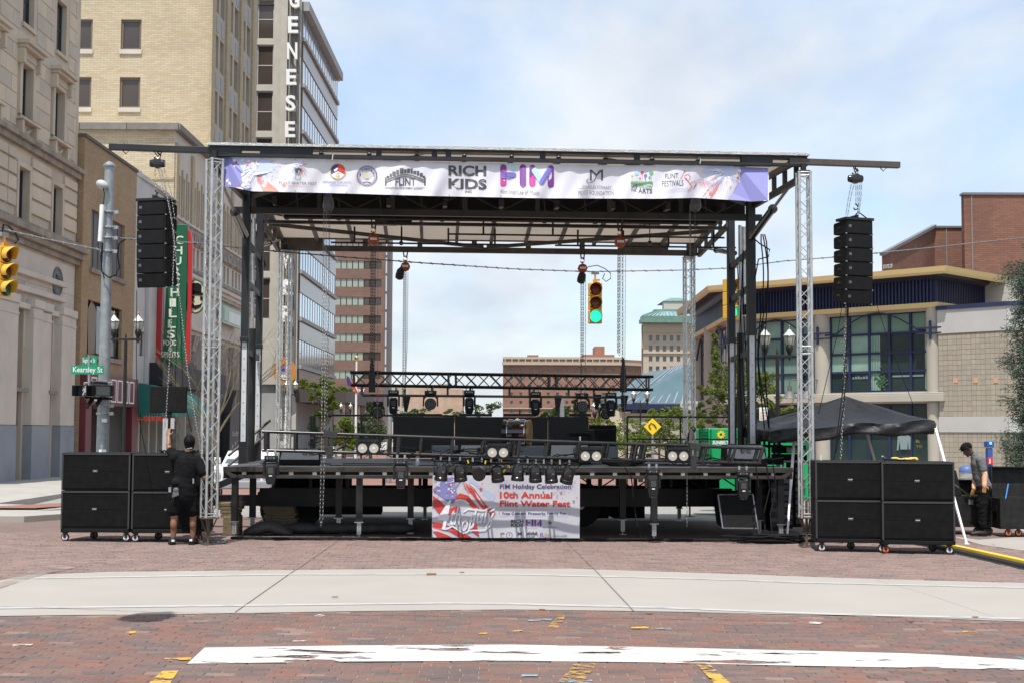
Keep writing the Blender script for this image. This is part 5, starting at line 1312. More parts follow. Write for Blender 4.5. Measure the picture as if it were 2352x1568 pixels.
 # lift cylinders and pipes between the masts
for sgn,(ua,ub),pxs in((-1,(mL0,mL1),(577,581)),(1,(mR0,mR1),(1698,1711))):
 u=(ua+ub)/2;zt_=sp(1705,765,5.3).z
 k=MB(S);k.tube((u,5.3,zd-.3),(u,5.3,zt_),.075,n=12);k.build('lift_cylinder',black,stage,smooth=True)
 k=MB(S);k.tube((u,5.3,zt_),(u,5.3,zs+.1),.035,n=8);k.tube((u+.12*sgn,5.5,zt_+.6),(u+.12*sgn,5.5,zs+.1),.045,n=8);k.build('lift_rod',zinc,stage,smooth=True)
k=MB(S);c=sp(1716,760,5.4);k.box(c.x-.12,c.x+.12,5.3,5.5,c.z-.2,c.z+.28);k.build('valve_box',mat('grey_box',(0.2,0.21,0.21),.5),stage)
# hydraulic struts that lift the wings
def ram(p,q,r=.06,f=.5,nm='ram'):
 k=MB(S);m=p.lerp(q,f);k.tube(p,m,r,n=10);k.tube(m,m+(q-m).normalized()*.05,r*1.25,n=10);o=k.build('hydraulic_ram',blackgloss,stage,smooth=True)
 k=MB(S);k.tube(m,q,r*.42,n=8);k.build('ram_rod',zinc,o,smooth=True)
ram(sp(1727,545,3.7),sp(1826,412,1.0),.07);ram(sp(563,540,3.7),sp(514,432,1.0),.07);ram(sp(1688,582,7.0),sp(1608,569,9.9),.055);ram(sp(592,566,7.0),sp(642,552,9.9),.055)
# hoses on the right mast
k=MB(S)
for dx,sg in((0.0,.10),(.05,.16),(.11,.07)):
 k.path([(mR0+.18+dx*.6,3.8,5.6)]+[(mR0+.16+dx+sg*.6*math.sin(t*1.6),3.8,5.6-t*.8)for t in[i*.18 for i in range(1,31)]],.013,5)
k.path([sp(1728,545,3.7),sp(1745,560,3.4),sp(1768,574,3.2),sp(1765,590,3.2),sp(1742,596,3.4),sp(1734,640,3.6)],.013,5)
k.path([sp(592,566,7),sp(603,590,7),sp(609,610,7),sp(600,622,7),sp(585,616,7)],.016,5)
for i in range(5):u=mR0+(mR1-mR0)*(.2+.13*i);k.path([(u+.04*math.sin(t*1.3+i),4.6+.3*i,1.2+t)for t in[j*.35 for j in range(13)]],.011,5)
k.path([(mR1+.3,6.6,4.9),(mR1+.42,6.6,4.6),(mR1+.2,6.6,4.3),(mR1+.35,6.6,3.9),(mR1+.25,6.6,3.4)],.011,5)
k.build('hoses',blackmat,stage)
# outrigger beams
for(x0,y0,x1,y1,lab)in((251,338,479,347,'left'),(1857,372,2066,380,'right')):
 a=sp(x0,y0,.05);b=sp(x1,y1,.05);k=MB(S)
 if x0<1000:b.x=uL+.3;
 else:a.x=uR-.3
 k.beam((a.x,.05,a.z),(b.x,.05,b.z),.11,.10);k.build('outrigger',navy if x0<1000 else ribm,stage,bevel=.006)
for px,yy in((289,344),(2029,384)):a=sp(px,yy,.05);k=MB(S);k.path([(a.x-.03,.05,a.z+.1),(a.x-.05,.05,a.z-.02),(a.x,.05,a.z-.07),(a.x+.05,.05,a.z-.02),(a.x+.03,.05,a.z+.1)],.01,5);k.build('beam_hook',rust,stage)
# deck
uDL,uDR=sp(513,1076,DV0).x,sp(1820,1076,DV0).x
deckm=mat('deck_boards',(0.055,0.058,0.062),.55,0,(0.085,0.088,0.092),2.2,.12,30,stretch=(.6,5,1))
nb=26;bw=(DV1-DV0)/nb
for i in range(nb):
 k=MB(S);k.box(uDL+.05,uDR-.05,DV0+i*bw+.004,DV0+(i+1)*bw-.004,zd-.04,zd+random.uniform(-.003,.0));k.build('deck_board',deckm,stage)
drail=mat('deck_rail_steel',(0.026,0.025,0.024),.45,.1,(0.055,0.049,0.043),3,.05,40,stretch=(1,1,3))
k=MB(S);k.prism([(uDL,zd-.002),(uDL,zd-.07),(uDL+.02,zd-.09),(uDR-.02,zd-.09),(uDR,zd-.07),(uDR,zd-.002)],DV0-.05,DV0)
k.prism([(uDL+.14,zd-.20),(uDL+.05,zd-.12),(uDL+.02,zd-.091),(uDL+.1,zd-.091),(uDL+.2,zd-.14),(uDR-.2,zd-.14),(uDR-.1,zd-.091),(uDR-.02,zd-.091),(uDR-.05,zd-.12),(uDR-.14,zd-.20)],DV0-.05,DV0-.0)
k.build('deck_edge',drail,stage,bevel=.004)
k=MB(S)
for i in range(24):u=uDL+.35+(uDR-uDL-.7)*i/23;k.box(u-.035,u+.035,DV0-.04,DV0-.01,zd-.14,zd-.09)
k.each('edge_bolt',zinc,stage)
for sd_ in(uDL+.03,uDR-.03):k=MB(S);k.box(sd_-.03,sd_+.03,DV0,DV1,zd-.2,zd-.045);k.build('deck_side_beam',drail,stage)
for v in(2.6,3.9,6.6,7.9):k=MB(S);k.box(uDL+.1,uDR-.1,v-.05,v+.05,zd-.22,zd-.045);k.build('deck_joist',black,stage)
perf=mat('perforated_post',(0.46,0.47,0.47),.4,.6,(0.36,0.37,0.37),10)
for px,v in((539,DV0+.05),(825,DV0+.05),(1502,DV0+.05),(1793,DV0+.05),(580,2.6),(778,2.6),(943,2.6),(1430,2.6),(1743,2.6),(976,6.6),(1560,6.6),(1352,9.2),(1420,9.0)):
 u=sp(px,1180,v).x;g_=gs(u,v);zs_=g_+.24
 k=MB(S);k.box(u-.055,u+.055,v-.05,v+.05,zs_+.02,zd-.19);lg=k.build('deck_leg',black,stage)
 k=MB(S);k.box(u-.035,u+.035,v-.035,v+.035,g_+.06,zs_+.12);k.build('inner_leg',perf,lg)
 k=MB(S)
 for i in range(6):z=g_+.085+i*.028;k.tube((u,v-.037,z),(u,v-.033,z),.007,n=6)
 k.each('pin_hole',blackmat,lg)
 k=MB(S);k.tube((u,v,g_+.01),(u,v,g_+.06),.014,n=8);k.box(u-.06,u+.06,v-.06,v+.06,g_,g_+.014);k.box(u-.08,u+.075,v-.06,v-.055,zs_+.02,zs_+.035);k.build('foot',zinc,lg)
 # trailer chassis under the deck
g0=gs(0,5)
k=MB(S);k.box(uDL+.35,uDR-.5,3.9,4.05,.42,.76);k.box(uDL+.35,uDR-.5,6.45,6.6,.46,.72);k.box(uDL+.3,uDL+2.6,4.05,6.45,.5,.68);k.box(.2,1.6,4.05,6.45,.5,.66)
k.each('chassis_rail',black,stage)
k=MB(S)
for i in range(14):
 u=uDL+.6+i*.68
 k.box(u-.03,u+.03,4.0,4.1,.76,zd-.04)
 if i>7:k.tube((u,4.0,.77),(u+.6,4.0,zd-.06),.015,n=5);k.tube((u+.6,4.02,.77),(u,4.02,zd-.06),.015,n=5)
k.each('chassis_strut',black,stage)
k=MB(S);k.box(uDL+.9,uDL+2.6,4.1,5.4,.26,.5);k.box(uDR-1.75,uDR-.7,4.1,5.6,.76,zd-.1);k.box(uDL+.6,uDL+2.0,4.2,5.2,.77,1.1);k.box(1.55,2.15,4.4,5.2,.17,.41);k.box(2.25,2.85,4.4,5.2,.17,.41);k.each('belly_box',blackmat,stage)
tyre=mat('tyre_rubber',(0.015,0.015,0.016),.8);
def wheel(F,c,r,w,par,name='wheel',ax='y',rim=zinc):
 """wheel turning about local y (or x)"""
 T=Matrix.Translation(c)@(Matrix.Rotation(math.pi/2,4,'X')if ax=='y' else Matrix.Rotation(math.pi/2,4,'Y'))
 k=MB(F);k.lathe([(r*.6,-w/2),(r*.93,-w/2),(r,-w*.35),(r,w*.35),(r*.93,w/2),(r*.6,w/2)],T,20);t=k.build(name,tyre,par,smooth=True)
 k=MB(F);k.lathe([(r*.2,-w*.52),(r*.3,-w*.3),(r*.62,-w*.42),(r*.62,w*.42),(r*.3,w*.3),(r*.2,w*.52)],T,16);k.build('rim',rim,t,smooth=True)
for px in(1330,1250):c=sp(px,1150,4.6);wheel(S,(c.x,4.5,g0+.42),.42,.26,stage)
for px in(640,700):c=sp(px,1180,4.8);wheel(S,(c.x,4.6,g0+.33),.33,.22,stage)
# guard rails round the rear of the deck
def rail(a,b,zt_,v0,v1,n):
 k=MB(S);k.tube((a,v0,zt_),(b,v1,zt_),.022,n=6);k.tube((a,v0,zd+.45),(b,v1,zd+.45),.016,n=6)
 for i in range(n+1):t=i/n;x=a+(b-a)*t;v=v0+(v1-v0)*t;k.tube((x,v,zd-.2),(x,v,zt_),.022,n=6)
 k.build('guard_rail',black,stage)
zr=sp(760,953,9.3).z
rail(sp(715,955,8.6).x,sp(1050,955,9.3).x,zr,9.25,9.25,3);rail(sp(1440,966,9.3).x,sp(1683,968,9.3).x,zr,9.25,9.25,2);rail(sp(1683,968,9.3).x,sp(1730,968,8.3).x,zr+.02,9.2,8.4,1)
rail(sp(715,955,9.25).x,sp(745,955,8.4).x-.2,zr,9.2,8.3,1)
# stair rails left and right of the deck
k=MB(S);a=sp(620,965,6.8);b=sp(525,1045,6.0);k.tube(a,b,.03,n=6);k.tube(a-Vector((0,0,.22)),b-Vector((0,0,.2)),.03,n=6);k.each('stair_rail',ribm,stage)
# screw jack bases, four square aluminium towers
def tower(label,u,v,ztop_,zbot,rot,F=S,w=.185,half=None):
 t=thing('truss_tower',label,'truss',(u,v,gs(u,v)),rot,F,'aluminium towers under the roof corners');FF=local(F,(u,v,0),rot)
 h=w/2;H=ztop_-zbot
 for sx in(-1,1):
  for sy in(-1,1):
   k=MB(FF);k.tube((sx*h,sy*h,zbot),(sx*h,sy*h,ztop_),.024,n=8);k.build('chord',alu,t,smooth=True)
 jz=[zbot+H*f for f in((.0,.48,1.0)if half is None else half)]
 k=MB(FF)
 for z in jz:
  for e in(-.06,.06):
   zz=min(max(z+e,zbot+.012),ztop_-.012)
   for a,b in(((-h,-h),(h,-h)),((h,-h),(h,h)),((h,h),(-h,h)),((-h,h),(-h,-h))):k.tube((a[0],a[1],zz),(b[0],b[1],zz),.011,n=5)
  for sx in(-1,1):
   for sy in(-1,1):k.tube((sx*h,sy*h,max(z-.03,zbot)),(sx*h,sy*h,min(z+.03,ztop_)),.031,n=8)
 k.build('collar',alu,t)
 for fi,(a,b)in enumerate((((-h,-h),(h,-h)),((h,-h),(h,h)),((h,h),(-h,h)),((-h,h),(-h,-h)))):
  k=MB(FF);n=int(H/.185)
  for i in range(n):
   z0=zbot+.03+(H-.06)*i/n;z1=zbot+.03+(H-.06)*(i+1)/n
   p,q=(a,b)if i%2 else(b,a);k.tube((p[0],p[1],z0),(q[0],q[1],z1),.0085,n=4,cap=False)
  k.build('lacing',alu,t)
 g_=gs(u,v)
 k=MB(FF);k.box(-h-.03,h+.03,-h-.03,h+.03,zbot-.018,zbot-.002)
 for sx in(-1,1):
  for sy in(-1,1):k.tube((sx*h,sy*h,zbot-.018),(sx*.03,sy*.03,zbot-.22),.012,n=5)
 k.build('base_plate',rust,t)
 k=MB(FF);k.tube((0,0,g_+.012),(0,0,zbot+.32),.022,n=10);k.lathe([(.03,0),(.03,.03)],Matrix.Translation((0,0,zbot-.25)),10);k.box(-.11,.11,-.012,.012,zbot-.24,zbot-.222);k.box(-.09,.09,-.09,.09,g_,g_+.012)
 k.build('screw_jack',rust,t)
 k=MB(FF);k.box(-h,h,-h,h,ztop_,ztop_+.02);k.tube((0,0,ztop_),(0,0,ztop_+.14),.05,n=8);k.build('top_plate',black,t)
tl=sp(481,1190,0);tt=sp(495,363,0)
tower('near left aluminium lattice tower beside the man in black',tt.x-.01,.0,sp(495,366,0).z,sp(480,1187,0).z,.62)
tower('near right aluminium lattice tower in front of the subwoofer stack',sp(1846,700,0).x+.015,.0,sp(1846,396,0).z,sp(1853,1187,0).z,-.03)
tower('far left aluminium lattice tower in front of the concrete pier',sp(655,700,10.5).x,10.4,sp(655,576,10.4).z,.45,.35,w=.25)
tower('far right aluminium lattice tower by the beige distant tower',sp(1581,800,10.5).x,10.4,sp(1581,590,10.4).z,.45,.1,w=.2)
# ================================================================ banners
vinyl=mat('white_vinyl',(0.74,0.74,0.80),.45,0,(0.68,0.68,0.76),1.2)
nt=vinyl.node_tree;tr_=nt.nodes.new('ShaderNodeBsdfTranslucent');tr_.inputs[0].default_value=(0.7,0.7,0.78,1);ms_=nt.nodes.new('ShaderNodeMixShader');ms_.inputs[0].default_value=.22
nt.links.new(nt.nodes['Principled BSDF'].outputs[0],ms_.inputs[1]);nt.links.new(tr_.outputs[0],ms_.inputs[2]);nt.links.new(ms_.outputs[0],nt.nodes['Material Output'].inputs[0])
def pwl(pts,x):
 if x<=pts[0][0]:return pts[0][1]
 for a,b in zip(pts,pts[1:]):
  if x<=b[0]:return a[1]+(b[1]-a[1])*(x-a[0])/(b[0]-a[0])
 return pts[-1][1]
BT=[(508,361),(560,361),(760,366),(1000,372),(1400,380),(1550,381),(1595,377),(1612,374),(1640,378),(1680,383),(1763,386)]
BB=[(508,427),(535,431),(580,440),(760,444),(1000,451),(1250,456),(1500,457),(1600,455),(1680,460),(1730,464),(1767,461)]
def wave(px,py):
 t=(py-pwl(BT,px))/80.0
 return .12-.09*(.5+.5*math.sin(px*.021+t*.8+.6))*(.35+t)-.045*math.sin(px*.057+2*t)*t-.05*t*t-.02*math.sin(px*.13+5*t)*(.3+t)
def bmap(off=0.0):return lambda px,py:sp(px,py,wave(px,py)-.03-off)
ban=MB(S);nx,ny=150,12
for i in range(nx+1):
 px=508+(1766-508)*i/nx
 for j in range(ny+1):
  y=pwl(BT,px)+(pwl(BB,px)-pwl(BT,px))*j/ny;ban.v.append(bmap()(px,y))
for i in range(nx):
 for j in range(ny):a=i*(ny+1)+j;ban.f.append([a,a+1,a+ny+2,a+ny+1]);ban.mi.append(0);ban.fr.append(0)
top_banner=tag(ban.build('sponsor_banner',vinyl,None,smooth=True),'long white sponsor banner with fireworks ends hung under the roof edge','banner');WM[top_banner.name]=W
def ink(name,col):return mat(name,col,.5)
I_dark=ink('ink_charcoal',(0.06,0.06,0.065));I_navy=ink('ink_navy',(0.035,0.035,0.20));I_red=ink('ink_red',(0.55,0.05,0.045));I_blue=ink('ink_blue',(0.05,0.10,0.38));I_grey=ink('ink_grey',(0.20,0.20,0.21))
I_pink=ink('ink_magenta',(0.50,0.05,0.28));I_purple=ink('ink_purple',(0.16,0.03,0.24));I_cyan=ink('ink_pale_cyan',(0.36,0.58,0.68));I_violet=ink('ink_violet',(0.14,0.12,0.42));I_sky=ink('ink_sky',(0.20,0.32,0.62));I_gold=ink('ink_gold',(0.55,0.42,0.10));I_green=ink('ink_green',(0.10,0.32,0.12));I_white=ink('ink_white',(0.78,0.78,0.84));I_lav=ink('ink_lavender',(0.22,0.22,0.50));I_mist=ink('ink_mist_blue',(0.46,0.52,0.74));I_salmon=ink('ink_salmon',(0.62,0.22,0.17));I_orange=ink('ink_orange',(0.62,0.20,0.03));I_maroon=ink('ink_maroon',(0.30,0.04,0.05))
rs=random.Random(11)
def pill(mb,x0,y0,x1,y1,w,f):
 L=math.hypot(x1-x0,y1-y0);dx,dy=(x1-x0)/L,(y1-y0)/L;a0=math.atan2(dy,dx);pts=[]
 for i in range(9):t=a0+math.pi/2+math.pi*i/8;pts.append((x0+w/2*math.cos(t),y0+w/2*math.sin(t)))
 for i in range(9):t=a0-math.pi/2+math.pi*i/8;pts.append((x1+w/2*math.cos(t),y1+w/2*math.sin(t)))
 poly2(mb,pts,f)
def fim(mb,x,y,s,F0,F1,F2,small=True):
 """the rounded three letter emblem, x,y top left, s = size of one unit"""
 w=22*s
 mb.use(I_pink);pill(mb,x+11*s,y+30*s,x+11*s,y+66*s,w,F0);pill(mb,x+112*s,y+40*s,x+112*s,y+68*s,w,F0)
 mb.use(I_cyan);pill(mb,x+11*s,y+11*s,x+46*s,y+11*s,w*.92,F1);pill(mb,x+112*s,y+12*s,x+143*s,y+60*s,w*.8,F1)
 mb.use(I_violet);pill(mb,x+11*s,y+38*s,x+46*s,y+38*s,w*.92,F2);pill(mb,x+144*s,y+62*s,x+170*s,y+20*s,w*.8,F2)
 mb.use(I_purple);pill(mb,x+11*s,y+11*s,x+11*s,y+40*s,w,F1);pill(mb,x+79*s,y+11*s,x+79*s,y+68*s,w,F2);pill(mb,x+176*s,y+14*s,x+176*s,y+70*s,w,F2);pill(mb,x+112*s,y+12*s,x+112*s,y+36*s,w*.95,F2)
f1,f2,f3=bmap(.004),bmap(.007),bmap(.010)
def inban(px,py):return 509<px<1765 and pwl(BT,px)+2<py<pwl(BB,px)-2
def clip_star(mb,x,y,r,f,rot=0):
 if inban(x-r,y-r)and inban(x+r,y+r):star(mb,x,y,r,f,rot)
k=MB(S)
# left flag and burst
k.use(I_lav)
pts=[(509.5,pwl(BT,509.5)+.5)]+[(x,pwl(BT,x)+.5)for x in(520,530)]+[(548,378),(560,400),(572,418),(580,432)]+[(x,pwl(BB,x)-.6)for x in(575,560,545,530,515,509.5)]
poly2(k,pts,f1)
k.use(I_mist);poly2(k,[(531,pwl(BT,531)+.5),(600,pwl(BT,600)+.5),(640,380),(622,396),(580,404),(560,398),(549,378)],f1)
k.use(I_salmon);poly2(k,[(589,401),(600,405),(618,421),(634,433),(640,pwl(BB,640)-.6),(604,pwl(BB,604)-.6),(597,425)],f1)
k.use(I_lav);poly2(k,[(1763.5,pwl(BT,1763)+.8),(1700,pwl(BT,1700)+.8),(1694,395),(1700,415),(1690,430),(1684,445),(1672,pwl(BB,1672)-.6),(1725,pwl(BB,1725)-.8),(1764,pwl(BB,1764)-.8)],f1)
k.use(I_mist);poly2(k,[(1698,pwl(BT,1698)+.8),(1640,pwl(BT,1640)+1),(1612,392),(1625,402),(1668,406),(1694,400)],f1)
k.use(I_salmon);poly2(k,[(1662,404),(1655,420),(1648,436),(1634,pwl(BB,1634)-.8),(1612,pwl(BB,1612)-.8),(1622,440),(1645,415)],f1)
for cx,cy,x0,x1 in((592,384,512,640),(1670,400,1600,1762),(690,382,660,720),(1615,415,1590,1640)):
 n=150 if cx in(592,1670)else 30
 for i in range(n):
  a=rs.uniform(0,2*math.pi);L=rs.uniform(14,52)*(1 if n==150 else .5);k.use(rs.choice([I_white,I_white,I_salmon,I_sky,I_mist,I_white]if n==150 else[I_mist,I_salmon,I_mist]))
  pts=[(cx+math.cos(a)*L*t,cy+math.sin(a)*L*t*.8+9*t*t)for t in(.15,.4,.65,.85,1)]
  if all(inban(*p)for p in pts):stroke(k,pts,lambda t:1.5*(1-t)+.35,f2)
for i in range(150):
 if i%2:x,y=rs.uniform(513,575),rs.uniform(366,432)
 else:x,y=rs.uniform(1692,1762),rs.uniform(390,458)
 k.use(I_white if rs.random()<.85 else I_red);clip_star(k,x,y,rs.uniform(2.2,5.2),f3,rs.uniform(-.3,.3))
for i in range(70):
 x,y=(rs.uniform(610,745),rs.uniform(370,432))if i%2 else(rs.uniform(1575,1700),rs.uniform(385,455));k.use(rs.choice([I_salmon,I_sky,I_mist,I_mist]));clip_star(k,x,y,rs.uniform(.8,2.6),f2,rs.uniform(-.3,.3))
k.use(I_salmon);clip_star(k,652,426,6,f2,.2);clip_star(k,1633,445,6,f2,.1)
k.build('printed_artwork',None,top_banner,kind=None)
k=MB(S);k.use(I_grey)
ring2(k,685,392,9.5,10.6,f2);k.use(I_dark);disc2(k,685,392,8,6,f2);k.use(I_grey);ring2(k,684,407,6,7,f2,ky=.9);text(k,'FLINT WATER FEST',641,417,728,423.5,f2,.004,skew=2);k.use(I_salmon);text(k,'Global H2O Awareness',661,426,709,429,f2,skew=1)
disc2(k,776,394,18.3,18,f1,28);k.use(I_navy);disc2(k,776,394,16.5,16.5,f2,8,math.pi*.85,math.pi*1.5);k.use(I_red);disc2(k,776,394,16.5,16.5,f2,8,-math.pi/2,math.pi*.15);k.use(I_white);disc2(k,776,394,16.5,16.5,f2,8,math.pi*.15,math.pi*.85);poly2(k,[(766,391),(771,388),(776,385),(774,392),(769,395)],f3)
k.use(I_gold);text(k,'G',771,397,780,408,f3,.03);ring2(k,776,394,16.8,18.6,f3);k.use(I_lav);text(k,'GENESEE COUNTY',741,416,807,421,f2,.004,skew=1.5);text(k,'MICHIGAN',757,424,797,427.5,f2,skew=.5)
k.use(I_navy);
for i in range(36):a=2*math.pi*i/36;disc2(k,843+22*math.cos(a),405+22*math.sin(a),1.6,1.6,f2,6)
ring2(k,843,405,18.2,19,f2)
for i,ch in enumerate('CITY OF FLINT, MICHIGAN'):
 a=math.pi*(1.02+i*.98/22)if False else math.pi+(i+.5)*math.pi/23*1.02;cx,cy=843+15.4*math.cos(a),405+15.4*math.sin(a)
 if ch!=' ':text(k,ch,cx-1.2,cy-1.8,cx+1.2,cy+1.8,f2)
text(k,'1855',838,410,848,414,f2);stroke(k,[(834,420),(840,418.5),(847,419),(852,421)],1.6,f2)
k.use(I_gold);ring2(k,843,405,24,24.8,f2)
for i in range(9):stroke(k,[(835+i*2,411),(835+i*2+(i-4)*.6,397)],.7,f2)
# skyline arch emblem
k.use(I_dark)
for x,w,h in((888,6,9),(895,5,12),(901,8,16),(910,6,17),(918,9,20),(928,6,14),(935,7,17),(943,5,19),(949,7,13),(957,6,17),(964,7,14),(971,5,9)):
 yb=412-14*math.sin(math.pi*(x-884)/92);poly2(k,[(x,yb),(x,yb-h*.62),(x+w,yb-h*.62),(x+w,yb)],f2)
stroke(k,[(886+90*t/14,415-14*math.sin(math.pi*t/14))for t in range(15)],1.4,f2);stroke(k,[(886+90*t/14,421-14*math.sin(math.pi*t/14))for t in range(15)],1.4,f2)
for i in range(28):
 x=886+90*i/28;x2=886+90*(i+1)/28;y=lambda q:421-14*math.sin(math.pi*(q-886)/90);stroke(k,[(x,y(x)),(x2,y(x2)-6)],.7,f2);stroke(k,[(x,y(x)-6),(x2,y(x2))],.7,f2)
for x in(886,976):poly2(k,[(x-1.8,408),(x+1.8,408),(x+1.8,427),(x-1.8,427)],f2)
text(k,'FLINT',908,409,955,427,f2,.035);text(k,'DOWNTOWN DEVELOPMENT AUTHORITY',885,429.5,976,434.5,f2,.012,skew=1.5)
k.use(I_grey if False else I_dark);text(k,'RICH',1030,380,1117,404,f2,.055,skew=1.5,res=4);text(k,'KIDS',1030,410,1118,434,f2,.055,skew=2.5,res=4);text(k,'INC',1068,438,1084,444,f2,.03)
k.use(I_grey);text(k,'Flint Institute of Music',1150,436,1239,446,f2,.0,skew=2)
text(k,'CHARLES STEWART',1338,426,1405,433,f2,-.0,skew=2);text(k,'MOTT FOUNDATION',1328,438,1410,448,f2,0,skew=1.5);stroke(k,[(1329,433.5),(1410,436)],.7,f2)
k.use(I_dark);text(k,'M',1355,390,1385,415,f2,-.01);stroke(k,[(1383,393),(1376,392),(1371,402),(1366,414),(1359,420),(1351,421),(1347,416),(1352,411)],1.5,f2)
text(k,'WE',1449,425,1464,433,f2,.03);text(k,'THE',1449,434,1462,441,f2,.02);text(k,'ARTS',1466,433,1498,444,f2,.035,skew=1)
k.use(I_green);text(k,'GROW',1467,425,1499,432,f2,.03,skew=.5);poly2(k,[(1449,422)]+[(1449+i*2,416+(i%2)*3)for i in range(26)]+[(1500,424)],f2)
for x,y,m_,r in((1452,404,I_gold,2.5),(1463,398,I_cyan,5),(1475,397,I_red,3.5),(1483,404,I_violet,4),(1496,398,I_green,5),(1492,408,I_green,3),(1470,410,I_red,2),(1482,410,I_violet,2)):
 k.use(m_);disc2(k,x,y,r,r,f2,8);stroke(k,[(x,y),(x,418)],.8,f2)
k.use(I_dark);text(k,'FLINT',1528,400,1558,411,f2,-.0,skew=-2);text(k,'FESTIVALS',1521,416,1570,429,f2,0,skew=-2)
k.use(I_lav)
for i in range(3):text(k,'This event is sponsored by the festival arts',1521,435+i*3.4,1588,437.2+i*3.4,f2,skew=-4,res=1)
k.use(I_red);stroke(k,[(1572,395),(1563,413)],.9,f2);disc2(k,1573,394,2,2,f2,8);stroke(k,[(1572,405),(1580,400),(1586,407),(1581,417),(1576,409)],1.3,f2);stroke(k,[(1572,408),(1583,420),(1590,430),(1580,440)],1.4,f2);stroke(k,[(1586,421),(1595,417),(1600,422),(1594,430)],1.3,f2);stroke(k,[(1600,424),(1592,436)],1.1,f2)
fim(k,1149,378,.66,f2,f2,f3)
k.build('printed_logos',None,top_banner)
k=MB(S)
for i in range(11):
 px=560+i*118;disc2(k,px,pwl(BT,px)+2.5,1.3,1.3,f2,8);disc2(k,px,pwl(BB,px)-3,1.3,1.3,f2,8)
k.each('eyelet',mat('brass',(0.45,0.33,0.12),.35,.8),top_banner)
k=MB(S)
for px in(763,1608):a=sp(px,pwl(BT,px)+2,-.01);k.path([a,a+Vector((.01,0,.08)),a+Vector((0,.06,.13))],.006,5)
k.each('tie',white,top_banner)
# lower banner
vB=DV0-.09
def w2(px,py):return .02*math.sin(px*.03+py*.02)*(py-1090)/148-.015*math.sin(px*.012+1)
def m2(off=0.0):return lambda px,py:sp(px,py,vB+w2(px,py)-off)
def YB(px):return 1236.5+(px-992)*2.5/340
ban=MB(S);nx,ny=40,18
for i in range(nx+1):
 px=994+(1332-994)*i/nx
 for j in range(ny+1):
  y=1090.5+(YB(px)-1090.5)*j/ny;ban.v.append(m2()(px+(-2.2 if px<1160 else-.6)*j/ny,y))
for i in range(nx):
 for j in range(ny):a=i*(ny+1)+j;ban.f.append([a,a+1,a+ny+2,a+ny+1]);ban.mi.append(0);ban.fr.append(0)
lb=tag(ban.build('festival_banner',vinyl,None,smooth=True),'festival banner with painted flag and lettering hung on the deck front','banner');WM[lb.name]=W
f1,f2,f3,f4=m2(.004),m2(.007),m2(.010),m2(.014)
X=lambda z:947.3+z*.1946
Y=lambda z:1012.7+z*.1946
def P(*zz):return[(X(a),Y(b))for a,b in zz]
k=MB(S)
k.use(I_lav);poly2(k,P((244,560),(300,520),(370,440),(470,420),(560,440),(580,470),(520,560),(520,680),(480,740),(400,700),(244,590)),f1)
k.use(I_mist);poly2(k,P((560,430),(700,440),(800,520),(980,640),(950,720),(860,640),(720,500),(620,470)),f1)
k.use(I_red)
for a in(((242,640),(330,700),(420,800),(520,760),(560,800),(480,850),(380,900),(300,840),(242,760)),
((590,450),(660,480),(760,600),(860,740),(985,850),(930,885),(820,790),(700,620),(620,560)),
((500,660),(560,610),(660,640),(740,740),(800,800),(720,790),(620,700),(540,690)),
((238,950),(330,960),(440,1000),(560,1050),(700,1135),(560,1135),(430,1060),(330,1040),(235,1010)),
((236,1060),(300,1060),(420,1110),(470,1135),(300,1135)),((640,930),(760,980),(790,1130),(700,1060))):poly2(k,P(*a),f2)
for i in range(38):
 x,y=rs.uniform(255,510),rs.uniform(450,700)
 if y>560+(x-244)*.55:continue
 k.use(I_white if rs.random()<.85 else I_red);star(k,X(x),Y(y),rs.uniform(1.6,3.8),f3,rs.uniform(-.3,.3))
for i in range(40):
 a=rs.uniform(math.pi*.1,math.pi*.95);L=rs.uniform(50,240);cx,cy=590,430;pts=[(cx+math.cos(a)*L*t,cy+math.sin(a)*L*t*.9)for t in(.2,.5,.8,1)]
 if all(250<p[0]<900 and p[1]>420 for p in pts):k.use(rs.choice([I_white,I_white,I_mist,I_salmon]));stroke(k,P(*pts),lambda t:.9*(1-t)+.3,f3)
for cx,cy in((1720,600),(1900,480),(1080,470)):
 for i in range(24):
  a=rs.uniform(0,6.28);L=rs.uniform(30,110);pts=[(cx+math.cos(a)*L*t,cy+math.sin(a)*L*t)for t in(.3,.6,1)]
  if all(260<p[0]<1955 and 410<p[1]<1100 for p in pts):k.use(rs.choice([I_salmon,I_mist,I_lav,I_mist]));stroke(k,P(*pts),.5,f2)
for x,y,r,m_ in((808,562,5,I_red),(666,672,4,I_red),(265,590,3.6,I_red),(525,617,2.4,I_red),(825,498,2,I_red),(1545,596,3,I_blue),(1754,608,3,I_red),(1905,706,3.2,I_blue),(1942,663,2,I_red),(735,636,2,I_blue),(628,640,1.7,I_blue),(1770,668,1.4,I_navy),(1797,603,1.4,I_red),(1846,606,1.4,I_navy),(840,630,1.4,I_blue),(300,662,1.8,I_blue)):
 k.use(m_);star(k,X(x),Y(y),r,f3)
for i in range(60):
 x,y=rs.uniform(850,1930),rs.uniform(440,640);k.use(rs.choice([I_salmon,I_navy,I_sky,I_mist]));star(k,X(x),Y(y),rs.uniform(.5,1.1),f2)
k.build('printed_artwork',None,lb)
k=MB(S)
for(s_,x0,y0,x1,y1,sk)in(('4',268,690,405,1040,0),('th',425,770,548,985,6),('of',560,850,690,1060,4),('July',672,790,935,1030,-6)):
 for m_,d_,f_ in((ink('ink_script_shade',(0.30,0.30,0.38)),5,f3),(I_white,0,f4)):k.use(m_);text(k,s_,X(x0+d_),Y(y0+d_),X(x1+d_),Y(y1+d_),f_,.028,ital=9 if s_!='4' else 14,skew=sk*.1946,res=4)
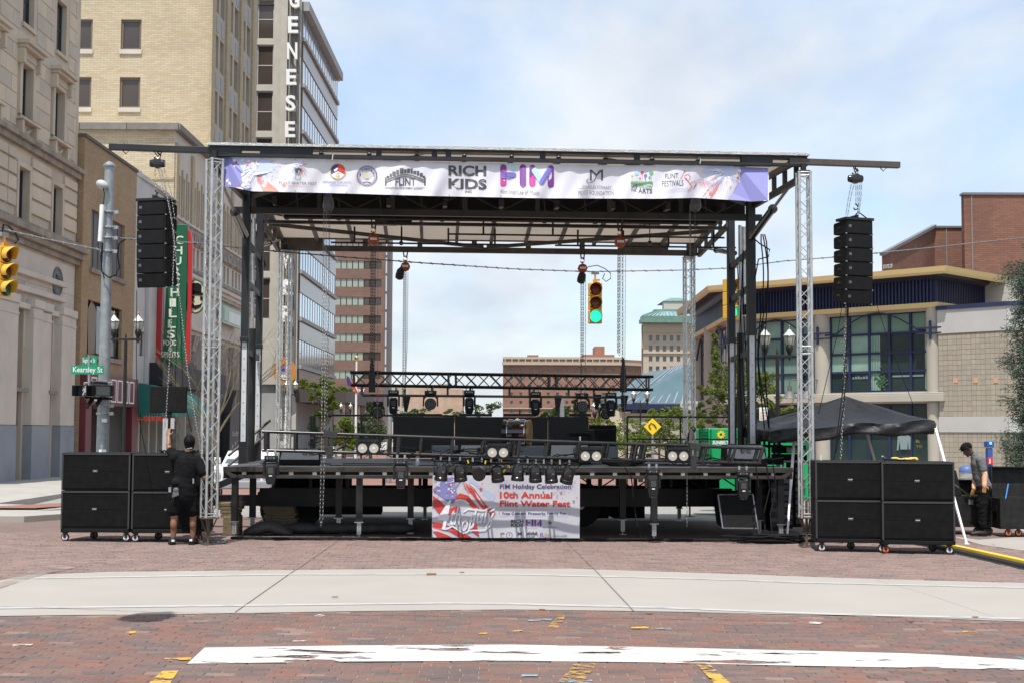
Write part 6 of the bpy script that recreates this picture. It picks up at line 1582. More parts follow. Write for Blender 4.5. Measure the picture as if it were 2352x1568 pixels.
for ln in([(500,700),(560,688),(620,700),(665,740)],[(385,1040),(470,1000),(560,1060),(600,1085),(680,1050),(760,1050),(860,1045),(925,985),(940,900)],[(600,830),(660,795),(760,805),(850,815),(930,770),(985,760),(965,800),(900,835)]):
 k.use(I_white);stroke(k,P(*ln),3.4,f4)
k.build('script_lettering',None,lb)
def T_(k,s,x0,y0,x1,y1,b=0,skew=0):text(k,s,X(x0),Y(y0),X(x1),Y(y1),f2,b,skew=skew*.1946,res=4)
k=MB(S);k.use(I_navy);T_(k,'FIM Holiday Celebration',1032,505,1872,572,.035,0);T_(k,'Free Concert',1063,832,1343,866,.03);T_(k,'Fireworks',1367,832,1570,866,.03);T_(k,'Family Fun',1593,832,1815,870,.03)
k.use(I_red);T_(k,'10th Annual',1032,592,1652,668,.05,3);T_(k,'Flint Water Fest',1032,694,1864,770,.05,3)
k.use(I_navy);pts=[(1060+(1820-1060)*i/6,806)for i in range(7)]+[(1820+38*math.cos(t),847+41*math.sin(t))for t in(-1.2,-.6,0,.6,1.2)]+[(1820-(1820-1060)*i/6,888)for i in range(7)]+[(1060-38*math.cos(t),847+41*math.sin(t))for t in(1.2,.6,0,-.6,-1.2)]+[(1060,806)]
stroke(k,P(*pts),.35,f2)
k.use(I_dark);T_(k,'RICH',1163,922,1310,963,.06,0);T_(k,'KIDS',1163,967,1308,1006,.06);T_(k,'INC',1220,1014,1245,1022,.02)
fim(k,X(1338),Y(920),.193,f2,f2,f3)
k.use(I_grey);T_(k,'Flint Institute of Music',1332,1014,1475,1026)
k.use(I_dark);T_(k,'FLINT WATER FEST',1538,1006,1708,1020,.01);ring2(k,X(1622),Y(956),3.4,4.2,f2);disc2(k,X(1622),Y(958),3,2.2,f2);ring2(k,X(1622),Y(986),2,2.7,f2)
T_(k,'M',1243,1068,1290,1108,.01);T_(k,'FLINT',1372,1112,1448,1140,.03);stroke(k,P((1340,1140),(1340,1100),(1375,1085),(1410,1080),(1445,1085),(1481,1100),(1481,1140)),.7,f2)
for i in range(9):x=1350+i*14;poly2(k,P((x,1100),(x,1080-8*(i%3)),(x+11,1080-8*(i%3)),(x+11,1100)),f2)
k.use(I_navy);ring2(k,X(1143),Y(1105),6.4,7.3,f2);stroke(k,P((1143,1080),(1143,1120)),1,f2)
k.use(I_green);T_(k,'WE',1036,1104,1058,1120,.02);T_(k,'ARTS',1036,1122,1084,1134,.02);disc2(k,X(1046),Y(1086),2,2,f2,8);disc2(k,X(1078),Y(1084),2,2,f2,8);k.use(I_red);disc2(k,X(1062),Y(1082),1.6,1.6,f2,8)
k.use(I_purple);T_(k,'EL',1508,1078,1556,1120,.01);poly2(k,P((1499,1128),(1637,1128),(1637,1147),(1499,1147)),f2);k.use(I_gold);T_(k,'GA',1560,1078,1622,1120,.01);k.use(I_white);text(k,'CREDIT UNION',X(1503),Y(1130),X(1633),Y(1145),f3,.01)
k.use(I_green);T_(k,'curbco',1652,1104,1770,1124,.02)
for i in range(6):stroke(k,P((1775+i*9,1124),(1780+i*9,1103)),.8,f2)
k.build('printed_lettering',None,lb)
# ================================================================ light trusses
trussblk=mat('black_truss_tube',(0.007,0.007,0.0075),.22,.0,(0.014,0.014,0.014),18,spec=.55)
# rear truss: box truss with crossed lacing, frame hung below
vT=5.2
rt=thing('rear_light_truss','black box truss with crossed lacing hanging level above the video wall','truss',tuple(sp(1150,885,vT)),F=S)
tA,tB,bA,bB=sp(804,854,vT),sp(1501,864,vT),sp(806,883,vT),sp(1500,894,vT)
dp=Vector((0,.30,0))
for a,b in((tA,tB),(bA,bB)):
 for d in(Vector((0,0,0)),dp):k=MB(S);k.tube(a+d,b+d,.027,n=8);k.build('chord',trussblk,rt,smooth=True)
k=MB(S)
segs=3
for s in range(4):
 for e in(-.012,.012)if 0<s<3 else(0,):
  t=min(max(s/3+e,.01),.985)
  for d in(Vector((0,0,0)),dp):k.tube(tA.lerp(tB,t)+d,bA.lerp(bB,t)+d,.02,n=5)
k.build('truss_post',trussblk,rt)
for d in(Vector((0,0,0)),dp):
 k=MB(S);n=24
 for i in range(n):
  t0,t1=.01+.975*i/n,.01+.975*(i+1)/n
  p,q=(tA.lerp(tB,t0),bA.lerp(bB,t1))if i%2 else(bA.lerp(bB,t0),tA.lerp(tB,t1));k.tube(p+d,q+d,.013,n=4,cap=False)
  p,q=(bA.lerp(bB,t0),tA.lerp(tB,t1))if i%2 else(tA.lerp(tB,t0),bA.lerp(bB,t1))
  if d.y==0 and i%1==0 and True:k.tube(p+d,q+d,.013,n=4,cap=False)
 k.build('lacing',trussblk,rt)
k=MB(S);a,b=sp(832,907,vT+.3),sp(1430,912,vT+.3);k.tube(a,b,.026,n=7)
for px in(831,910,992,1028,1080,1170,1216,1226,1306,1364,1398,1430):
 p=sp(px,909,vT+.3);t=(p.x-bA.x)/(bB.x-bA.x);q=bA.lerp(bB,t)+dp;k.tube((p.x,vT+.3,q.z),(p.x,vT+.3,a.z+(b.z-a.z)*((p.x-a.x)/(b.x-a.x))),.022,n=6)
k.build('lower_frame',trussblk,rt)
# front pre-rig truss
vF0,vF1=.55,.90
ft=thing('front_light_truss','long black pre-rigged truss resting low in front of the deck and sloping to the right','truss',tuple(sp(1150,1030,vF0)),F=S)
FTt=[sp(602,990,vF0),sp(1758,1029,vF0)];FTb=[sp(602,1033,vF0),sp(1748,1063,vF0)]
dd=Vector((0,.34,.0))
for(a,b)in(FTt,FTb):
 for d in(Vector((0,0,0)),dd):k=MB(S);k.tube(a+d,b+d,.026,n=10);k.build('chord',trussblk,ft,smooth=True)
for px in(610,676,746,819,891,911,962,1034,1105,1173,1187,1253,1326,1392,1458,1478,1548,1620,1688,1752):
 t=(px-602)/1156
 k=MB(S)
 for d in(Vector((0,0,0)),dd):p,q=FTt[0].lerp(FTt[1],t)+d,FTb[0].lerp(FTb[1],t)+d;k.tube(p,q,.026 if px not in(891,911,1173,1187,1458,1478,610,1752)else .034,n=7)
 k.tube(FTt[0].lerp(FTt[1],t),FTt[0].lerp(FTt[1],t)+dd,.018,n=5);k.tube(FTb[0].lerp(FTb[1],t),FTb[0].lerp(FTb[1],t)+dd,.018,n=5)
 k.build('truss_post',trussblk,ft)
def onF(px,bot=True,off=0):
 L=FTb if bot else FTt;p=sp(px,1040,vF0);t=(p.x-L[0].x)/(L[1].x-L[0].x);return L[0].lerp(L[1],t)
 # wrapped slings where the hoists pick the truss up
sling=mat('black_webbing',(0.02,0.019,0.02),.8,0,(0.035,0.033,0.034),20)
for px in(757,1592):
 p=onF(px,False);q=onF(px,True);k=MB(S);m=vF0+.17;top=sp(px,960 if px<1000 else 985,m)
 for d in(-.05,.03):
  k.beam((p.x+d,vF0-.035,q.z-.03),(p.x+d,vF0-.035,p.z+.03),.05,.02);k.beam((p.x+d,vF0-.035,p.z+.03),(p.x,m,top.z),.05,.02);k.beam((p.x+d,vF0+.37,p.z+.03),(p.x,m,top.z),.05,.02)
 k.beam((p.x-.1,vF0-.04,p.z+.01),(p.x+.12,vF0-.04,p.z-.02),.02,.12);k.box(p.x-.05,p.x+.05,vF0-.05,vF0-.03,q.z-.1,q.z+.1)
 s_=k.build('sling',sling,ft,bevel=.008)
k=MB(S);a,b=sp(1000,1052,vF0+.05),sp(1330,1062,vF0+.05);k.tube(a,b,.024,n=8);k.build('lamp_bar',trussblk,ft)
for px in(1012,1032,1056,1085,1106,1127,1146,1190,1211,1230,1248,1266,1285,1307):
 t=(px-1000)/330;p=a.lerp(b,t);k=MB(S);k.box(p.x-.014,p.x+.014,vF0,vF0+.09,p.z-.03,p.z+.07);k.build('clamp',zinc,ft)
k=MB(S);rc=random.Random(3)
for i in range(26):
 x0=rc.uniform(605,1700);p=onF(x0);pts=[Vector((p.x+j*.13,vF0+rc.uniform(-.05,.2),p.z+.02-.10*math.sin(j*rc.uniform(.5,.8))*rc.random()))for j in range(9)];k.path(pts,.009,5)
for i in range(12):
 px=rc.uniform(1005,1325);p=a.lerp(b,(px-1000)/330);k.path([p+Vector((j*.06-.15,-.03,-.09*math.sin(j*.8)-.02*j%2))for j in range(6)],.008,5)
k.build('cables',blackmat,ft)
k=MB(S)
for px,py in((1075,1059),(1115,1060),(1152,1056),(1169,1070),(1158,1080)):p=sp(px,py,vF0-.08);k.cbox(p,(.022,.02,.055),Matrix.Rotation(rc.uniform(-1,1),4,'Y'))
k.each('yellow_plug',mat('plug_yellow',(0.65,0.45,0.03),.4),ft)
# ================================================================ lamps: prototypes hang from z = 0 and are then copied
lens_m=mat('dark_lens',(0.03,0.032,0.036),.08,0,None,spec=.9,coat=.5);cob=mat('cob_led',(0.75,0.55,0.22),.5,0,emit=(.9,.65,.25),estr=.25);refl=mat('reflector',(0.62,0.60,0.56),.25,.6,(0.52,0.50,0.47),8)
gel=mat('lens_bubble',(0.11,0.12,0.13),.2,.3)
lampblk=mat('lamp_housing',(0.009,0.0092,0.010),.45,0,(0.016,0.016,0.017),12,spec=.3)
def spot(name,label,M,scale=1.0,tilt=0.0,group=None):
 """moving head hanging head down: base, yoke, long head"""
 t=thing(name,label,'stage light',(0,0,0),0,M,group);F=M@Matrix.Scale(scale,4)
 k=MB(F);k.tube((-.1,0,-.02),(-.1,0,-.10),.015,n=6);k.tube((.1,0,-.02),(.1,0,-.10),.015,n=6);k.box(-.13,-.07,-.03,.03,-.06,.03);k.box(.07,.13,-.03,.03,-.06,.03);k.build('clamp',zinc,t)
 k=MB(F);k.box(-.17,.17,-.13,.13,-.23,-.10);b=k.build('base',lampblk,t,bevel=.012)
 k=MB(F);k.box(-.05,.04,-.135,-.129,-.19,-.135);k.build('display',lens_m,b)
 k=MB(F)
 for x in(-.10,-.08,.07,.09):k.box(x-.007,x+.007,-.134,-.129,-.185,-.145)
 k.build('button',zinc,b)
 k=MB(F)
 for s in(-1,1):k.prism([(s*.17,-.24),(s*.205,-.27),(s*.205,-.60),(s*.18,-.63),(s*.145,-.60),(s*.145,-.30),(s*.10,-.24)],-.09,.09)
 k.box(-.17,.17,-.1,.1,-.27,-.235);k.build('yoke',lampblk,t,bevel=.008)
 T=Matrix.Translation((0,0,-.55))@Matrix.Rotation(tilt,4,'X')
 k=MB(F);k.prism([(-.09,.20),(.09,.20),(.135,.14),(.135,-.16),(.11,-.28),(-.11,-.28),(-.135,-.16),(-.135,.14)],-.12,.12,T);h=k.build('head',lampblk,t,bevel=.015)
 k=MB(F);k.box(-.07,.07,-.125,-.119,-.02,.14,T);k.build('vent',mat('vent_grey',(0.05,0.052,0.056),.5),h)
 k=MB(F);k.box(-.04,.04,-.1255,-.1195,-.09,-.065,T);k.build('badge',white,h)
 k=MB(F);k.lathe([(.10,0),(.10,-.03),(.085,-.03),(.085,-.02),(0,-.02)],T@Matrix.Translation((0,0,-.275)),20);k.build('lens',lens_m,h,smooth=True)
 return t
def wash(name,label,M,scale=1.0,tilt=0.0,group=None):
 """moving wash light with a round face of lens bubbles turned to the viewer"""
 t=thing(name,label,'stage light',(0,0,0),0,M,group);F=M@Matrix.Scale(scale,4)
 k=MB(F);k.tube((-.07,0,0),(-.07,0,-.10),.014,n=6);k.tube((.07,0,0),(.07,0,-.10),.014,n=6);k.build('clamp',zinc,t)
 k=MB(F);k.box(-.15,.15,-.1,.1,-.19,-.09);b=k.build('base',lampblk,t,bevel=.012)
 k=MB(F);k.box(-.04,.04,-.105,-.099,-.16,-.115);k.build('display',mat('pale_display',(0.25,0.27,0.28),.4),b)
 k=MB(F)
 for s in(-1,1):k.prism([(s*.12,-.2),(s*.19,-.25),(s*.20,-.48),(s*.165,-.50),(s*.150,-.30),(s*.08,-.22)],-.06,.06)
 k.box(-.13,.13,-.06,.06,-.235,-.195);k.build('yoke',lampblk,t,bevel=.008)
 T=Matrix.Translation((0,0,-.43))@Matrix.Rotation(math.pi/2+tilt,4,'X')
 k=MB(F);k.lathe([(.08,-.13),(.12,-.08),(.148,.0),(.148,.07),(.14,.09),(.13,.075)],T,24);h=k.build('head',lampblk,t,smooth=True)
 k=MB(F)
 for r,n in((0,1),(.05,6),(.10,12)):
  for i in range(n):a=2*math.pi*i/n;k.lathe([(.023,.07),(.018,.088),(.0,.092)],T@Matrix.Translation((r*math.cos(a),r*math.sin(a),0)),8)
 k.build('lens_cluster',gel,h,smooth=True)
 return t
def blinder(name,label,M,group=None):
 t=thing(name,label,'stage light',(0,0,0),0,M,group);F=M
 k=MB(F);k.box(-.19,.19,-.06,.10,-.20,0);b=k.build('housing',lampblk,t,bevel=.01)
 k=MB(F)
 for s in(-1,1):k.box(s*.2-.008,s*.2+.008,-.02,.02,-.1,.10)
 k.box(-.2,.2,-.02,.02,.10,.115);k.box(-.17,.17,-.07,.06,0.002,.05);k.build('bracket',lampblk,t)
 for s in(-1,1):
  T=Matrix.Translation((s*.092,-.06,-.10))@Matrix.Rotation(math.pi/2,4,'X')
  k=MB(F);k.lathe([(.085,0),(.085,.012),(.076,.012),(.076,.004)],T,20);k.build('lens_rim',lampblk,b)
  k=MB(F);k.lathe([(.076,.006),(.04,.003),(.022,.001),(.0,.001)],T,20);l=k.build('reflector',refl,b,smooth=True)
  k=MB(F);k.box(-.016,.016,-.016,.016,.002,.012,T);k.build('led_chip',cob,b)
 return t
def par(name,label,M,rx,ry,group=None):
 t=thing(name,label,'stage light',(0,0,0),0,M,group);F=M@Matrix.Scale(1.02,4)
 k=MB(F)
 for s in(-1,1):k.path([(0,0,0),(s*.07,0,-.01),(s*.115,0,-.06),(s*.115,0,-.2)],.008,5)
 k.build('yoke',blackgloss,t)
 T=Matrix.Translation((0,0,-.2))@Matrix.Rotation(ry,4,'Y')@Matrix.Rotation(rx,4,'X')
 k=MB(F);k.lathe([(.03,.14),(.075,.12),(.098,.06),(.102,0),(.102,-.05),(.095,-.055),(.108,-.07),(.108,-.125),(.095,-.125)],T,18);h=k.build('can',blackgloss,t,smooth=True)
 k=MB(F);k.lathe([(.094,-.11),(.05,-.1),(0,-.1)],T,16);k.build('lens',lens_m,h,smooth=True)
 k=MB(F);k.box(.01,.04,-.106,-.100,.025,.036,T);k.build('label_plate',zinc,h)
 return t
def Mat(F,px,py,v,rot=0.0):
 p=sp(px,py,v);return local(F,tuple(p),rot)
for px,py,sc,lb in((623,1036,1.0,'black moving head spot at the left end of the front truss'),(921,1046,1.0,'black moving head spot hanging under the front truss beside the sports bottle'),
(1499,1067,1.0,'black moving head spot hanging left of the right sling on the front truss'),(1706,1072,1.0,'black moving head spot at the right end of the front truss')):
 spot('moving_head_light',lb,Mat(S,px,py,vF0-.02),.62,group='moving heads on the front truss')
for px,py,lb in((846,1014,'twin lens blinder lamp nearest the left sling on the front truss'),(1143,1024,'twin lens blinder lamp in front of the bass drum'),(1356,1032,'twin lens blinder lamp below the drummer stool'),(1556,1032,'twin lens blinder lamp beside the right sling')):
 blinder('blinder_light',lb,Mat(S,px,py,vF0-.12),'twin lens blinders on the front truss')
pn=['leftmost','second','third','fourth','fifth','sixth','seventh','rightmost']
for i,(px,py,rx,ry)in enumerate(((1014,1060,.1,.06),(1057,1061,.2,-.12),(1100,1060,-1.35,.1),(1142,1062,.25,-.16),(1189.6,1060,.1,.05),(1229.5,1063,.2,-.05),(1265.5,1065,.15,-.1),(1304,1066,.3,.22))):
 par('par_can','%s of the eight glossy black par cans above the festival banner'%pn[i]if i in(0,7)else '%s from left of eight glossy black par cans over the festival banner'%pn[i],Mat(S,px,py-4,vF0-.05),rx,ry,'par cans over the festival banner')
spots=((904,888,'spot at the left of the rear truss'),(1078,888,'spot hanging above the gap in the video wall hangers'),(1230,892,'spot above the bass drum on the rear truss'),(1403,894,'spot at the right end of the rear truss'))
for px,py,lb in spots:spot('moving_head_light','black moving head '+lb,Mat(S,px,py,vT+.1),.62,.25,'moving head spots on the rear truss')
for px,py,v,sc,lb in((989,888,vT,.78,'facing out between two spots on the rear truss'),(1337,894,vT,.80,'facing out left of the far right spot on the rear truss'),(868,914,vT+1.6,.74,'hanging low and dark left of the video wall'),(1391,918,vT+1.4,.70,'hanging low and dark at the right end behind the rear truss')):
 wash('wash_light','round faced wash light '+lb,Mat(S,px,py,v),sc,-.15 if v>vT else .0,'wash lights on the rear truss')
 # ================================================================ hoists and chains
orange=mat('hoist_orange',(0.42,0.065,0.015),.4,.1,(0.30,0.05,0.015),9)
chz=mat('galvanised_chain',(0.20,0.205,0.21),.45,.7);chb=mat('dark_chain',(0.07,0.07,0.068),.4,.7)
def hook(k,p,s=1.0):
 k.path([p+Vector((0,0,.02))*s,p,p+Vector((.035,0,-.03))*s,p+Vector((.03,0,-.075))*s,p+Vector((-.02,0,-.09))*s,p+Vector((-.04,0,-.055))*s],.012*s,6)
def hoist(label,px,py,v,topy,mt,strands,bag=None,group=None):
 c=sp(px,py,v);t=thing('chain_hoist',label,'hoist',tuple(c),0,S,group)
 k=MB(S);T=Matrix.Translation(c)@Matrix.Rotation(math.pi/2,4,'X');k.lathe([(.05,-.09),(.10,-.085),(.115,-.05),(.115,.05),(.10,.085),(.05,.09)],T,8);b=k.build('body',mt,t,bevel=.012)
 k=MB(S);k.box(c.x-.07,c.x+.07,c.y-.097,c.y-.091,c.z-.02,c.z+.03);k.build('rating_plate',white if mt is orange else zinc,b)
 k=MB(S);top=sp(px,topy,v);hook(k,Vector((c.x,c.y,c.z+.24)),1.2);k.tube((c.x,c.y,c.z+.10),(c.x,c.y,c.z+.16),.014,n=6);k.build('hook',blackgloss if mt is not orange else orange,t)
 k=MB(S);k.beam((c.x-.03,v,c.z+.22),(c.x-.05,v,top.z),.03,.03);k.beam((c.x+.03,v,c.z+.22),(c.x+.05,v,top.z),.03,.03);k.build('spanset',sling,t)
 for pts,m_,r in strands:
  k=MB(S);P_=[sp(a,b_,v)for a,b_ in pts];chain(k,P_,.06 if r>.005 else .05,r*.75,r*1.9);o=k.build('chain',m_,t)
 if bag:
  q=sp(bag[0],bag[1],v-.05);k=MB(S);k.lathe([(.02,.0),(.085,-.08),(.10,-.20),(.09,-.28),(.03,-.31)],Matrix.Translation(q+Vector((0,0,.15)))@Matrix.Rotation(.2,4,'Y'),8);k.build('chain_bag',sling,t,bevel=.01)
 return t
hoist('orange chain hoist at left with black chains down to the rear truss',858,551,5.0,500,orange,[([(853,566),(851,850)],chb,.008),([(857,566),(855,850)],chb,.008),([(862,566),(859,845),(856,870)],chb,.008),([(868,562),(867,1000),(866,1050)],chz,.004)])
hoist('smaller orange chain hoist under the rear girder at left',931,613,10.3,578,orange,[([(928,625),(926,850),(924,935)],chb,.009),([(932,625),(931,850),(930,900)],chb,.009),([(937,625),(935,800),(928,935)],chz,.005)],(922,628),'hoists under the rear girder')
hoist('smaller orange chain hoist under the rear girder beside the green traffic light',1338,617,10.3,578,orange,[([(1335,630),(1335,860),(1334,935)],chb,.009),([(1340,630),(1339,830)],chb,.009),([(1345,630),(1344,1000)],chz,.005)],(1339,637),'hoists under the rear girder')
hoist('orange chain hoist at right with black chains down to the rear truss',1424,557,5.0,500,orange,[([(1420,572),(1419,810)],chb,.008),([(1424,572),(1423,815)],chb,.008),([(1430,572),(1430,812),(1429,870)],chb,.008),([(1437,568),(1434,1000),(1430,1060)],chz,.004)])
k=MB(S)
for px in(855,1430):
 a=sp(px,822,5.25);b=sp(px,900,5.15);k.prism([(a.x-.015,a.z),(a.x+.015,a.z),(a.x+.06,a.z-.35),(a.x+.07,b.z),(a.x-.06,b.z),(a.x-.06,a.z-.35)],5.14,5.19)
for px,y0,y1 in((932,907,945),(1280,907,945),(1432,907,945),(1370,905,940)):a=sp(px,y0,5.5);b=sp(px,y1,5.5);k.prism([(a.x-.06,a.z),(a.x+.1,a.z),(b.x+.03,b.z),(b.x-.03,b.z)],5.48,5.52)
k.each('sling',sling,rt)
# front hoists (bagged) with their long chains to the front truss
for(px,bx,chs,lb)in((760,754,[([(744,447),(742,700),(738,1050),(735,1190),(737,1207),(741,1190),(745,1050),(748,700),(750,470)],chz,.0062),([(757,470),(755,700),(750,950)],chb,.0075)],'bagged chain motor on the roof edge at left with silver loop chain'),
(1604,1598,[([(1585,470),(1585,700),(1582,900),(1578,1000)],chz,.0062),([(1596,470),(1596,800),(1591,1000)],chb,.0075),([(1578,1075),(1578,1208)],chz,.0062),([(1578,1000),(1576,1080)],chz,.0055)],'bagged chain motor on the roof edge at right with silver chain')):
 c=sp(bx,462,.6);t=thing('chain_motor',lb,'hoist',tuple(c),0,S,'bagged chain motors under the front roof edge')
 k=MB(S);k.lathe([(.02,.16),(.05,.1),(.09,-.02),(.10,-.10),(.06,-.17),(.01,-.19)],Matrix.Translation(c),9);k.build('bag',mat('grey_plastic_bag',(0.045,0.05,0.06),.35,0,(0.08,0.085,0.095),8,.5,20),t,smooth=True)
 k=MB(S);k.tube((c.x,.6,c.z+.15),(c.x,.45,zBt+.1),.02,n=6);k.build('hanger',black,t)
 for pts,m_,r in chs:k=MB(S);chain(k,[sp(a,b,.55)for a,b in pts],.06,r*.52,r*1.8);k.build('chain',m_,t)
 k=MB(S);p=sp(bx+4 if px<1000 else 1592,950 if px<1000 else 985,.9);ball(k,p,(.05,.05,.06),n=8);k.build('chain_hook',blackgloss,t)
 # ================================================================ video wall, drum, stage monitors
vW=8.6
vw=thing('video_wall','low black video wall of four panels standing at the back of the deck','screen',tuple(sp(1128,1030,vW)),F=S)
for x0,x1 in((903,1043),(1045,1258),(1260,1352)):
 a,b=sp(x0,956,vW),sp(x1,1040,vW);k=MB(S);k.box(a.x,b.x,vW,vW+.12,zd+.02,a.z);k.build('panel',mat('led_panel_black',(0.008,0.0085,0.010),.55,0,(0.012,0.012,0.014),40),vw,bevel=.004)
for x0,x1 in((903,1016),(1055,1130),(1157,1231),(1308,1396-38)):
 a,b=sp(x0,951,vW),sp(x1,956,vW);k=MB(S);k.box(a.x,b.x,vW+.01,vW+.11,b.z+.003,a.z+.02);k.tube(((a.x+b.x)/2,vW+.06,a.z),((a.x+b.x)/2,vW+.06,a.z+.10),.015,n=6);k.build('hanging_bar',black,vw)
k=MB(S);a=sp(1352,1000,vW);k.box(a.x+.02,a.x+.62,vW,vW+.1,zd+.02,sp(1360,975,vW).z);k.build('side_panel',blackmat,vw)
drumc=mat('sunburst_drum_shell',(0.022,0.008,0.010),.12,.1,(0.10,0.012,0.012),2,coat=.8,lo=.45,hi=.6)
c=sp(1188,993,6.2);r_=(sp(1188,963,6.2).z-sp(1188,1023,6.2).z)/2;hw=(sp(1218,993,6.2).x-sp(1162,993,6.2).x)/2
dr=thing('bass_drum','dark cherry bass drum lying with its side to the front on a grey riser','drum',(c.x,c.y,c.z-r_),F=S)
T=Matrix.Translation(c)@Matrix.Rotation(R(-14),4,'Z')@Matrix.Rotation(math.pi/2,4,'Y')
k=MB(S);k.lathe([(r_*.95,-hw),(r_*.95,hw)],T,32);k.build('shell',drumc,dr,smooth=True)
for s,m_ in((-1,blackgloss),(1,mat('maple_hoop',(0.34,0.20,0.08),.35))):
 k=MB(S);k.lathe([(r_*.9,s*hw-.03),(r_,s*hw-.03),(r_,s*hw+.03),(r_*.9,s*hw+.03)],T,32);k.build('hoop',m_,dr,smooth=True)
 k=MB(S);k.lathe([(r_*.955,s*hw*.72-.008),(r_*.975,s*hw*.72),(r_*.955,s*hw*.72+.008)],T,32);k.build('rim',chrome,dr,smooth=True)
k=MB(S);k.lathe([(r_*.9,hw),(0,hw+.005)],T,32);k.build('drum_head',mat('drum_head_amber',(0.30,0.20,0.08),.5),dr)
k=MB(S)
for i in range(8):
 a=2*math.pi*i/8+.2;y,z=math.cos(a)*r_*.98,math.sin(a)*r_*.98
 for s in(-.5,.5):k.box(-.018,.018,-.018,.018,-.05,.05,T@Matrix.Rotation(a,4,'Z')@Matrix.Translation((r_*.97,0,s*hw)))
k.tube(c+Vector((0,0,r_*.95)),c+Vector((0,0,r_*1.12)),.02,n=6);k.box(c.x-.05,c.x+.05,c.y-.03,c.y+.03,c.z+r_*.98,c.z+r_*1.04);k.build('lug',chrome,dr)
grille=mat('grey_grille',(0.25,0.25,0.245),.75,0,(0.30,0.30,0.29),60,.2,200);boxblk=mat('black_cabinet',(0.007,0.007,0.0078),.7,0,(0.011,0.011,0.011),20,.1,150,spec=.2)
ris=thing('drum_riser','low grey carpeted riser under the bass drum','riser',tuple(sp(1150,1040,6.4)),F=S)
a,b=sp(995,1024,5.9),sp(1420,1038,5.9);k=MB(S);k.box(a.x,b.x,5.9,8.1,zd+.02,c.z-r_-.01);k.build('top',mat('riser_grey',(0.15,0.165,0.18),.7),ris)
def wedge(label,x0,y0,x1,y1,v,handles,tilt=.35,endcap=False):
 a,b=sp(x0,y0,v),sp(x1,y1,v);z0=zd+.005;H=a.z-z0;w=b.x-a.x
 t=thing('stage_monitor',label,'speaker',((a.x+b.x)/2,v,z0),0,S,'stage monitors on the deck')
 k=MB(S);P_=[(v+.0,z0),(v-.0,z0+H*.3),(v+.16,z0+H),(v+.42,z0+H),(v+.52,z0)]
 for xx in(a.x,b.x):pass
 n=len(P_);vs=[(x,p[0],p[1])for x in(a.x,b.x)for p in P_];k.add(vs,[tuple(range(n)),tuple(range(2*n-1,n-1,-1))]+[(i,i+n,(i+1)%n+n,(i+1)%n)for i in range(n)]);cb=k.build('cabinet',boxblk,t,bevel=.01)
 k=MB(S);k.add([(a.x+.02,v-.006,z0+H*.33),(b.x-.02,v-.006,z0+H*.33),(b.x-.05,v+.148,z0+H*.97),(a.x+.05,v+.148,z0+H*.97)],[(0,1,2,3)]);k.build('face_panel',grille,cb)
 if handles:
  hx_=(a.x+b.x)/2+(w*.2 if not endcap else 0)
  for s in(-.055,.055):k=MB(S);q=z0+H*.72;k.box(hx_+s-.035,hx_+s+.035,v+.05,v+.085,q-.07,q+.05);k.build('handle_recess',lens_m,cb,bevel=.01)
 return t
wedge('large grey faced stage monitor at the left front of the deck',641,1029,735,1068,2.4,True)
wedge('grey faced stage monitor in the centre in front of the video wall',1054,1020,1130,1058,3.2,True)
wedge('grey faced stage monitor right of the bass drum',1262,1020,1358,1060,3.4,True)
wedge('large grey faced stage monitor at the right end of the deck',1668,1020,1762,1064,2.6,True,endcap=True)
# stool, amp, cables, bottle
st=thing('drum_stool','low black drummer stool behind the front truss','stool',tuple(sp(1405,1045,5.2)),F=S);c=sp(1540*0+1516,1000,5.2)
c=sp(1518,1018,5);c=sp(1498,1018,5);c=Vector((sp(1518-0,1018,5).x,5,zd+.50));c.x=sp(1497,1018,5).x
c=sp(1340+178*1.0,1018,5);c=Vector((sp(980+1408*.25,1000,5).x,5.0,sp(1339,1001,5).z))
k=MB(S);k.lathe([(.0,0),(.20,0),(.23,.03),(.23,.07),(.18,.09),(0,.09)],Matrix.Translation(c),20);k.build('seat',blackmat,st,smooth=True)
k=MB(S);k.tube((c.x,5,zd+.2),(c.x,5,c.z),.02,n=8)
for i in range(3):a=i*2.1;k.tube((c.x,5,zd+.25),(c.x+.25*math.cos(a),5+.25*math.sin(a),zd+.02),.012,n=6)
k.build('stand',chrome,st)
am=thing('black_road_amp','rounded black rolling amp case right of the video wall','case',tuple(sp(1400,1050,5.6)),F=S);a,b=sp(1358,976,7.6),sp(1402,1042,7.6)
k=MB(S);k.box(a.x,b.x+.1,7.4,8.2,zd+.06,sp(1380,985,7.6).z);k.build('case_body',blackmat,am,bevel=.04)
for s in(0.1,.5):k=MB(S);k.lathe([(.04,-.015),(.05,0),(.04,.015)],Matrix.Translation((a.x+s,7.35,zd+.05))@Matrix.Rotation(math.pi/2,4,'X'),12);k.build('wheel',tyre,am,smooth=True)
bt_=thing('sports_bottle','clear sports drink bottle with orange cap standing on the deck edge','bottle',tuple(sp(959,1073,1.75)),F=S);c=sp(959,1073,1.75);c.z=zd+.003
k=MB(S);k.lathe([(.032,0),(.036,.01),(.036,.08),(.030,.10),(.036,.12),(.036,.16),(.018,.20),(.016,.215)],Matrix.Translation(c),14);k.build('bottle_body',mat('clear_plastic',(0.55,0.60,0.60),.1,0,alpha=.55),bt_,smooth=True)
k=MB(S);k.lathe([(.031,0.003),(.034,.01),(.034,.035)],Matrix.Translation(c),14);k.build('liquid',mat('lime_drink',(0.55,0.6,0.08),.3),bt_,smooth=True)
k=MB(S);k.lathe([(.024,.212),(.024,.25),(.02,.255)],Matrix.Translation(c),14);k.build('cap',mat('orange_cap',(0.75,0.16,0.02),.4),bt_,smooth=True)
